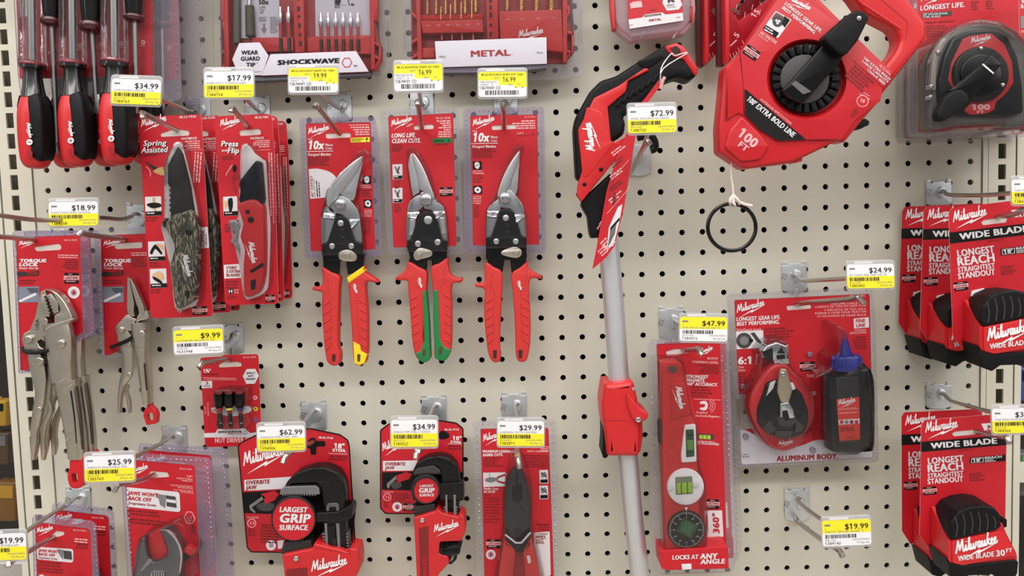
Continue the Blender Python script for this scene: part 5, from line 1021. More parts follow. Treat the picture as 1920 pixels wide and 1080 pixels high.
b.logo(f2, 500, -5, 630, 60, hk=1.0); b.text(f2, 'LONGEST GEAR LIFE.', 478, 26, 275, 21, PALE, 38, .03, .1); b.text(f2, 'BEST PERFORMING.', 462, 50, 250, 21, PALE, 38, .03, .1)
b.poly(f2, R([(428,65),(522,118),(440,228),(350,172)], 6), PALE); b.poly(f2, R([(430,72),(514,120),(486,158),(400,112)], 3), mat('ink_greyred', (110, 70, 72), .5), .0005); b.poly(f2, circ(440,128,32,16), mat('ink_dark', (60,58,58), .6), .0006); b.poly(f2, [(480,95),(512,118),(482,165),(465,140)], BLACK, .0006)
for dx, dy in ((-8,-6),(8,-2),(-2,10)): b.poly(f2, circ(440+dx, 128+dy, 8, 10), PALE, .0008)
b.poly(f2, [(368,148),(448,196),(428,224),(350,172)], BLACK, .0006); b.fine(f2, 368, 158, 70, 2, 15, PALE, 30, lift=.0008)
b.text(f2, '4X FASTER', 330, 198, 118, 19, PINK, 34, .03, .1); b.text(f2, 'RETRACTION', 322, 212, 70, 10, PINK, 34, .01); lifetime(b, f2, 262, 262, 92, 62, 34)
b.text(f2, '48-22-3910', 1040, 392, 90, 15, PINK, 42, .015)
for k, (s_, x, y, w) in enumerate((("100' EXTRA BOLD", 948, 348, 205), ('LARGE CAPACITY', 940, 368, 200), ('CHALK REEL', 970, 420, 140))): b.text(f2, s_, x, y, w, 15, PALE, 40, .025, .05)
b.line(f2, 890, 360, 1070, 520, 4, CDARK); b.fine(f2, 898, 385, 190, 5, 20, FINE, 42)
b.poly(f2, circ(945, 602, 36, 24), PINK, .0003); b.poly(f2, circ(945, 602, 31, 24), CARD, .0005); b.text(f2, '18', 928, 605, 28, 22, PINK, 20, .03, lift=.0007); b.text(f2, 'ounce', 946, 552, 46, 11, PINK, 32, .015); b.text(f2, 'CAPACITY', 926, 562, 72, 11, PINK, 32, .015); b.fine(f2, 900, 645, 34, 5, 11, FINE, 34)
b.build('printed_sleeve', t)
b = MB()
def ring(b, cx, cy, r0, r1, ha, hb, m, n=40):
    o = circ(cx, cy, r0, n); i_ = circ(cx, cy, r1, n); A_ = [fr.pt(x, y, ha) for x, y in o]; B_ = [fr.pt(x, y, hb) for x, y in i_]
    b.add(A_ + B_, [(k, (k+1) % n, n + (k+1) % n, n + k) for k in range(n)], m)
ring(b, cx, cy, 238, 214, .0128, .002, RED); ring(b, cx, cy, 214, 100, .002, .002, DRED); b.build('wheel_recess', t)
b = MB(); b.disc(fr, cx, cy-4, 205, .002, .0085, GLB, 6, 40)
for k in range(24):
    a = 2*math.pi*k/24; x, y = cx + 178*math.cos(a), cy - 4 + 178*math.sin(a); b.ext(fr, rbox(x, y, 52, 30, math.degrees(a), 4), .008, .0125, RUB, 4, 2)
b.build('drive_wheel', t)
b = MB(); b.disc(fr, cx-10, cy, 146, .008, .013, GREYB, 6, 40); b.build('hub_disc', t)
b = MB(); b.ext(fr, R([(466,536),(505,500),(715,262),(735,240),(835,325),(800,385),(625,580),(590,618),(500,580)], 8), .013, .022, GLB, 8, 3); f2 = fr.up(.0221)
b.poly(f2, [(545,480),(640,545),(590,562),(520,500)], mat('arm_slot_grey', (96, 92, 90), .4)); b.build('crank_arm', t)
b = MB(); b.ext(fr, R([(722,228),(735,200),(880,72),(915,57),(960,68),(988,100),(960,160),(920,240),(850,325),(815,325),(728,250)], 12, 4), .0135, .034, RUB, 14, 4); b.build('crank_knob', t)
b = MB(); bolt(b, fr, 926, 108, 15, .03, .0355, CHROME, 14); b.build('knob_screw', t)
b = MB(); b.ext(fr, R([(905,755),(960,705),(985,722),(978,745),(930,770)], 5), -.012, .002, RUB, 3); b.build('release_catch', t)
b = MB(); b.ext(fr, R([(525,955),(585,940),(585,962),(570,955),(555,968),(540,972)], 2), -.012, .006, DRED, 2); b.build('line_guide', t)
f3 = Fr(.148)
b = MB(); b.tube([f3.pt(1372,297), f3.pt(1371,330), f3.pt(1374,350), f3.pt(1375,372)], .0011, mat('string_pink_white', (226, 206, 202), .8), 8, 3)
for dx, dy in ((-6,2),(6,0),(0,8)): b.tube([f3.pt(1375,366,.002), f3.pt(1375+dx,372+dy,.005), f3.pt(1378+dx*1.5,380+dy*.5,.004), f3.pt(1376+dx,386,-.003)], .0015, MATS['string_pink_white'], 8, 3)
b.tube([f3.pt(1384,378,.004), f3.pt(1396,383,.005), f3.pt(1410,386,.004)], .0016, MATS['string_pink_white'], 8, 3); b.build('chalk_line', t)
b = MB(); P = [f3.pt(1372 + 45*math.cos(2*math.pi*k/40), 426 + 44*math.sin(2*math.pi*k/40)) for k in range(40)]
r_ = .0021; n_ = f3.n; c_ = f3.pt(1372, 426); V = []
for p in P:
    o = (p - c_).normalized(); V += [p + (o*math.cos(2*math.pi*k/10) + n_*math.sin(2*math.pi*k/10))*r_ for k in range(10)]
b.add(V, [(i*10+k, ((i+1) % 40)*10+k, ((i+1) % 40)*10+(k+1) % 10, i*10+(k+1) % 10) for i in range(40) for k in range(10)], GLB); b.build('end_ring', t)

# ------------------------------------------------------------------ long tape reels in clamshells
fr = Fr(.115, CM)
t = thing('tape_reel_pack', 'carded 100 FT long tape reel with black crank, front of the stack at upper right', 'tape measure', P3(1830, 260, .115), 'carded tape reels')
def pr(b):
    b.logo(fr, 315, 8, 480, -30, hk=1.1); b.text(fr, 'LONGEST LIFE.', 308, 72, 300, 34, PALE, -5, .03, .12); b.poly(fr, [(320,88),(520,72),(522,102),(440,112),(320,122)], mat('ink_dark', (60,58,58), .6)); b.text(fr, '3/8" NYLON BOND', 325, 105, 168, 15, PALE, -3, .015, .05, .0006); b.text(fr, 'STEEL BLADE', 325, 122, 118, 14, PALE, -3, .015, .05, .0006)
    b.text(fr, 'Mayor duracion', 345, 160, 190, 16, FINE, -4, .015, .1); b.fine(fr, 345, 175, 140, 5, 16, FINE, -3); b.fine(fr, 650, 10, 60, 4, 16, FINE, -3); b.fine(fr, 750, 5, 60, 4, 16, FINE, -3)
card_part(t, fr, R([(285,-300),(985,-300),(1180,-250),(1180,860),(290,895)], 14), [], pr)
shell_part(t, fr, R([(235,-330),(1230,-330),(1230,880),(1000,905),(240,930),(228,880)], 26), R([(287,-298),(983,-298),(1178,-248),(1178,858),(292,893)], 14), [], FLANGE, 30, 5, 18)
GR = mat('reel_grey', (88, 84, 80), .42)
b = MB(); case = R([(370,860),(362,600),(370,430),(420,320),(520,215),(620,165),(720,150),(850,170),(960,235),(1040,330),(1080,480),(1085,700),(1080,840),(900,850),(880,820),(560,840),(480,865)], 24, 4); b.ext(fr, case, .002, .024, GR, 26, 5); b.build('reel_case', t)
b = MB(); b.ext(fr, R([(440,700),(430,560),(470,380),(530,250),(640,205),(720,196),(800,200),(900,235),(970,380),(1000,560),(1010,760),(900,790),(560,780)], 24, 4), .023, .030, GLB, 18, 4); b.build('rubber_band_over_case', t)
b = MB(); pan = R([(595,262),(650,240),(790,225),(880,300),(930,420),(940,560),(880,640),(820,690),(810,740),(760,765),(650,775),(600,745),(650,690),(530,600),(495,540),(520,420)], 16, 4); b.ext(fr, pan, .027, .0308, RED, 5, 3); f2 = fr.up(.0309)
b.logo(f2, 652, 290, 785, 258, hk=1.1); b.text(f2, '100', 655, 742, 125, 38, PINK, -1, .045); b.text(f2, 'FT', 690, 766, 50, 20, PINK, -1, .03); b.build('face_panel', t)
b = MB(); b.disc(fr, 722, 500, 188, .0302, .0355, GLB, 10, 48); b.build('hub_disc', t)
b = MB(); b.disc(fr, 722, 505, 140, .035, .039, GLB, 8, 40); b.build('inner_hub', t)
b = MB(); b.ext(fr, R([(735,425),(790,370),(860,435),(800,500),(640,690),(520,610)], 10), .038, .045, GLB, 6, 3); f2 = fr.up(.0451); b.poly(f2, [(730,428),(738,432),(806,492),(800,500),(724,436)], PALE); b.build('crank_arm', t)
b = MB(); b.ext(fr, R([(418,770),(470,660),(530,612),(590,600),(640,640),(640,700),(560,760),(480,815),(430,810)], 18, 4), .038, .0475, RUB, 14, 4); b.build('crank_knob', t)
for x, y in ((720,325),(555,590),(868,572)): b = MB(); bolt(b, fr, x, y, 13, .034, .0372, CHROME, 12); b.build('screw', t)
b = MB(); b.limb(fr, [(470,270,22,.026,.004),(410,380,22,.026,.004),(392,500,20,.026,.004),(388,610,18,.026,.004)], mat('reel_stone', (140, 132, 124), .4), 10, 2.5, 4)
b.build('side_bumper', t)
for x, y in ((435,352),(388,582),(382,655)): b = MB(); bolt(b, fr, x, y, 15, .024, .0325, CHROME, 12); b.build('rivet', t)
b = MB(); b.ext(fr, R([(345,870),(340,600),(350,420),(410,290),(510,190),(620,135),(720,118),(860,140),(985,210),(1070,320),(1110,480),(1115,860),(900,880),(880,850),(560,865),(480,890)], 26, 4), 0, .037, BUB, 30, 5, flare=12); b.build('blister_shell', t)
for dx, dy, lab in ((.016, .050, 'carded tape reel in the middle of the upper right stack, left edge showing'), (.033, .100, 'carded tape reel at the back of the upper right stack, leftmost clear edge')):
    c = copy_tree(t, (dx, dy, .004)); c['label'] = lab
fr = Fr(.162, CM)
t = thing('hanging_card', 'red card with grey picture cut off at the upper right corner', 'card', P3(1930, 60, .16))
def pr(b): b.text(fr, 'S', 990, 22, 26, 22, PALE, -5, .03); b.text(fr, 'REACH', 988, 58, 120, 28, PALE, -5, .03); b.poly(fr, [(985,110),(1120,100),(1120,185),(985,190)], GREYP); b.text(fr, 'SURE', 986, 222, 90, 18, PINK, -3, .02)
card_part(t, fr, R([(975,-200),(1150,-210),(1160,235),(978,240)], 10), [R([(1030,-150),(1100,-152),(1100,-120),(1030,-118)], 8)], pr)

# ------------------------------------------------------------------ wide blade tapes on cards
def tape_pack(label, fr, o, ft, grp):
    """o maps card units (0..1 across, 0..1 down from the card's corners) onto the picture crop"""
    TL, TR, BL, BR = o
    def q(u, v):
        a = (TL[0]+(TR[0]-TL[0])*u, TL[1]+(TR[1]-TL[1])*u); c = (BL[0]+(BR[0]-BL[0])*u, BL[1]+(BR[1]-BL[1])*u); return (a[0]+(c[0]-a[0])*v, a[1]+(c[1]-a[1])*v)
    q0 = q; W = TR[0]-TL[0]; Hh = BL[1]-TL[1]; rot = math.degrees(math.atan2(TR[1]-TL[1], W)); L = lambda P: [q(*p) for p in P]
    t = thing('wide_blade_tape', label, 'tape measure', fr.pt(*q(.5, 1.2)), grp)
    def pr(b):
        k_ = .765; q = lambda u, v: q0(u, v * k_); L = lambda P: [q(*p) for p in P]
        b.logo(fr, *q(.05,.125), *q(.43,.095), hk=1.25); T = lambda s, u, v, w, h, m=PALE, bo=.03, it=0.0, l=.0003: b.text(fr, s, *q(u,v), w*W, h*Hh, m, rot, bo, it, l)
        b.poly(fr, L([(0,.222),(1,.222),(1,.325),(0,.325)]), BLACK); T('WIDE BLADE', .115, .30, .78, .046, PALE, .035, 0, .0006); b.poly(fr, L([(.70,.085),(1,.085),(1,.155),(.74,.155)]), PALE); T('NEW', .78, .15, .2, .036, CDARK, .03, .1, .0006)
        T('LONGEST', .085, .455, .42, .050); T('REACH', .085, .54, .42, .062); T('STRAIGHTEST', .085, .60, .42, .037, PALE, .025); T('STANDOUT', .085, .662, .42, .043)
        b.poly(fr, L([(.575,.425),(.99,.425),(.99,.488),(.575,.488)]), BLACK); b.poly(fr, L([(.59,.432),(.735,.432),(.735,.482),(.59,.482)]), PALE, .0005); b.poly(fr, L([(.597,.437),(.728,.437),(.728,.478),(.597,.478)]), BLACK, .0006); T("18'", .61, .474, .1, .027, PALE, .03, 0, .0008); T('REACH', .75, .452, .2, .018, PALE, .035, 0, .0006); b.fine(fr, *q(.75,.46), .15*W, 2, .012*Hh, PALE, rot, lift=.0006)
        b.fine(fr, *q(.42,.34), .22*W, 1, .012*Hh, FINE, rot); b.fine(fr, *q(.57,.59), .19*W, 4, .017*Hh, FINE, rot); lifetime(b, fr, *q(.03,.69), .155*W, .062*Hh, rot)
    card_part(t, fr, [q(.0,.035),q(.035,0),q(.965,0),q(1,.03),q(1,.85),q(.93,1),q(.1,1),q(0,.9)], [R(L([(.36,.122),(.40,.108),(.62,.108),(.66,.122),(.64,.146),(.38,.146)]), 6)], pr)
    # the tape itself, 4 cm deep, standing out of the card
    dp = .040; m = lambda P, k=6: R([ft(*p) for p in P], k, 4)
    b = MB(); b.ext(fr, m([(.25,.54),(.30,.40),(.77,.36),(.83,.30),(.87,.44),(.99,.74),(1.0,.82),(.95,.95),(.40,1.0),(.26,.94)], 7), .001, dp*.95, RED, 7, 4); b.build('tape_case', t)
    b = MB(); b.ext(fr, m([(.20,.80),(.27,.885),(.36,.915),(.98,.83),(1.01,.86),(1.0,1.02),(.96,1.12),(.77,1.10),(.73,1.04),(.45,1.06),(.36,1.14),(.26,1.10)], 6), 0, dp, RUB, 7, 4)
    b.ext(fr, [ft(*p) for p in ((.215,.86),(.26,.91),(.26,.99),(.225,.94))], dp-.001, dp+.0003, BLACK); b.build('bumper', t)
    b = MB(); b.ext(fr, m([(.255,.56),(.235,.46),(.25,.30),(.34,.15),(.46,.085),(.60,.06),(.74,.09),(.81,.19),(.82,.36),(.77,.415)], 9), .001, dp*1.03, RUB, 12, 5)
    for k in range(6):
        x1, y1 = .31+k*.086, .52-k*.024; x0, y0 = .30+k*.085, .24-.12*math.sin(math.pi*(k+.6)/6.4)
        pts = [ft(x0,y0+.02), ft((x0+x1)/2+.02,(y0+y1)/2), ft(x1,y1-.02)]; b.tube([fr.pt(*p, dp*1.03) for p in pts], .0005, mat('groove_grey', (70, 70, 72), .5), 6, 4)
        b.tube([fr.pt(*pts[0], dp*1.0), fr.pt(*pts[0], dp*.55), fr.pt(*pts[0], dp*.1)], .0007, MATS['groove_grey'], 6, 2)
    b.build('grip_pad', t)
    b = MB(); PP = lambda u, v, h: fr.pt(*ft(u, v), dp) + fr.n * (h - dp)          # red cheek: the pad's edge runs down it from back to front
    Q = [(.56, dp*.985), (.40, dp*.5), (.24, .002), (.90, .002), (.90, dp*.985)]; n5 = len(Q)
    V = [PP(.222, v, h) for v, h in Q] + [PP(.262, v, h) for v, h in Q]
    b.add(V, [tuple(range(n5))] + [tuple(range(n5, 2*n5))[::-1]] + [(i, n5+i, n5+(i+1) % n5, (i+1) % n5) for i in range(n5)], RED); b.build('side_cheek', t)
    f2 = Fr(fr.d + dp*.955, fr.c, fr.g, fr.at)
    b = MB(); P = [ft(.265,.565), ft(.77,.425), ft(.84,.44), ft(.98,.77), ft(.38,.91), ft(.27,.87)]; b.ext(f2, R(P, 5), -.002, .0012, BRED, 2, 2); f3 = f2.up(.0013)
    b.logo(f3, *ft(.31,.735), *ft(.78,.58), hk=1.15, w=.23); w_ = ft(1,0)[0]-ft(0,0)[0]; r2 = math.degrees(math.atan2(ft(.8,.8)[1]-ft(.36,.89)[1], ft(.8,.8)[0]-ft(.36,.89)[0]))
    b.text(f3, 'WIDE BLADE', *ft(.33,.845), .41*w_, .058*w_, PALE, r2*.8, .03, .12); b.text(f3, '30' if 'lower' in label else '25', *ft(.76,.78), .10*w_, .07*w_, PALE, r2*.6, .03); b.text(f3, 'FT', *ft(.87,.725), .07*w_, .045*w_, PALE, r2*.6, .03); b.build('face_label', t)
    b = MB(); b.ext(fr, [ft(*p) for p in ((.13,.16),(.14,.09),(.27,.05),(.31,.11))], .0005, .003, PALE, .5); b.build('blade_lock', t)
    b = MB(); b.ext(fr, [ft(*p) for p in ((.78,.18),(.88,.26),(.88,.36),(.84,.38),(.82,.30))], .001, dp*.6, RUB, 3); b.build('belt_clip', t)
    return t
# three packs at the right edge: plane yaws towards the camera on its right side
fr = Fr(.118, CN, (.12, 0), (1790, 520))
ft = lambda u, v: (385 + 475*u, 560 + 395*v + 12*u - 70*u*0 )
tape_pack('carded wide blade tape at right edge, frontmost of three', fr, [(328,170),(790,112),(352,900),(800,860)], ft, 'carded wide blade tapes')
for k, (x, y, d, lab) in enumerate(((-124, -12, .052, 'carded wide blade tape at right edge, middle of three'), (-234, -4, .010, 'carded wide blade tape at right edge, leftmost and rearmost of three'))):
    s_ = (.94, .90)[k]; cx_, cy_ = (196+13, 150+5)
    fr = Fr(.062 if k == 0 else .012, CN, (.03, 0), (1740, 500)); bx_, by_ = ((200,158),(88,160))[k]; W_, H_ = ((440,700),(420,668))[k]
    ft = (lambda bx_, by_, W_, H_, k: (lambda u, v: (bx_ + (10, 4)[k] + W_*1.0*u, by_ + H_*.62 + H_*.50*v)))(bx_, by_, W_, H_, k)
    tape_pack(lab, fr, [(bx_,by_),(bx_+W_,by_-18),(bx_-22,by_+H_),(bx_+W_-15,by_+H_-18)], ft, 'carded wide blade tapes')
fr = Fr(.118, CO, (.04, 0), (1790, 900))
ft = lambda u, v: (235 + 490*u, 672 + 385*v - 10*u*0)
tape_pack('carded wide blade 30 FT tape at lower right, front of two', fr, [(198,228),(665,190),(186,925),(655,885)], ft, 'carded wide blade tapes')
fr = Fr(.064, CO, (.02, 0), (1740, 880))
ft = lambda u, v: (140 + 450*u, 690 + 350*v)
tape_pack('carded wide blade tape at lower right, behind another, left margin showing', fr, [(88,185),(530,165),(92,905),(530,880)], ft, 'carded wide blade tapes')

# ------------------------------------------------------------------ chalk reel kit
fr = Fr(.045, CP)
t = thing('chalk_reel_kit', 'carded kit with pear shaped chalk reel and black blue-capped chalk bottle', 'chalk reel kit', P3(1510, 870, .045))
def pr(b):
    b.poly(fr, [(122,835),(128,1007),(762,972),(764,872),(480,888),(250,890),(150,840)], LABW, .0002); b.poly(fr, [(120,838),(190,836),(262,905),(250,892),(330,940),(430,910),(478,890),(540,880),(540,845)], CARD, .0004)
    b.logo(fr, 108, 272, 242, 236, hk=1.1); b.text(fr, 'LONGEST GEAR LIFE.', 105, 314, 212, 19, WHITE, -3, .025, .1); b.text(fr, 'BEST PERFORMING.', 107, 337, 206, 19, WHITE, -3, .025, .1); b.text(fr, 'StripGuard clutch', 104, 362, 120, 13, PINK, -1, .02, .1)
    b.fine(fr, 240, 350, 150, 5, 14, FINE, -3); b.text(fr, '48-22-3982', 650, 198, 76, 10, PINK, -2, .01)
    for k, (s_, x, w) in enumerate((('FINE LINE CHALK REEL', 560, 172), ('CARRETE DE TIZA DE LINEA FINA', 484, 248), ('Y REPUESTO DE TIZA AZUL', 528, 204), ('BOBINE A CRAIE POUR TRAIT FIN', 484, 248), ('ET RECHARGE DE CRAIE BLEUE', 496, 236))): b.text(fr, s_, x, 236+k*15, w, 10, PINK, -2, .015)
    b.poly(fr, [(670,302),(743,295),(745,344),(672,350)], PALE); b.text(fr, 'FINE', 680, 321, 46, 17, CARD, -3, .03, .15, .0006); b.text(fr, 'LINE', 682, 343, 44, 17, CARD, -3, .03, .15, .0006); b.text(fr, 'INTERIOR', 676, 363, 54, 9, PINK, -3, .02, .1); b.text(fr, 'APPLICATIONS', 650, 377, 82, 10, PINK, -3, .02, .1); b.fine(fr, 660, 390, 70, 5, 13, FINE, -2, True)
    b.poly(fr, [(102,364),(234,358),(236,442),(104,450)], PALE); b.poly(fr, circ(142,408,38,20), mat('ink_dark', (60,58,58), .6), .0005); b.poly(fr, circ(142,408,22,16), GREYP, .0007); b.poly(fr, [(172,372),(192,368),(225,415),(222,425),(200,410)], MATS['ink_dark'], .0005); b.poly(fr, circ(176,408,10,10), BLACK, .0008)
    b.text(fr, '6:1', 112, 522, 64, 36, WHITE, -2, .035, .05); b.text(fr, 'Gear', 114, 541, 30, 13, PINK, -2, .02); b.text(fr, 'Ratio', 114, 556, 34, 12, PINK, -2, .02); b.fine(fr, 114, 568, 50, 4, 13, FINE, -2)
    lifetime(b, fr, 412, 512, 70, 44, -3); b.text(fr, "100'", 446, 586, 36, 15, PINK, -2, .025); b.fine(fr, 462, 655, 36, 2, 10, PALE, -2)
    b.text(fr, 'ALUMINUM BODY.', 298, 990, 298, 26, CDARK, -2.5, .04, .05); b.fine(fr, 132, 955, 44, 2, 11, GREYP); b.fine(fr, 700, 932, 56, 1, 9, GREYP, -2)
card_part(t, fr, R([(95,212),(742,182),(748,190),(765,968),(758,975),(140,1008),(127,1000),(122,836),(195,832),(170,780),(150,700),(160,668),(115,668),(95,225)], 8), [R([(346,240),(462,232),(466,252),(440,256),(350,262)], 6)], pr)
shell_part(t, fr, R([(58,195),(75,182),(755,150),(768,165),(790,985),(775,995),(120,1020),(100,1005),(95,830),(130,820),(125,690),(95,685)], 18), R([(97,214),(740,184),(746,192),(763,966),(756,973),(142,1006),(129,998),(124,838),(197,834),(172,780),(152,700),(162,666),(117,666),(97,227)], 8), [], FLANGE, 15, 3.2, 10)
for x, y in ((462,476),(138,630),(152,872),(476,938)): b = MB(); b.disc(fr, x, y, 14, 0, .004, FLANGEV, 4, 14); b.build('snap_button', t)
body = S([(300,405),(345,408),(362,440),(366,520),(420,580),(470,650),(488,720),(480,800),(440,880),(390,930),(330,942),(270,925),(220,870),(180,800),(160,720),(180,650),(230,560),(235,500),(225,465),(255,430)], 3)
b = MB(); b.ext(fr, S([(285,525),(345,520),(385,560),(440,620),(478,690),(480,760),(450,850),(395,920),(330,938),(270,922),(220,870),(180,790),(165,720),(190,650),(240,570)], 3), .002, .020, RED, 18, 5)
b.logo(fr, 308, 912, 378, 898, hk=1.1, lift=.0204); b.build('reel_body', t)
b = MB(); b.ext(fr, R([(250,432),(300,415),(345,432),(366,515),(360,525),(290,525),(282,500),(228,495),(226,470)], 8), .003, .019, CHROME, 8, 3)
b.ext(fr, R([(228,462),(280,440),(284,500),(240,500)], 6), .012, .0195, GLB, 4); b.build('line_spout', t)
b = MB(); b.ext(fr, [(300,470),(322,440),(338,470)], .0186, .0194, BLACK); b.ext(fr, R([(298,478),(338,476),(342,496),(300,500)], 5), .0186, .0194, BLACK); b.build('spout_slot', t)
b = MB(); b.ext(fr, R([(255,612),(300,600),(330,590),(370,600),(400,640),(425,665),(455,750),(452,815),(430,860),(355,888),(260,862),(212,810),(210,740),(240,660)], 14, 4), .018, .0265, GLB, 12, 4)
b.build('side_plate', t)
b = MB(); b.ext(fr, [(268,612),(295,600),(282,640),(250,675)], .0255, .0275, PALE, 2); b.build('silver_mark', t)
b = MB(); b.ext(fr, [(345,602),(378,612),(392,640),(372,650)], .0255, .0275, PALE, 2); b.build('silver_mark', t)
b = MB()
for q in ([(235,830),(268,795),(300,840),(262,862)], [(300,780),(325,770),(345,800),(390,770),(400,800),(360,830),(310,815)], [(395,790),(430,820),(425,845),(385,855)], [(290,845),(380,845),(370,880),(300,880)]): b.ext(fr, R(q, 5), .026, .0290 + .00015*(q[0][0] % 7), GREYB, 3)
b.build('drum_rib', t)
b = MB(); b.ext(fr, R([(312,560),(322,545),(346,545),(354,565),(376,650),(360,705),(320,708),(302,655)], 8), .027, .031, mat('crank_satin', (200, 188, 160), .35, .9), 4); bolt(b, fr, 333, 572, 13, .030, .0330, CHROME, 12); b.build('crank_arm', t)
b = MB(); b.ext(fr, R([(316,712),(360,706),(380,740),(388,780),(360,786),(350,745),(328,748),(330,780),(316,780)], 4), .028, .033, CHROME, 3); b.build('crank_hinge', t)
b = MB(); b.ext(fr, body, 0, .035, BUB, 18, 4, flare=6); b.ext(fr, S([(585,345),(610,335),(640,370),(670,470),(710,490),(716,545),(752,570),(756,920),(540,930),(525,580),(500,570),(560,540),(565,490),(600,460)], 3), 0, .040, BUB, 16, 4, flare=6); b.build('blister_shell', t)
b = MB(); b.limb(fr, [(632,545,62,.018,.015),(640,560,96,.018,.016),(640,600,112,.018,.0165),(645,750,110,.018,.0165),(646,900,108,.018,.0165),(646,928,100,.018,.0155)], GLB, 20, 4.5, 2); 
b.build('chalk_bottle', t)
b = MB(); b.ext(fr, [(585,585),(695,580),(700,900),(600,905)], .0338, .0352, mat('bottle_face', (32, 31, 33), .4), 4); b.build('bottle_panel', t)
b = MB(); b.ext(fr, [(588,692),(698,680),(702,885),(602,893)], .0352, .0358, mat('label_orange_red', (206, 52, 36), .45), 1); f2 = fr.up(.0359)
b.logo(f2, 597, 718, 680, 700, hk=1.2); b.text(f2, 'BLUE CHALK REFILL', 596, 744, 98, 10, PINK, -3, .015); b.fine(f2, 600, 756, 90, 1, 9, PINK, -3); b.poly(f2, [(597,790),(699,784),(700,808),(598,814)], PALE)
for k, m in enumerate((CARD, GREYP, CDARK, CARD)): b.poly(f2, [(604+k*24,793),(620+k*24,792),(621+k*24,808),(605+k*24,809)], m, .0006)
b.fine(f2, 608, 828, 80, 2, 12, FINE, -3); b.text(f2, '8 OZ', 636, 880, 34, 9, FINE, -3, .01); b.build('bottle_label', t)
b = MB(); b.limb(fr, [(636,548,70,.018,.015),(636,535,72,.018,.0155),(634,492,70,.018,.0155),(633,478,58,.018,.014)], BLUE, 24, 2.4, 1, smooth=False)
for k in range(9): x = 572 + k*16; b.limb(fr, [(x,540,3.5,.018+.0150*math.sqrt(max(.05,1-((x-636)/72)**2)),.001),(x-1,495,3.5,.018+.0150*math.sqrt(max(.05,1-((x-636)/72)**2)),.001)], BLUE, 6, 2, 1, smooth=False)
b.limb(fr, [(633,484,30,.018),(632,470,28,.018),(629,420,17,.018),(626,375,8,.018),(625,368,4,.018)], BLUE, 16, 2, 3); b.build('bottle_cap', t)

# ------------------------------------------------------------------ torpedo levels
fr = Fr(.075, CQ)
t = thing('torpedo_level', 'carded red torpedo level with three green vials, front of two', 'level', P3(1300, 1075, .075), 'carded torpedo levels')
def pr(b):
    b.logo(fr, 232, 200, 290, 178, hk=1.2); b.text(fr, 'BLOCK', 268, 220, 42, 9, PINK, 1, .03); b.text(fr, 'TORPEDO LEVEL', 206, 234, 106, 9, PINK, 2, .03); b.fine(fr, 225, 242, 88, 4, 9, FINE, 2, True); b.line(fr, 66, 158, 312, 240, .1, CARD)
    for k, (s_, x, w) in enumerate((('STRONGEST', 182, 88), ('MAGNETS.', 184, 74), ('360° ACCURACY.', 184, 124))): b.text(fr, s_, x, 293+k*15, w, 13, WHITE, 2, .03, .15)
    b.fine(fr, 205, 326, 95, 4, 12, FINE, 2); b.line(fr, 215, 378, 320, 382, 2, PINK); b.line(fr, 215, 446, 320, 450, 2, PINK)
    for r_ in (14, 22, 30): 
        P = [(268+r_*math.cos(a/10), 404+r_*math.sin(a/10)) for a in range(-11, 12)]
        for k in range(len(P)-1): b.line(fr, *P[k], *P[k+1], 2, PINK)
    b.poly(fr, S([(240,388),(262,386),(270,404),(262,422),(240,420),(240,412),(256,410),(258,398),(240,397)], 2), PALE); b.text(fr, 'Amplified', 222, 434, 46, 9, PINK, 3, .015); b.text(fr, 'Rare-Earth Magnets', 212, 446, 100, 9, PINK, 3, .02)
    b.poly(fr, [(222,514),(294,518),(296,540),(224,537)], mat('ink_dark', (60,58,58), .6)); b.poly(fr, [(235,520),(280,522),(281,538),(236,536)], mat('ink_lime', (176, 196, 60), .5), .0005); b.line(fr, 250, 521, 251, 537, 2, BLACK, .0007); b.line(fr, 266, 521, 267, 537, 2, BLACK, .0007); b.fine(fr, 224, 543, 90, 1, 8, PINK, 3); b.text(fr, 'Best Readability.', 212, 556, 104, 11, PALE, 3, .02, .15)
    lifetime(b, fr, 264, 776, 50, 38, 1); b.poly(fr, [(255,822),(326,820),(332,925),(265,928)], PALE); b.text(fr, '360°', 316, 912, 80, 26, CARD, -92, .03, .1, .0006); b.poly(fr, S([(262,838),(270,850),(266,900),(260,905),(262,870)], 2), CARD, .0006)
card_part(t, fr, R([(65,158),(315,150),(320,165),(345,960),(340,970),(110,985),(100,975)], 7), [R([(102,188),(140,178),(200,180),(205,192),(150,200),(105,200)], 7)], pr)
b = MB(); b.ext(fr, R([(82,982),(350,965),(353,1046),(345,1052),(108,1058),(86,1052)], 3), -.004, .032, CARD, 1, holes=[]); f2 = fr.up(.0321)
b.text(f2, 'LOCKS AT', 128, 1016, 104, 17, PALE, -2, .035, .1); b.text(f2, 'ANY', 238, 1013, 70, 21, PALE, -2, .04, .1); b.text(f2, 'ANGLE', 240, 1034, 98, 19, PALE, -2, .04, .1); b.ext(f2, R([(165,1034),(204,1032),(205,1054),(168,1056)], 2), -.001, .0002, PALE); b.build('card_tray', t)
shell_part(t, fr, R([(30,165),(45,140),(330,120),(352,150),(385,1000),(365,1065),(80,1075),(52,1050)], 16), R([(67,160),(313,152),(318,167),(343,958),(338,968),(112,983),(102,973)], 7), [(R([(70,222),(170,215),(212,440),(230,470),(240,640),(265,720),(275,900),(262,990),(95,995),(78,600)], 12), .0295, 10)], FLANGE, 24, 4, 14)
LEV = mat('level_red', (192, 34, 32), .4)
b = MB(); b.ext(fr, R([(90,230),(150,226),(168,240),(210,395),(218,430),(228,470),(228,640),(240,980),(105,982),(90,600)], 7), .002, .024, LEV, 5, 3, holes=[]); 
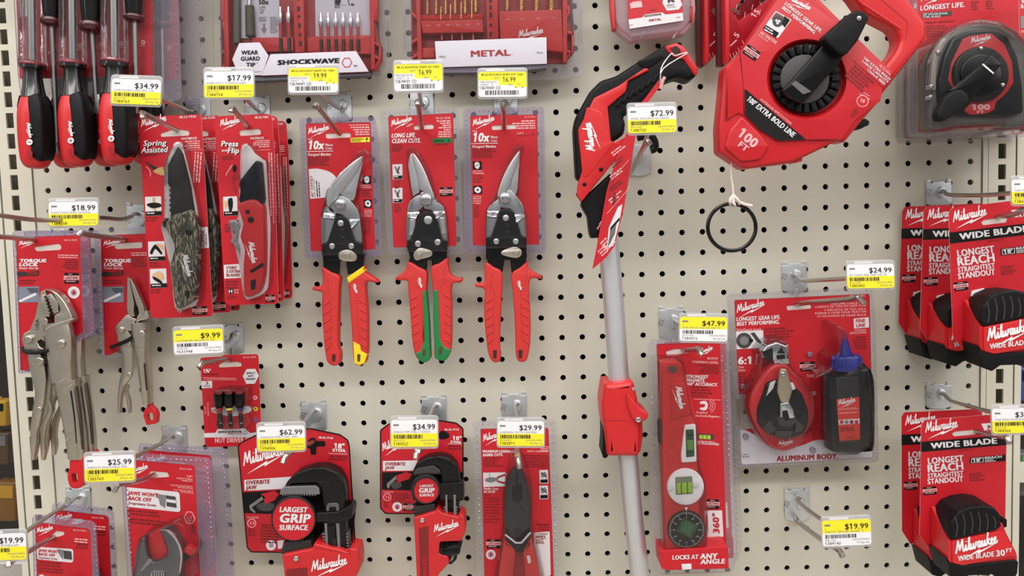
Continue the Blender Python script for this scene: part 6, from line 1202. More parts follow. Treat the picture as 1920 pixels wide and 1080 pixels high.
b.ext(fr, R([(120,318),(178,312),(205,440),(125,462)], 6), .0235, .0252, mat('level_panel_red', (186, 30, 28), .4), 3); b.logo(fr, 142, 330, 160, 418, hk=1.1, w=.26, lift=.0256); b.build('level_body', t)
b = MB(); b.ext(fr, R([(112,248),(145,245),(148,268),(128,275),(114,272)], 5), .0236, .0246, mat('level_hole', (96, 74, 70), .6)); b.build('hang_slot', t)
b = MB(); b.ext(fr, R([(178,482),(222,478),(225,628),(165,632),(164,595)], 8), .0238, .0268, WHITE, 4)
o = b.build('plumb_vial_frame', t); b = MB(); b.ext(fr, R([(182,500),(214,498),(217,606),(184,610)], 4), .0262, .0275, mat('vial_dark_green', (42, 74, 40), .2), 2); b.ext(fr, R([(186,542),(212,540),(214,580),(188,582)], 4), .0272, .0282, mat('vial_green', (92, 142, 62), .2), 3); b.line(fr, 182, 522, 216, 520, 2, BLACK, .0286); b.line(fr, 182, 590, 216, 588, 2, BLACK, .0286); b.build('vial', o)
b = MB(); b.disc(fr, 182, 728, 73, .0236, .0275, WHITE, 5, 40); b.disc(fr, 120, 735, 12, .025, .029, PALE, 5, 14); b.disc(fr, 222, 720, 14, .025, .029, PALE, 5, 14); o = b.build('level_vial_frame', t)
b = MB(); b.ext(fr, R([(140,688),(208,684),(212,755),(142,760)], 6), .0268, .0282, mat('vial_rim', (120, 130, 100), .25), 3); b.ext(fr, R([(146,714),(208,710),(210,752),(148,756)], 5), .0278, .0292, mat('vial_lime', (150, 186, 60), .15), 4); b.line(fr, 164, 712, 165, 756, 2.5, BLACK, .0296); b.line(fr, 188, 710, 189, 755, 2.5, BLACK, .0296); b.build('vial', o)
b = MB(); b.disc(fr, 185, 898, 76, .0236, .0265, GLB, 4, 44); f2 = fr.up(.0266)
for k in range(60):
    a = 2*math.pi*k/60; r0 = 64 if k % 5 else 58; b.line(f2, 185+r0*math.cos(a), 898+r0*math.sin(a), 185+71*math.cos(a), 898+71*math.sin(a), 2, PALE)
for k, s_ in enumerate(('0','30','60','90','60','30','0','30','60','90','60','30')):
    a = 2*math.pi*k/12 - math.pi/2; b.text(f2, s_, 185+50*math.cos(a), 901+50*math.sin(a), 5*len(s_), 6, PALE, 0, .01, center=True)
b.poly(f2, [(178,808),(190,808),(184,824)], WHITE); o = b.build('protractor_dial', t)
b = MB(); b.ext(fr, rbox(188, 893, 70, 62, 28, 6), .0262, .0278, mat('vial_dark_green', (42,74,40), .2), 3); b.ext(fr, rbox(188, 893, 46, 52, 28, 6), .0275, .0288, mat('vial_deep', (44, 104, 60), .15), 4); b.build('vial', o)
b = MB(); b.ext(fr, R([(78,470),(92,470),(94,560),(80,560)], 2), .004, .020, GREYB, 2); b.build('magnet', t)
c = copy_tree(t, (.016, .038, -.004)); c['label'] = 'carded torpedo level behind, only its right edge and lower corner showing'

# ------------------------------------------------------------------ nut driver set
fr = Fr(.030, CR)
t = thing('nut_driver_set', 'small red card with three black nut drivers in a row', 'nut driver set', P3(435, 838, .03))
def pr(b):
    b.text(fr, '49-66-4561', 645, 298, 102, 14, PINK, -2, .015); b.text(fr, '1⅞"', 338, 410, 58, 27, WHITE, -2, .03); b.fine(fr, 336, 424, 120, 1, 11, FINE, -2); b.text(fr, 'MAGNETIC NUT DRIVER', 336, 430, 120, 10, FINE, -1, .01); b.fine(fr, 336, 448, 265, 1, 10, PINK, 1, var=.05); b.fine(fr, 340, 460, 262, 1, 9, PINK, 1, var=.05)
    b.poly(fr, R([(322,476),(406,473),(408,528),(324,532)], 4), PALE); b.text(fr, '3', 357, 502, 17, 24, CARD, -1, .03, lift=.0006); b.text(fr, 'PIECES', 340, 520, 52, 10, GREYP, -1, .015, lift=.0006)
    b.poly(fr, [(645,437),(675,382),(742,380),(770,435),(738,496),(672,498)], PALE)
    for k, (s_, w) in enumerate((('IMPACT', 70), ('DUTY', 46), ('MAGNET', 76))): b.text(fr, s_, 708, 420+k*23, w, 14, BLACK, -1, .025, lift=.0006, center=True)
    b.line(fr, 672, 508, 742, 505, 5, FINE); b.line(fr, 372, 540, 372, 625, 2, FINE); b.line(fr, 382, 755, 384, 850, 2, FINE); b.text(fr, 'MADE IN USA', 382, 748, 108, 12, PINK, -92, .015); b.text(fr, 'HECHO', 358, 730, 60, 10, PINK, -92, .01)
    b.poly(fr, S([(400,700),(420,680),(560,670),(690,672),(712,690),(700,715),(640,735),(560,750),(430,725)], 3), PALE)
    for (x, y, m) in ((742,605,PINK),(745,692,YEL),(748,778,mat('ink_blue', (80, 90, 150), .5))): b.poly(fr, [(x-18,y),(x-9,y-16),(x+9,y-16),(x+18,y),(x+9,y+16),(x-9,y+16)], m); b.poly(fr, circ(x, y, 7, 8), BLACK if m is YEL else CARD, .0006)
    b.poly(fr, [(342,882),(432,878),(450,850),(660,845),(700,880),(780,872),(782,912),(345,916)], PALE); b.text(fr, 'SHOCKWAVE', 452, 880, 184, 16, BLACK, -1, .035, .05, .0006); b.text(fr, 'IMPACT DUTY', 528, 892, 112, 11, CARD, -1, .02, .1, .0006)
    hx = [(648,877),(656,863),(672,862),(681,876),(673,890),(657,891)]; b.flat(fr, hx, .0006, GREYP, holes=[inset(hx, 4)]); b.text(fr, 'NUT DRIVER SET', 428, 956, 300, 38, PINK, -1, .03)
card_part(t, fr, R([(312,305),(328,292),(480,285),(500,272),(755,266),(768,280),(792,965),(780,980),(368,990),(352,975)], 12), [R([(456,350),(490,330),(600,325),(636,335),(634,362),(462,370)], 10)], pr)
for x, col in ((455, CDARK), (532, mat('band_yellow', (214, 200, 60), .4)), (615, mat('band_blue', (40, 50, 110), .4))):
    b = MB(); b.limb(fr, [(x+3,560,38,.010),(x+5,600,40,.010),(x+8,660,38,.010),(x+10,682,28,.010)], GLB, 16, 2, 2); b.ext(fr, circ(x+2, 566, 30, 14, 14), .0185, .0192, mat('socket_red_inner', (120, 40, 40), .4)); o = b.build('nut_driver', t)
    b = MB(); b.limb(fr, [(x+9,678,26,.010),(x+10,698,26,.010)], col, 14, 2, 1, smooth=False); b.build('colour_band', o)
    b = MB(); b.limb(fr, [(x+10,696,18,.010),(x+20,840,19,.010)], GLB, 6, 2, 1, smooth=False); b.limb(fr, [(x+10,700,20,.010),(x+11,725,20,.010)], FINE, 10, 2, 1, smooth=False); b.text(fr.up(.0136), '5/16', x+8, 808, 20, 10, PALE, -2, .01); b.build('hex_shank', o)
b = MB(); b.ext(fr, S([(415,575),(430,548),(520,540),(640,545),(672,560),(672,680),(712,690),(700,720),(668,740),(672,840),(450,850),(440,740),(400,710),(402,690),(420,680)], 3), 0, .0205, BUB, 14, 3, flare=4); b.build('blister_shell', t)

# ------------------------------------------------------------------ pipe wrenches
PIPE = mat('wrench_red', (192, 32, 36), .4, bump=.1); JAWB = mat('jaw_black', (16, 16, 17), .36, coat=.08, spec=.3); TOOTH = mat('jaw_steel', (150, 150, 152), .4, .9)
fr = Fr(.040, CS)
t = thing('pipe_wrench', 'larger pipe wrench on a red card marked 18 inch steel', 'pipe wrench', P3(600, 1078, .04), 'carded pipe wrenches')
def pr(b):
    b.logo(fr, 118, 420, 360, 352, hk=1.25); b.text(fr, '18"', 655, 318, 62, 30, WHITE, 3, .03); b.text(fr, 'STEEL', 645, 338, 82, 17, WHITE, 2, .04); b.text(fr, '48-22-7118', 562, 260, 86, 12, WHITE, 3, .02); b.line(fr, 622, 350, 734, 354, 2, WHITE); b.fine(fr, 622, 362, 112, 2, 17, FINE, 3, True, var=.1)
    b.poly(fr, [(120,508),(400,488),(360,560),(122,572)], PALE); b.text(fr, 'OVERBITE', 130, 535, 142, 24, CDARK, -3, .03, .12, .0006); b.text(fr, 'JAW', 130, 565, 64, 24, CDARK, -3, .03, .12, .0006)
    b.poly(fr, [(112,582),(560,555),(790,640),(760,900),(345,930),(560,720),(120,705)], BLACK, .0002); b.poly(fr, [(222,590),(300,572),(330,590),(300,630),(245,650)], CARD, .0005); b.poly(fr, [(150,660),(235,600),(245,615),(165,672),(190,700),(180,705),(155,685)], GREYP, .0005); b.poly(fr, S([(190,660),(240,640),(300,650),(280,690),(220,690)], 2), mat('ink_dark', (60,58,58), .6), .0004)
    b.text(fr, 'MAX PRESSURE', 138, 735, 70, 9, PINK, 0, .015); c_ = circ(165, 765, 27, 20); b.poly(fr, c_, PINK); b.poly(fr, circ(165,765,22,18), CARD, .0005); b.text(fr, '2.5', 152, 772, 30, 18, PINK, 0, .02, lift=.0006); b.fine(fr, 145, 800, 55, 4, 12, FINE); b.fine(fr, 222, 770, 120, 7, 17, FINE, 3)
    b.poly(fr, circ(280, 897, 30, 22), PALE); b.poly(fr, circ(280,897,14,12), mat('ink_mauve', (170,130,150), .5), .0006); b.poly(fr, [(318,870),(356,865),(346,915),(322,918)], PALE)
card_part(t, fr, R([(80,308),(95,285),(185,240),(470,200),(520,200),(690,235),(738,268),(748,300),(785,900),(720,940),(345,942),(160,940),(135,912)], 10), [R([(488,292),(512,260),(540,255),(550,275),(602,276),(606,308),(550,310),(549,358),(516,358),(514,320),(490,318)], 8)], pr, edge=BLACK)
b = MB(); fr2 = fr; rim = R([(80,308),(95,285),(185,240),(470,200),(520,200),(690,235),(738,268),(748,300),(785,900),(720,940),(345,942),(160,940),(135,912)], 10)
b.flat(fr, rim, .0004, BLACK, holes=[inset(rim if sarea(rim) > 0 else rim[::-1], 7)]); b.build('card_border', t)
# hook jaw: arch, shank and teeth
b = MB(); b.ext(fr, R([(345,590),(372,520),(430,465),(520,435),(600,433),(670,462),(708,520),(722,600),(720,700),(728,905),(735,940),(600,950),(605,700),(588,640),(580,560),(555,525),(400,530)], 14, 4), .003, .026, JAWB, 12, 4); b.build('hook_jaw', t)
b = MB(); b.ext(fr, R([(360,548),(545,543),(566,560),(570,594),(330,594),(335,570)], 4), .010, .0275, TOOTH, 3)
for k in range(13): b.ext(fr, [(342+k*16,592),(350+k*16,606),(358+k*16,592)], .012, .0268, TOOTH, 1, 1)
b.build('jaw_teeth', t)
for x, w in ((612, 24), (682, 26)): b = MB(); b.limb(fr, [(x,755,w*.5,.022,.006),(x+10,930,w*.5,.022,.006)], TOOTH, 10, 4, 1, smooth=False); b.build('shank_rail', t)
for s_, x in ((-1, 596), (1, 722)):
    b = MB()
    for k in range(7): b.ext(fr, R(rbox(x + k*2 + s_*4, 830+k*18, 18, 11, 0), 2), .008, .024, TOOTH, 2, 2)
    b.build('shank_thread', t)
b = MB(); b.ext(fr, R([(608,668),(618,648),(672,646),(684,660),(686,692),(668,694),(666,668),(626,670),(626,694),(608,694)], 5), .025, .0285, mat('bracket_grey', (104, 104, 106), .4, .6), 2); b.build('jaw_bracket', t)
b = MB(); b.ext(fr, R([(548,705),(680,698),(752,662),(762,672),(760,735),(735,750),(700,762),(548,758)], 5), .006, .030, JAWB, 6); b.build('frame_collar', t)
b = MB(); b.limb(fr, [(640,770,26,.022,.0065),(655,930,26,.022,.0065)], JAWB, 10, 4, 1, smooth=False); b.text(fr.up(.0288), 'USA', 662, 905, 46, 16, GREYB, -86, .02); b.build('jaw_shank', t)
b = MB(); b.ext(fr, R([(370,880),(518,873),(530,935),(350,965),(340,920)], 3), .006, .028, mat('heel_jaw_dark', (62, 60, 60), .4, .7), 3)
for k in range(9): b.ext(fr, [(352+k*18, 888-k*1.6),(362+k*18, 872-k*1.6),(372+k*18, 886-k*1.6)], .008, .0275, MATS['heel_jaw_dark'], 1, 1)
b.build('heel_jaw', t)
b = MB(); b.ext(fr, R([(345,955),(525,918),(535,885),(700,925),(740,945),(745,915),(795,920),(806,990),(800,1060),(760,1120),(600,1200),(540,1400),(375,1400),(360,1090)], 10, 3), .002, .034, PIPE, 10, 4)
b.ext(fr, R([(372,1040),(495,1030),(500,1300),(385,1300)], 8), .0335, .0345, mat('wrench_recess', (120, 22, 26), .5), 0); b.line(fr, 545, 912, 760, 950, 3, CDARK, .0343)
f2 = fr.up(.0344); b.logo(f2, 522, 1050, 735, 1005, hk=1.15); b.build('wrench_handle', t)
b = MB(); bolt(b, fr, 427, 978, 16, .033, .0368, CHROME, 14); b.build('jaw_pin', t)
b = MB(); b.disc(fr, 413, 740, 134, .027, .031, mat('sticker_edge', (24, 22, 22), .5), 4, 40); b.disc(fr, 414, 742, 124, .0305, .0314, CARD, 0, 40); f2 = fr.up(.0315)
b.text(f2, 'LARGEST', 330, 698, 166, 32, PALE, 1, .04, .12); b.text(f2, 'GRIP', 328, 760, 184, 54, PALE, 1, .036, .14); b.text(f2, 'SURFACE', 328, 806, 170, 32, PALE, 0, .04, .12); b.build('round_sticker', t)

fr = Fr(.038, CT)
t = thing('pipe_wrench', 'smaller pipe wrench on a red card marked 10 inch steel', 'pipe wrench', P3(810, 1070, .038), 'carded pipe wrenches')
def pr(b):
    b.logo(fr, 55, 355, 180, 310, hk=1.4); b.text(fr, '10"', 458, 292, 52, 23, WHITE, 3, .03); b.text(fr, 'STEEL', 446, 310, 64, 13, WHITE, 2, .04); b.text(fr, '48-22-7110', 410, 238, 84, 11, WHITE, 0, .02); b.line(fr, 430, 316, 512, 317, 2, WHITE); b.fine(fr, 428, 324, 82, 2, 15, FINE, 2, True, var=.1)
    b.poly(fr, [(55,415),(275,410),(230,470),(56,472)], PALE); b.text(fr, 'OVERBITE', 66, 440, 118, 19, CDARK, 0, .03, .1, .0006); b.text(fr, 'JAW', 66, 463, 56, 19, CDARK, 0, .03, .1, .0006)
    b.poly(fr, [(50,480),(430,470),(522,480),(522,640),(230,640),(220,585),(50,580)], BLACK, .0002); b.poly(fr, [(130,500),(190,478),(225,490),(205,520),(140,540)], CARD, .0005); b.poly(fr, [(78,545),(130,500),(138,514),(98,552),(90,575),(78,565)], GREYP, .0005); b.poly(fr, S([(105,545),(150,530),(165,560),(130,578),(108,568)], 2), mat('ink_dark', (60,58,58), .6), .0004)
    b.text(fr, 'MAX PRESSURE', 58, 598, 60, 8, PINK, 0, .015); b.poly(fr, circ(80,624,23,18), PINK); b.poly(fr, circ(80,624,19,18), CARD, .0005); b.text(fr, '1.5', 70, 631, 22, 14, PINK, 0, .02, lift=.0006); b.fine(fr, 60, 650, 36, 4, 10, FINE); b.fine(fr, 110, 598, 110, 5, 12, FINE, 3)
    b.poly(fr, circ(138, 680, 28, 22), PALE); b.poly(fr, circ(138,680,16,14), mat('ink_mauve', (170,130,150), .5), .0006); b.poly(fr, S([(138,668),(146,684),(138,692),(130,684)], 2), CDARK, .0008); lifetime(b, fr, 175, 660, 84, 44)
rim = R([(38,235),(85,200),(140,178),(385,178),(480,192),(522,225),(522,640),(240,722),(70,722),(38,690)], 10)
card_part(t, fr, rim, [R([(372,262),(392,240),(412,240),(440,258),(440,280),(412,290),(385,290)], 8)], pr, edge=BLACK)
b = MB(); b.flat(fr, rim, .0004, BLACK, holes=[inset(rim if sarea(rim) > 0 else rim[::-1], 7)]); b.build('card_border', t)
b = MB(); b.ext(fr, R([(225,480),(250,430),(310,395),(380,385),(440,400),(480,440),(495,500),(500,545),(520,545),(522,640),(400,640),(392,570),(395,520),(385,465),(365,440),(300,455),(240,490)], 12, 4), .003, .022, JAWB, 10, 4); b.build('hook_jaw', t)
b = MB(); b.ext(fr, R([(255,458),(350,440),(385,468),(390,484),(232,492),(235,475)], 4), .008, .0235, mat('jaw_grey', (84, 82, 82), .4, .7), 3)
for k in range(12): b.ext(fr, [(236+k*13,490-k*.6),(242+k*13,500-k*.6),(249+k*13,489-k*.6)], .010, .0230, MATS['jaw_grey'], 1, 1)
b.build('jaw_teeth', t)
b = MB(); b.ext(fr, R([(385,548),(515,538),(520,642),(385,640)], 5), .018, .026, JAWB, 5); b.build('frame_collar', t)
b = MB(); b.ext(fr, [(405,612),(495,612),(492,735),(410,735)], .004, .018, JAWB, 3); b.build('jaw_shank', t)
for x, w in ((422, 12), (470, 14)): 
    b = MB(); b.ext(fr, R([(x-w/2,612),(x+w/2,612),(x+w/2+2,730),(x-w/2+2,730)], 2), .016, .0265, TOOTH, 2)
    for k in range(4): b.ext(fr, [(x+(w/2-2 if x > 450 else -w/2-8),680+k*15),(x+(w/2+10 if x > 450 else -w/2+4),680+k*15),(x+(w/2+10 if x > 450 else -w/2+4),688+k*15),(x+(w/2-2 if x > 450 else -w/2-8),688+k*15)], .012, .0225, TOOTH, 1, 1)
    b.build('shank_rail', t)
b = MB(); b.ext(fr, R([(230,682),(355,662),(362,715),(240,745)], 3), .004, .024, mat('heel_jaw_dark', (62,60,60), .4, .7), 3)
for k in range(8): b.ext(fr, [(238+k*14,686-k*2),(246+k*14,672-k*2),(254+k*14,684-k*2)], .006, .0236, MATS['heel_jaw_dark'], 1, 1)
b.build('heel_jaw', t)
b = MB(); b.ext(fr, R([(234,745),(362,706),(366,688),(400,720),(490,740),(498,715),(528,740),(532,830),(505,880),(385,885),(380,950),(430,965),(440,1005),(380,1070),(350,1130),(355,1300),(262,1300),(250,1080)], 8, 3), .002, .030, PIPE, 9, 4)
b.ext(fr, R([(262,805),(318,790),(322,1200),(275,1200)], 8), .0295, .0304, mat('wrench_recess', (120,22,26), .5), 0); b.text(fr.up(.0305), 'MILWAUKEE', 312, 1120, 150, 24, PIPE, -91, .03); b.line(fr, 395, 728, 515, 755, 3, CDARK, .0303)
f2 = fr.up(.0304); b.logo(f2, 352, 825, 495, 788, hk=1.15); b.build('wrench_handle', t)
b = MB(); b.limb(fr, [(382,925,20,.016,.012),(400,920,38,.016,.014),(490,905,40,.016,.014),(506,905,24,.016,.012)], JAWB, 16, 3, 2)
for k in range(7): b.limb(fr, [(400+k*15,885,4,.030,.0015),(402+k*15,945,4,.030,.0015)], JAWB, 6, 2, 1, smooth=False)
b.build('adjusting_nut', t)
b = MB(); b.ext(fr, R([(430,960),(485,945),(482,985),(450,1015),(432,1010)], 6), .006, .020, JAWB, 4); b.ext(fr, [(452,965),(470,952),(462,985),(442,1000)], .0195, .0208, TOOTH, 1); b.build('shank_end', t)
b = MB(); bolt(b, fr, 282, 760, 14, .029, .0328, CHROME, 14); b.build('jaw_pin', t)
b = MB(); b.disc(fr, 302, 580, 86, .023, .0265, mat('sticker_edge', (24,22,22), .5), 4, 36); b.disc(fr, 306, 586, 70, .026, .0269, CARD, 0, 36); f2 = fr.up(.027)
b.text(f2, 'LARGEST', 268, 566, 80, 15, PALE, -1, .03, .08); b.text(f2, 'GRIP', 262, 598, 92, 27, PALE, -1, .04, .1); b.text(f2, 'SURFACE', 266, 620, 84, 16, PALE, -1, .03, .08); b.build('round_sticker', t)

# ------------------------------------------------------------------ lineman pliers
fr = Fr(.040, CU)
t = thing('lineman_pliers', 'carded lineman pliers with dark grey jaws and red handles', 'pliers', P3(970, 1078, .04))
def pr(b):
    b.logo(fr, 112, 300, 230, 265, hk=1.3); b.text(fr, 'MAXIMUM LEVERAGE.', 108, 366, 190, 15, WHITE, 0, .03, .1); b.text(fr, 'EASIER CUTS.', 110, 387, 116, 15, WHITE, -1, .03, .1); b.fine(fr, 112, 393, 118, 5, 12, FINE); b.text(fr, 'WITH CRIMPER', 364, 364, 122, 11, PINK, 0, .03); b.fine(fr, 430, 330, 60, 3, 11, PINK, 0, True); b.fine(fr, 330, 378, 160, 6, 13, FINE, 2, True)
    b.poly(fr, [(110,482),(238,480),(240,560),(112,566)], PALE); b.poly(fr, S([(118,525),(150,508),(185,512),(200,520),(185,530),(150,540)], 2), GREYP, .0005); b.line(fr, 190, 512, 240, 492, 10, CDARK, .0006); b.line(fr, 190, 530, 240, 545, 10, CDARK, .0006); b.line(fr, 148, 484, 148, 520, 3, GREYP, .0006)
    b.text(fr, 'Easily Cuts', 114, 580, 84, 12, WHITE, 1, .02, .12); b.text(fr, '#2 ACSR', 114, 597, 66, 12, WHITE, 1, .02, .12)
    for k, s_ in enumerate(('Corta', 'facilmente', 'en ACSR #2', 'Coupez plus', 'facilement', 'des cables', 'electriques', 'd acier', 'conducteurs', 'ACSR n 2')): b.text(fr, s_, 118, 618+k*17, 34+5*len(s_) if k else 32, 11, FINE, 1, .012)
    for y in (468, 558): b.poly(fr, R([(436,y),(485,y-2),(488,y+76),(438,y+78)], 4), PALE); b.poly(fr, [(442,y+54),(484,y+52),(485,y+72),(443,y+74)], BLACK, .0005); b.poly(fr, [(442,y+20),(470,y+8),(482,y+30),(450,y+46)], GREYP, .0005); b.line(fr, 445, y+10, 480, y+44, 6, mat('ink_dark', (60,58,58), .6), .0006)
    b.text(fr, 'Grip', 415, 785, 75, 9, FINE); b.fine(fr, 415, 780, 80, 3, 14, FINE, 2, True)
    b.poly(fr, R([(402,830),(495,822),(502,1075),(420,1110)], 6), PALE)
    for k, (s_, w) in enumerate((('COMFORT', 70), ('GRIPS', 54), ('WILL', 60), ('NOT', 44), ('PEEL', 52))): b.text(fr, s_, 416, 840+k*13 if k < 2 else 862+(k-2)*15, w, 9 if k < 2 else 13, CDARK, 1, .025, .1, .0006)
    lifetime(b, fr, 132, 868, 78, 52); b.poly(fr, circ(155, 956, 28, 22), PALE); b.poly(fr, circ(155,956,18,14), mat('ink_mauve', (170,130,150), .5), .0006); b.poly(fr, S([(155,944),(162,958),(155,966),(148,958)], 2), CDARK, .0008)
card_part(t, fr, R([(95,228),(482,222),(490,232),(525,1200),(120,1210)], 8), [], pr)
shell_part(t, fr, R([(52,195),(68,182),(515,175),(532,190),(560,1230),(80,1240)], 14), R([(97,230),(480,224),(488,234),(523,1198),(122,1208)], 8), [(S([(272,400),(300,380),(340,410),(375,500),(395,620),(395,800),(440,1000),(450,1180),(190,1180),(200,1000),(225,800),(225,640),(245,500)], 3), .028, 14)], FLANGE, 37, 8, 22)
PL = mat('plier_dark', (52, 52, 54), .4, .3, spec=.3)
b = MB(); b.ext(fr, R([(303,462),(306,560),(306,650),(335,690),(385,740),(380,800),(340,830),(300,860),(270,850),(240,790),(232,700),(238,600),(255,520),(275,475)], 10), .003, .017, PL, 5, 3); b.build('left_jaw', t)
b = MB(); b.ext(fr, S([(308,462),(330,470),(358,540),(378,620),(385,735),(330,680),(309,645),(309,555)], 2), .003, .0163, PL, 4, 3); b.build('right_jaw', t)
b = MB(); b.ext(fr, [(278,560),(335,552),(336,640),(305,656),(276,645)], .012, .0174, BLACK, 1); b.build('crimper_notch', t)
b = MB(); b.disc(fr, 314, 832, 22, .012, .0185, JAWB, 4, 20); b.line(fr, 300, 842, 328, 820, 3, PL, .0188); b.build('pivot', t)
b = MB(); b.ext(fr, R([(240,800),(300,860),(316,885),(380,810),(388,860),(340,945),(300,940),(240,880)], 8), .003, .0155, JAWB, 5, 3); b.build('plier_shank', t)
for q in ([(232,868),(285,925),(300,945),(285,1100),(280,1260),(190,1260),(198,1080),(215,960)], [(386,862),(340,950),(352,1080),(375,1260),(465,1260),(440,1100),(415,960)]):
    b = MB(); b.ext(fr, R(q, 14, 4), .002, .021, ORED, 12, 4)
    if q[0][0] > 300: b.ext(fr, R([(362,965),(380,960),(388,1000),(372,1010)], 4), .0205, .0213, PALE)
    b.build('handle', t)
b = MB(); b.tube([fr.pt(238,840,.018), fr.pt(300,888,.019), fr.pt(332,888,.019), fr.pt(385,828,.018)], .0012, PALE, 8, 0); b.build('clear_tie', t)

# ------------------------------------------------------------------ adjustable wrenches in clamshells
WR = mat('wrench_grey', (116, 117, 122), .34, .85)
fr = Fr(.080, CW)
t = thing('adjustable_wrench', 'carded larger adjustable wrench with red jaw insert, front of its stack', 'wrench', P3(310, 1078, .08), 'carded larger adjustable wrenches')
def pr(b):
    b.logo(fr, 150, 385, 280, 350, hk=1.2); b.text(fr, '48-22-7410', 490, 360, 84, 11, PINK, 4, .01); b.text(fr, '10"', 540, 412, 40, 12, PINK, 4, .03); b.text(fr, 'ADJUSTABLE', 470, 424, 110, 11, PINK, 4, .015); b.text(fr, 'WRENCH', 505, 440, 74, 10, PINK, 4, .015); b.line(fr, 430, 448, 582, 458, 2, FINE)
    for k, s_ in enumerate(('LLAVE AJUSTABLE', 'DE 254,00 mm', 'CLE AJUSTABLE', 'DE 254,00 mm')): b.text(fr, s_, 430+k*10 + (40 if k % 2 else 0), 470+k*16, 150-(k%2)*40-k*8, 10, PINK, 5, .015)
    b.poly(fr, R([(132,480),(480,512),(492,525),(498,640),(485,648),(138,612)], 8), PALE); b.text(fr, "JAWS WON'T", 142, 530, 205, 26, CARD, 5, .03, .08, .0006); b.text(fr, 'BACK OFF', 146, 566, 155, 26, CARD, 5, .03, .08, .0006); b.text(fr, 'Proprietary Screw.', 147, 595, 190, 18, CDARK, 5, .02, .08, .0006)
    b.poly(fr, [(330,525),(400,535),(395,620),(360,600),(352,560),(330,545)], GREYP, .0006); b.poly(fr, [(400,535),(465,545),(472,620),(405,608)], mat('ink_dark', (60,58,58), .6), .0006); b.poly(fr, [(402,560),(466,568),(467,590),(404,580)], PALE, .0008)
    b.fine(fr, 150, 632, 220, 2, 22, FINE, 5); b.fine(fr, 158, 690, 290, 2, 22, FINE, 5); hx = [(520,685),(540,645),(575,645),(598,690),(580,728),(540,725)]; b.flat(fr, hx, .0004, PINK, holes=[inset(hx, 5)]); b.text(fr, '1-5', 540, 692, 32, 16, PINK, 5, .02); b.text(fr, '16', 548, 712, 22, 14, PINK, 5, .02); b.fine(fr, 570, 740, 34, 4, 15, FINE, 5)
card_part(t, fr, R([(120,290),(585,330),(598,345),(640,1200),(180,1200),(125,480)], 8), [R([(272,405),(300,372),(410,380),(424,410),(300,420)], 8)], pr)
shell_part(t, fr, R([(90,262),(105,245),(690,282),(705,300),(760,1220),(150,1220)], 18), R([(122,292),(583,332),(596,347),(638,1198),(182,1198),(127,480)], 8), [(S([(215,830),(300,780),(420,735),(460,720),(520,740),(545,830),(590,900),(560,990),(540,1180),(190,1180),(185,1000)], 2), .024, 12)], FLANGEV, 33, 8, 30)
b = MB(); b.ext(fr, S([(360,770),(410,770),(450,810),(490,880),(502,960),(490,1050),(470,1180),(210,1180),(195,1000),(205,920),(230,835),(258,825),(262,880),(285,970),(320,985),(370,970),(408,930),(402,880),(375,810)], 3), .003, .018, WR, 8, 4); b.build('wrench_head', t)
b = MB(); b.ext(fr, S([(410,770),(455,800),(500,880),(510,960),(495,1060),(486,1050),(496,960),(480,880),(440,815),(400,780)], 2), .016, .0195, CHROME, 2); b.build('bright_edge', t)
b = MB(); b.ext(fr, S([(245,830),(300,800),(362,772),(378,810),(405,890),(410,930),(370,968),(325,985),(290,965),(262,890)], 2), .002, .010, RED, 6, 3); b.ext(fr, [(285,960),(310,975),(235,1050),(225,1045)], .0175, .0182, STEELD, 1); b.build('jaw_insert', t)
b = MB()
for k in range(6): b.limb(fr, [(318+k*16,1045,9,.016,.005),(312+k*16,1085,9,.016,.005)], CHROME, 10, 2, 1, smooth=False)
b.build('worm_screw', t)
b = MB(); b.ext(fr, R([(525,890),(548,880),(595,910),(590,935),(560,945),(520,920)], 4), .004, .014, RED, 3); b.ext(fr, R([(510,930),(545,940),(540,975),(515,985),(505,960)], 4), .004, .012, BLACK, 3); b.build('locking_clip', t)
for dx, dy, lab in ((.008, .029, 'carded larger adjustable wrench behind another, right margin showing'),):
    c = copy_tree(t, (dx, dy, .003)); c['label'] = lab
fr = Fr(.085, CD)
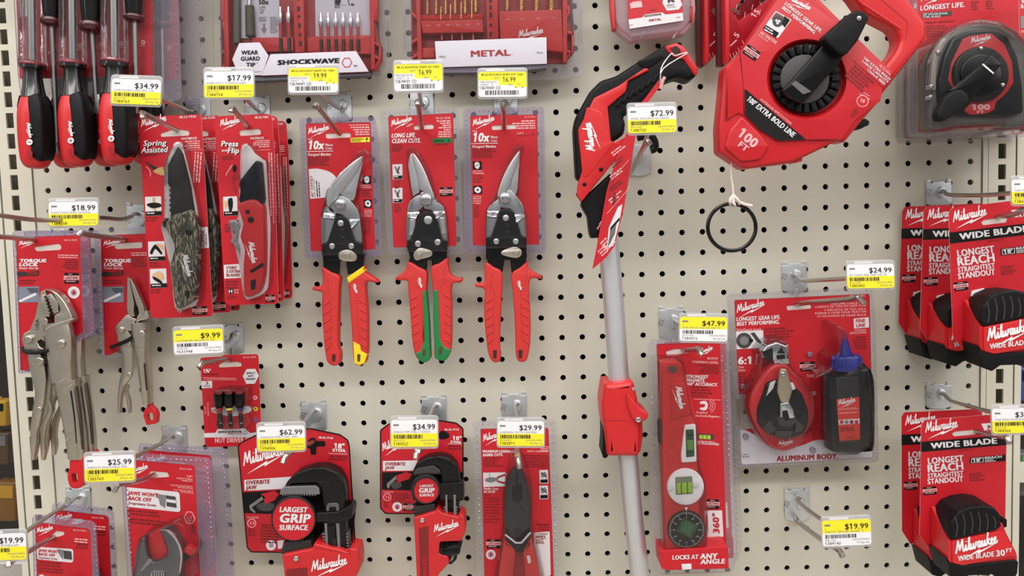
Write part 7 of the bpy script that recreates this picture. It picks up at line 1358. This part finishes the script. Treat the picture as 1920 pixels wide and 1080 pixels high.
t = thing('adjustable_wrench', 'carded smaller adjustable wrench at bottom left corner, front of its stack', 'wrench', P3(110, 1078, .085), 'carded smaller adjustable wrenches')
def pr(b):
    b.logo(fr, 170, 880, 245, 862, hk=1.2); b.text(fr, '48-22-7406', 335, 872, 60, 8, PINK, 3, .01); b.fine(fr, 335, 905, 68, 2, 12, PINK, 5, True, var=.2); b.fine(fr, 335, 930, 68, 2, 13, FINE, 5, True); b.line(fr, 330, 925, 406, 934, 2, FINE)
    b.poly(fr, R([(168,945),(330,955),(337,962),(337,1012),(328,1018),(172,1002)], 6), PALE); b.text(fr, "JAWS WON'T", 175, 967, 98, 13, CARD, 5, .03, .05, .0006); b.text(fr, 'BACK OFF', 176, 984, 76, 13, CARD, 5, .03, .05, .0006); b.text(fr, 'Proprietary Screw.', 177, 998, 88, 9, CDARK, 5, .02, .08, .0006)
    b.poly(fr, [(262,955),(292,960),(290,1005),(275,985)], GREYP, .0006); b.poly(fr, [(292,962),(328,966),(332,1005),(294,1000)], mat('ink_dark', (60,58,58), .6), .0006)
    b.fine(fr, 178, 1012, 110, 2, 13, FINE, 5); b.fine(fr, 178, 1040, 160, 2, 13, FINE, 5); b.poly(fr, [(180,1075),(200,1072),(200,1110),(182,1110)], PALE); b.text(fr, 'WIDER OPENING', 205, 1085, 90, 8, PALE, 5, .02)
card_part(t, fr, R([(160,830),(405,858),(418,870),(435,1250),(175,1250)], 8), [R([(235,895),(258,872),(295,876),(296,890),(262,900)], 5)], pr)
shell_part(t, fr, R([(148,812),(160,795),(425,828),(440,845),(465,1260),(160,1260)], 14), R([(162,832),(403,860),(416,872),(433,1248),(177,1248)], 8), [], FLANGEV, 24, 6, 9)
b = MB(); b.ext(fr, S([(300,1110),(340,1130),(370,1200),(350,1280),(250,1280),(240,1200),(270,1130)], 2), .003, .016, WR, 6); b.build('wrench_head', t)
for dx, dy, lab in ((.006, .030, 'carded smaller adjustable wrench behind another at bottom left'),):
    c = copy_tree(t, (dx, dy, .004)); c['label'] = lab
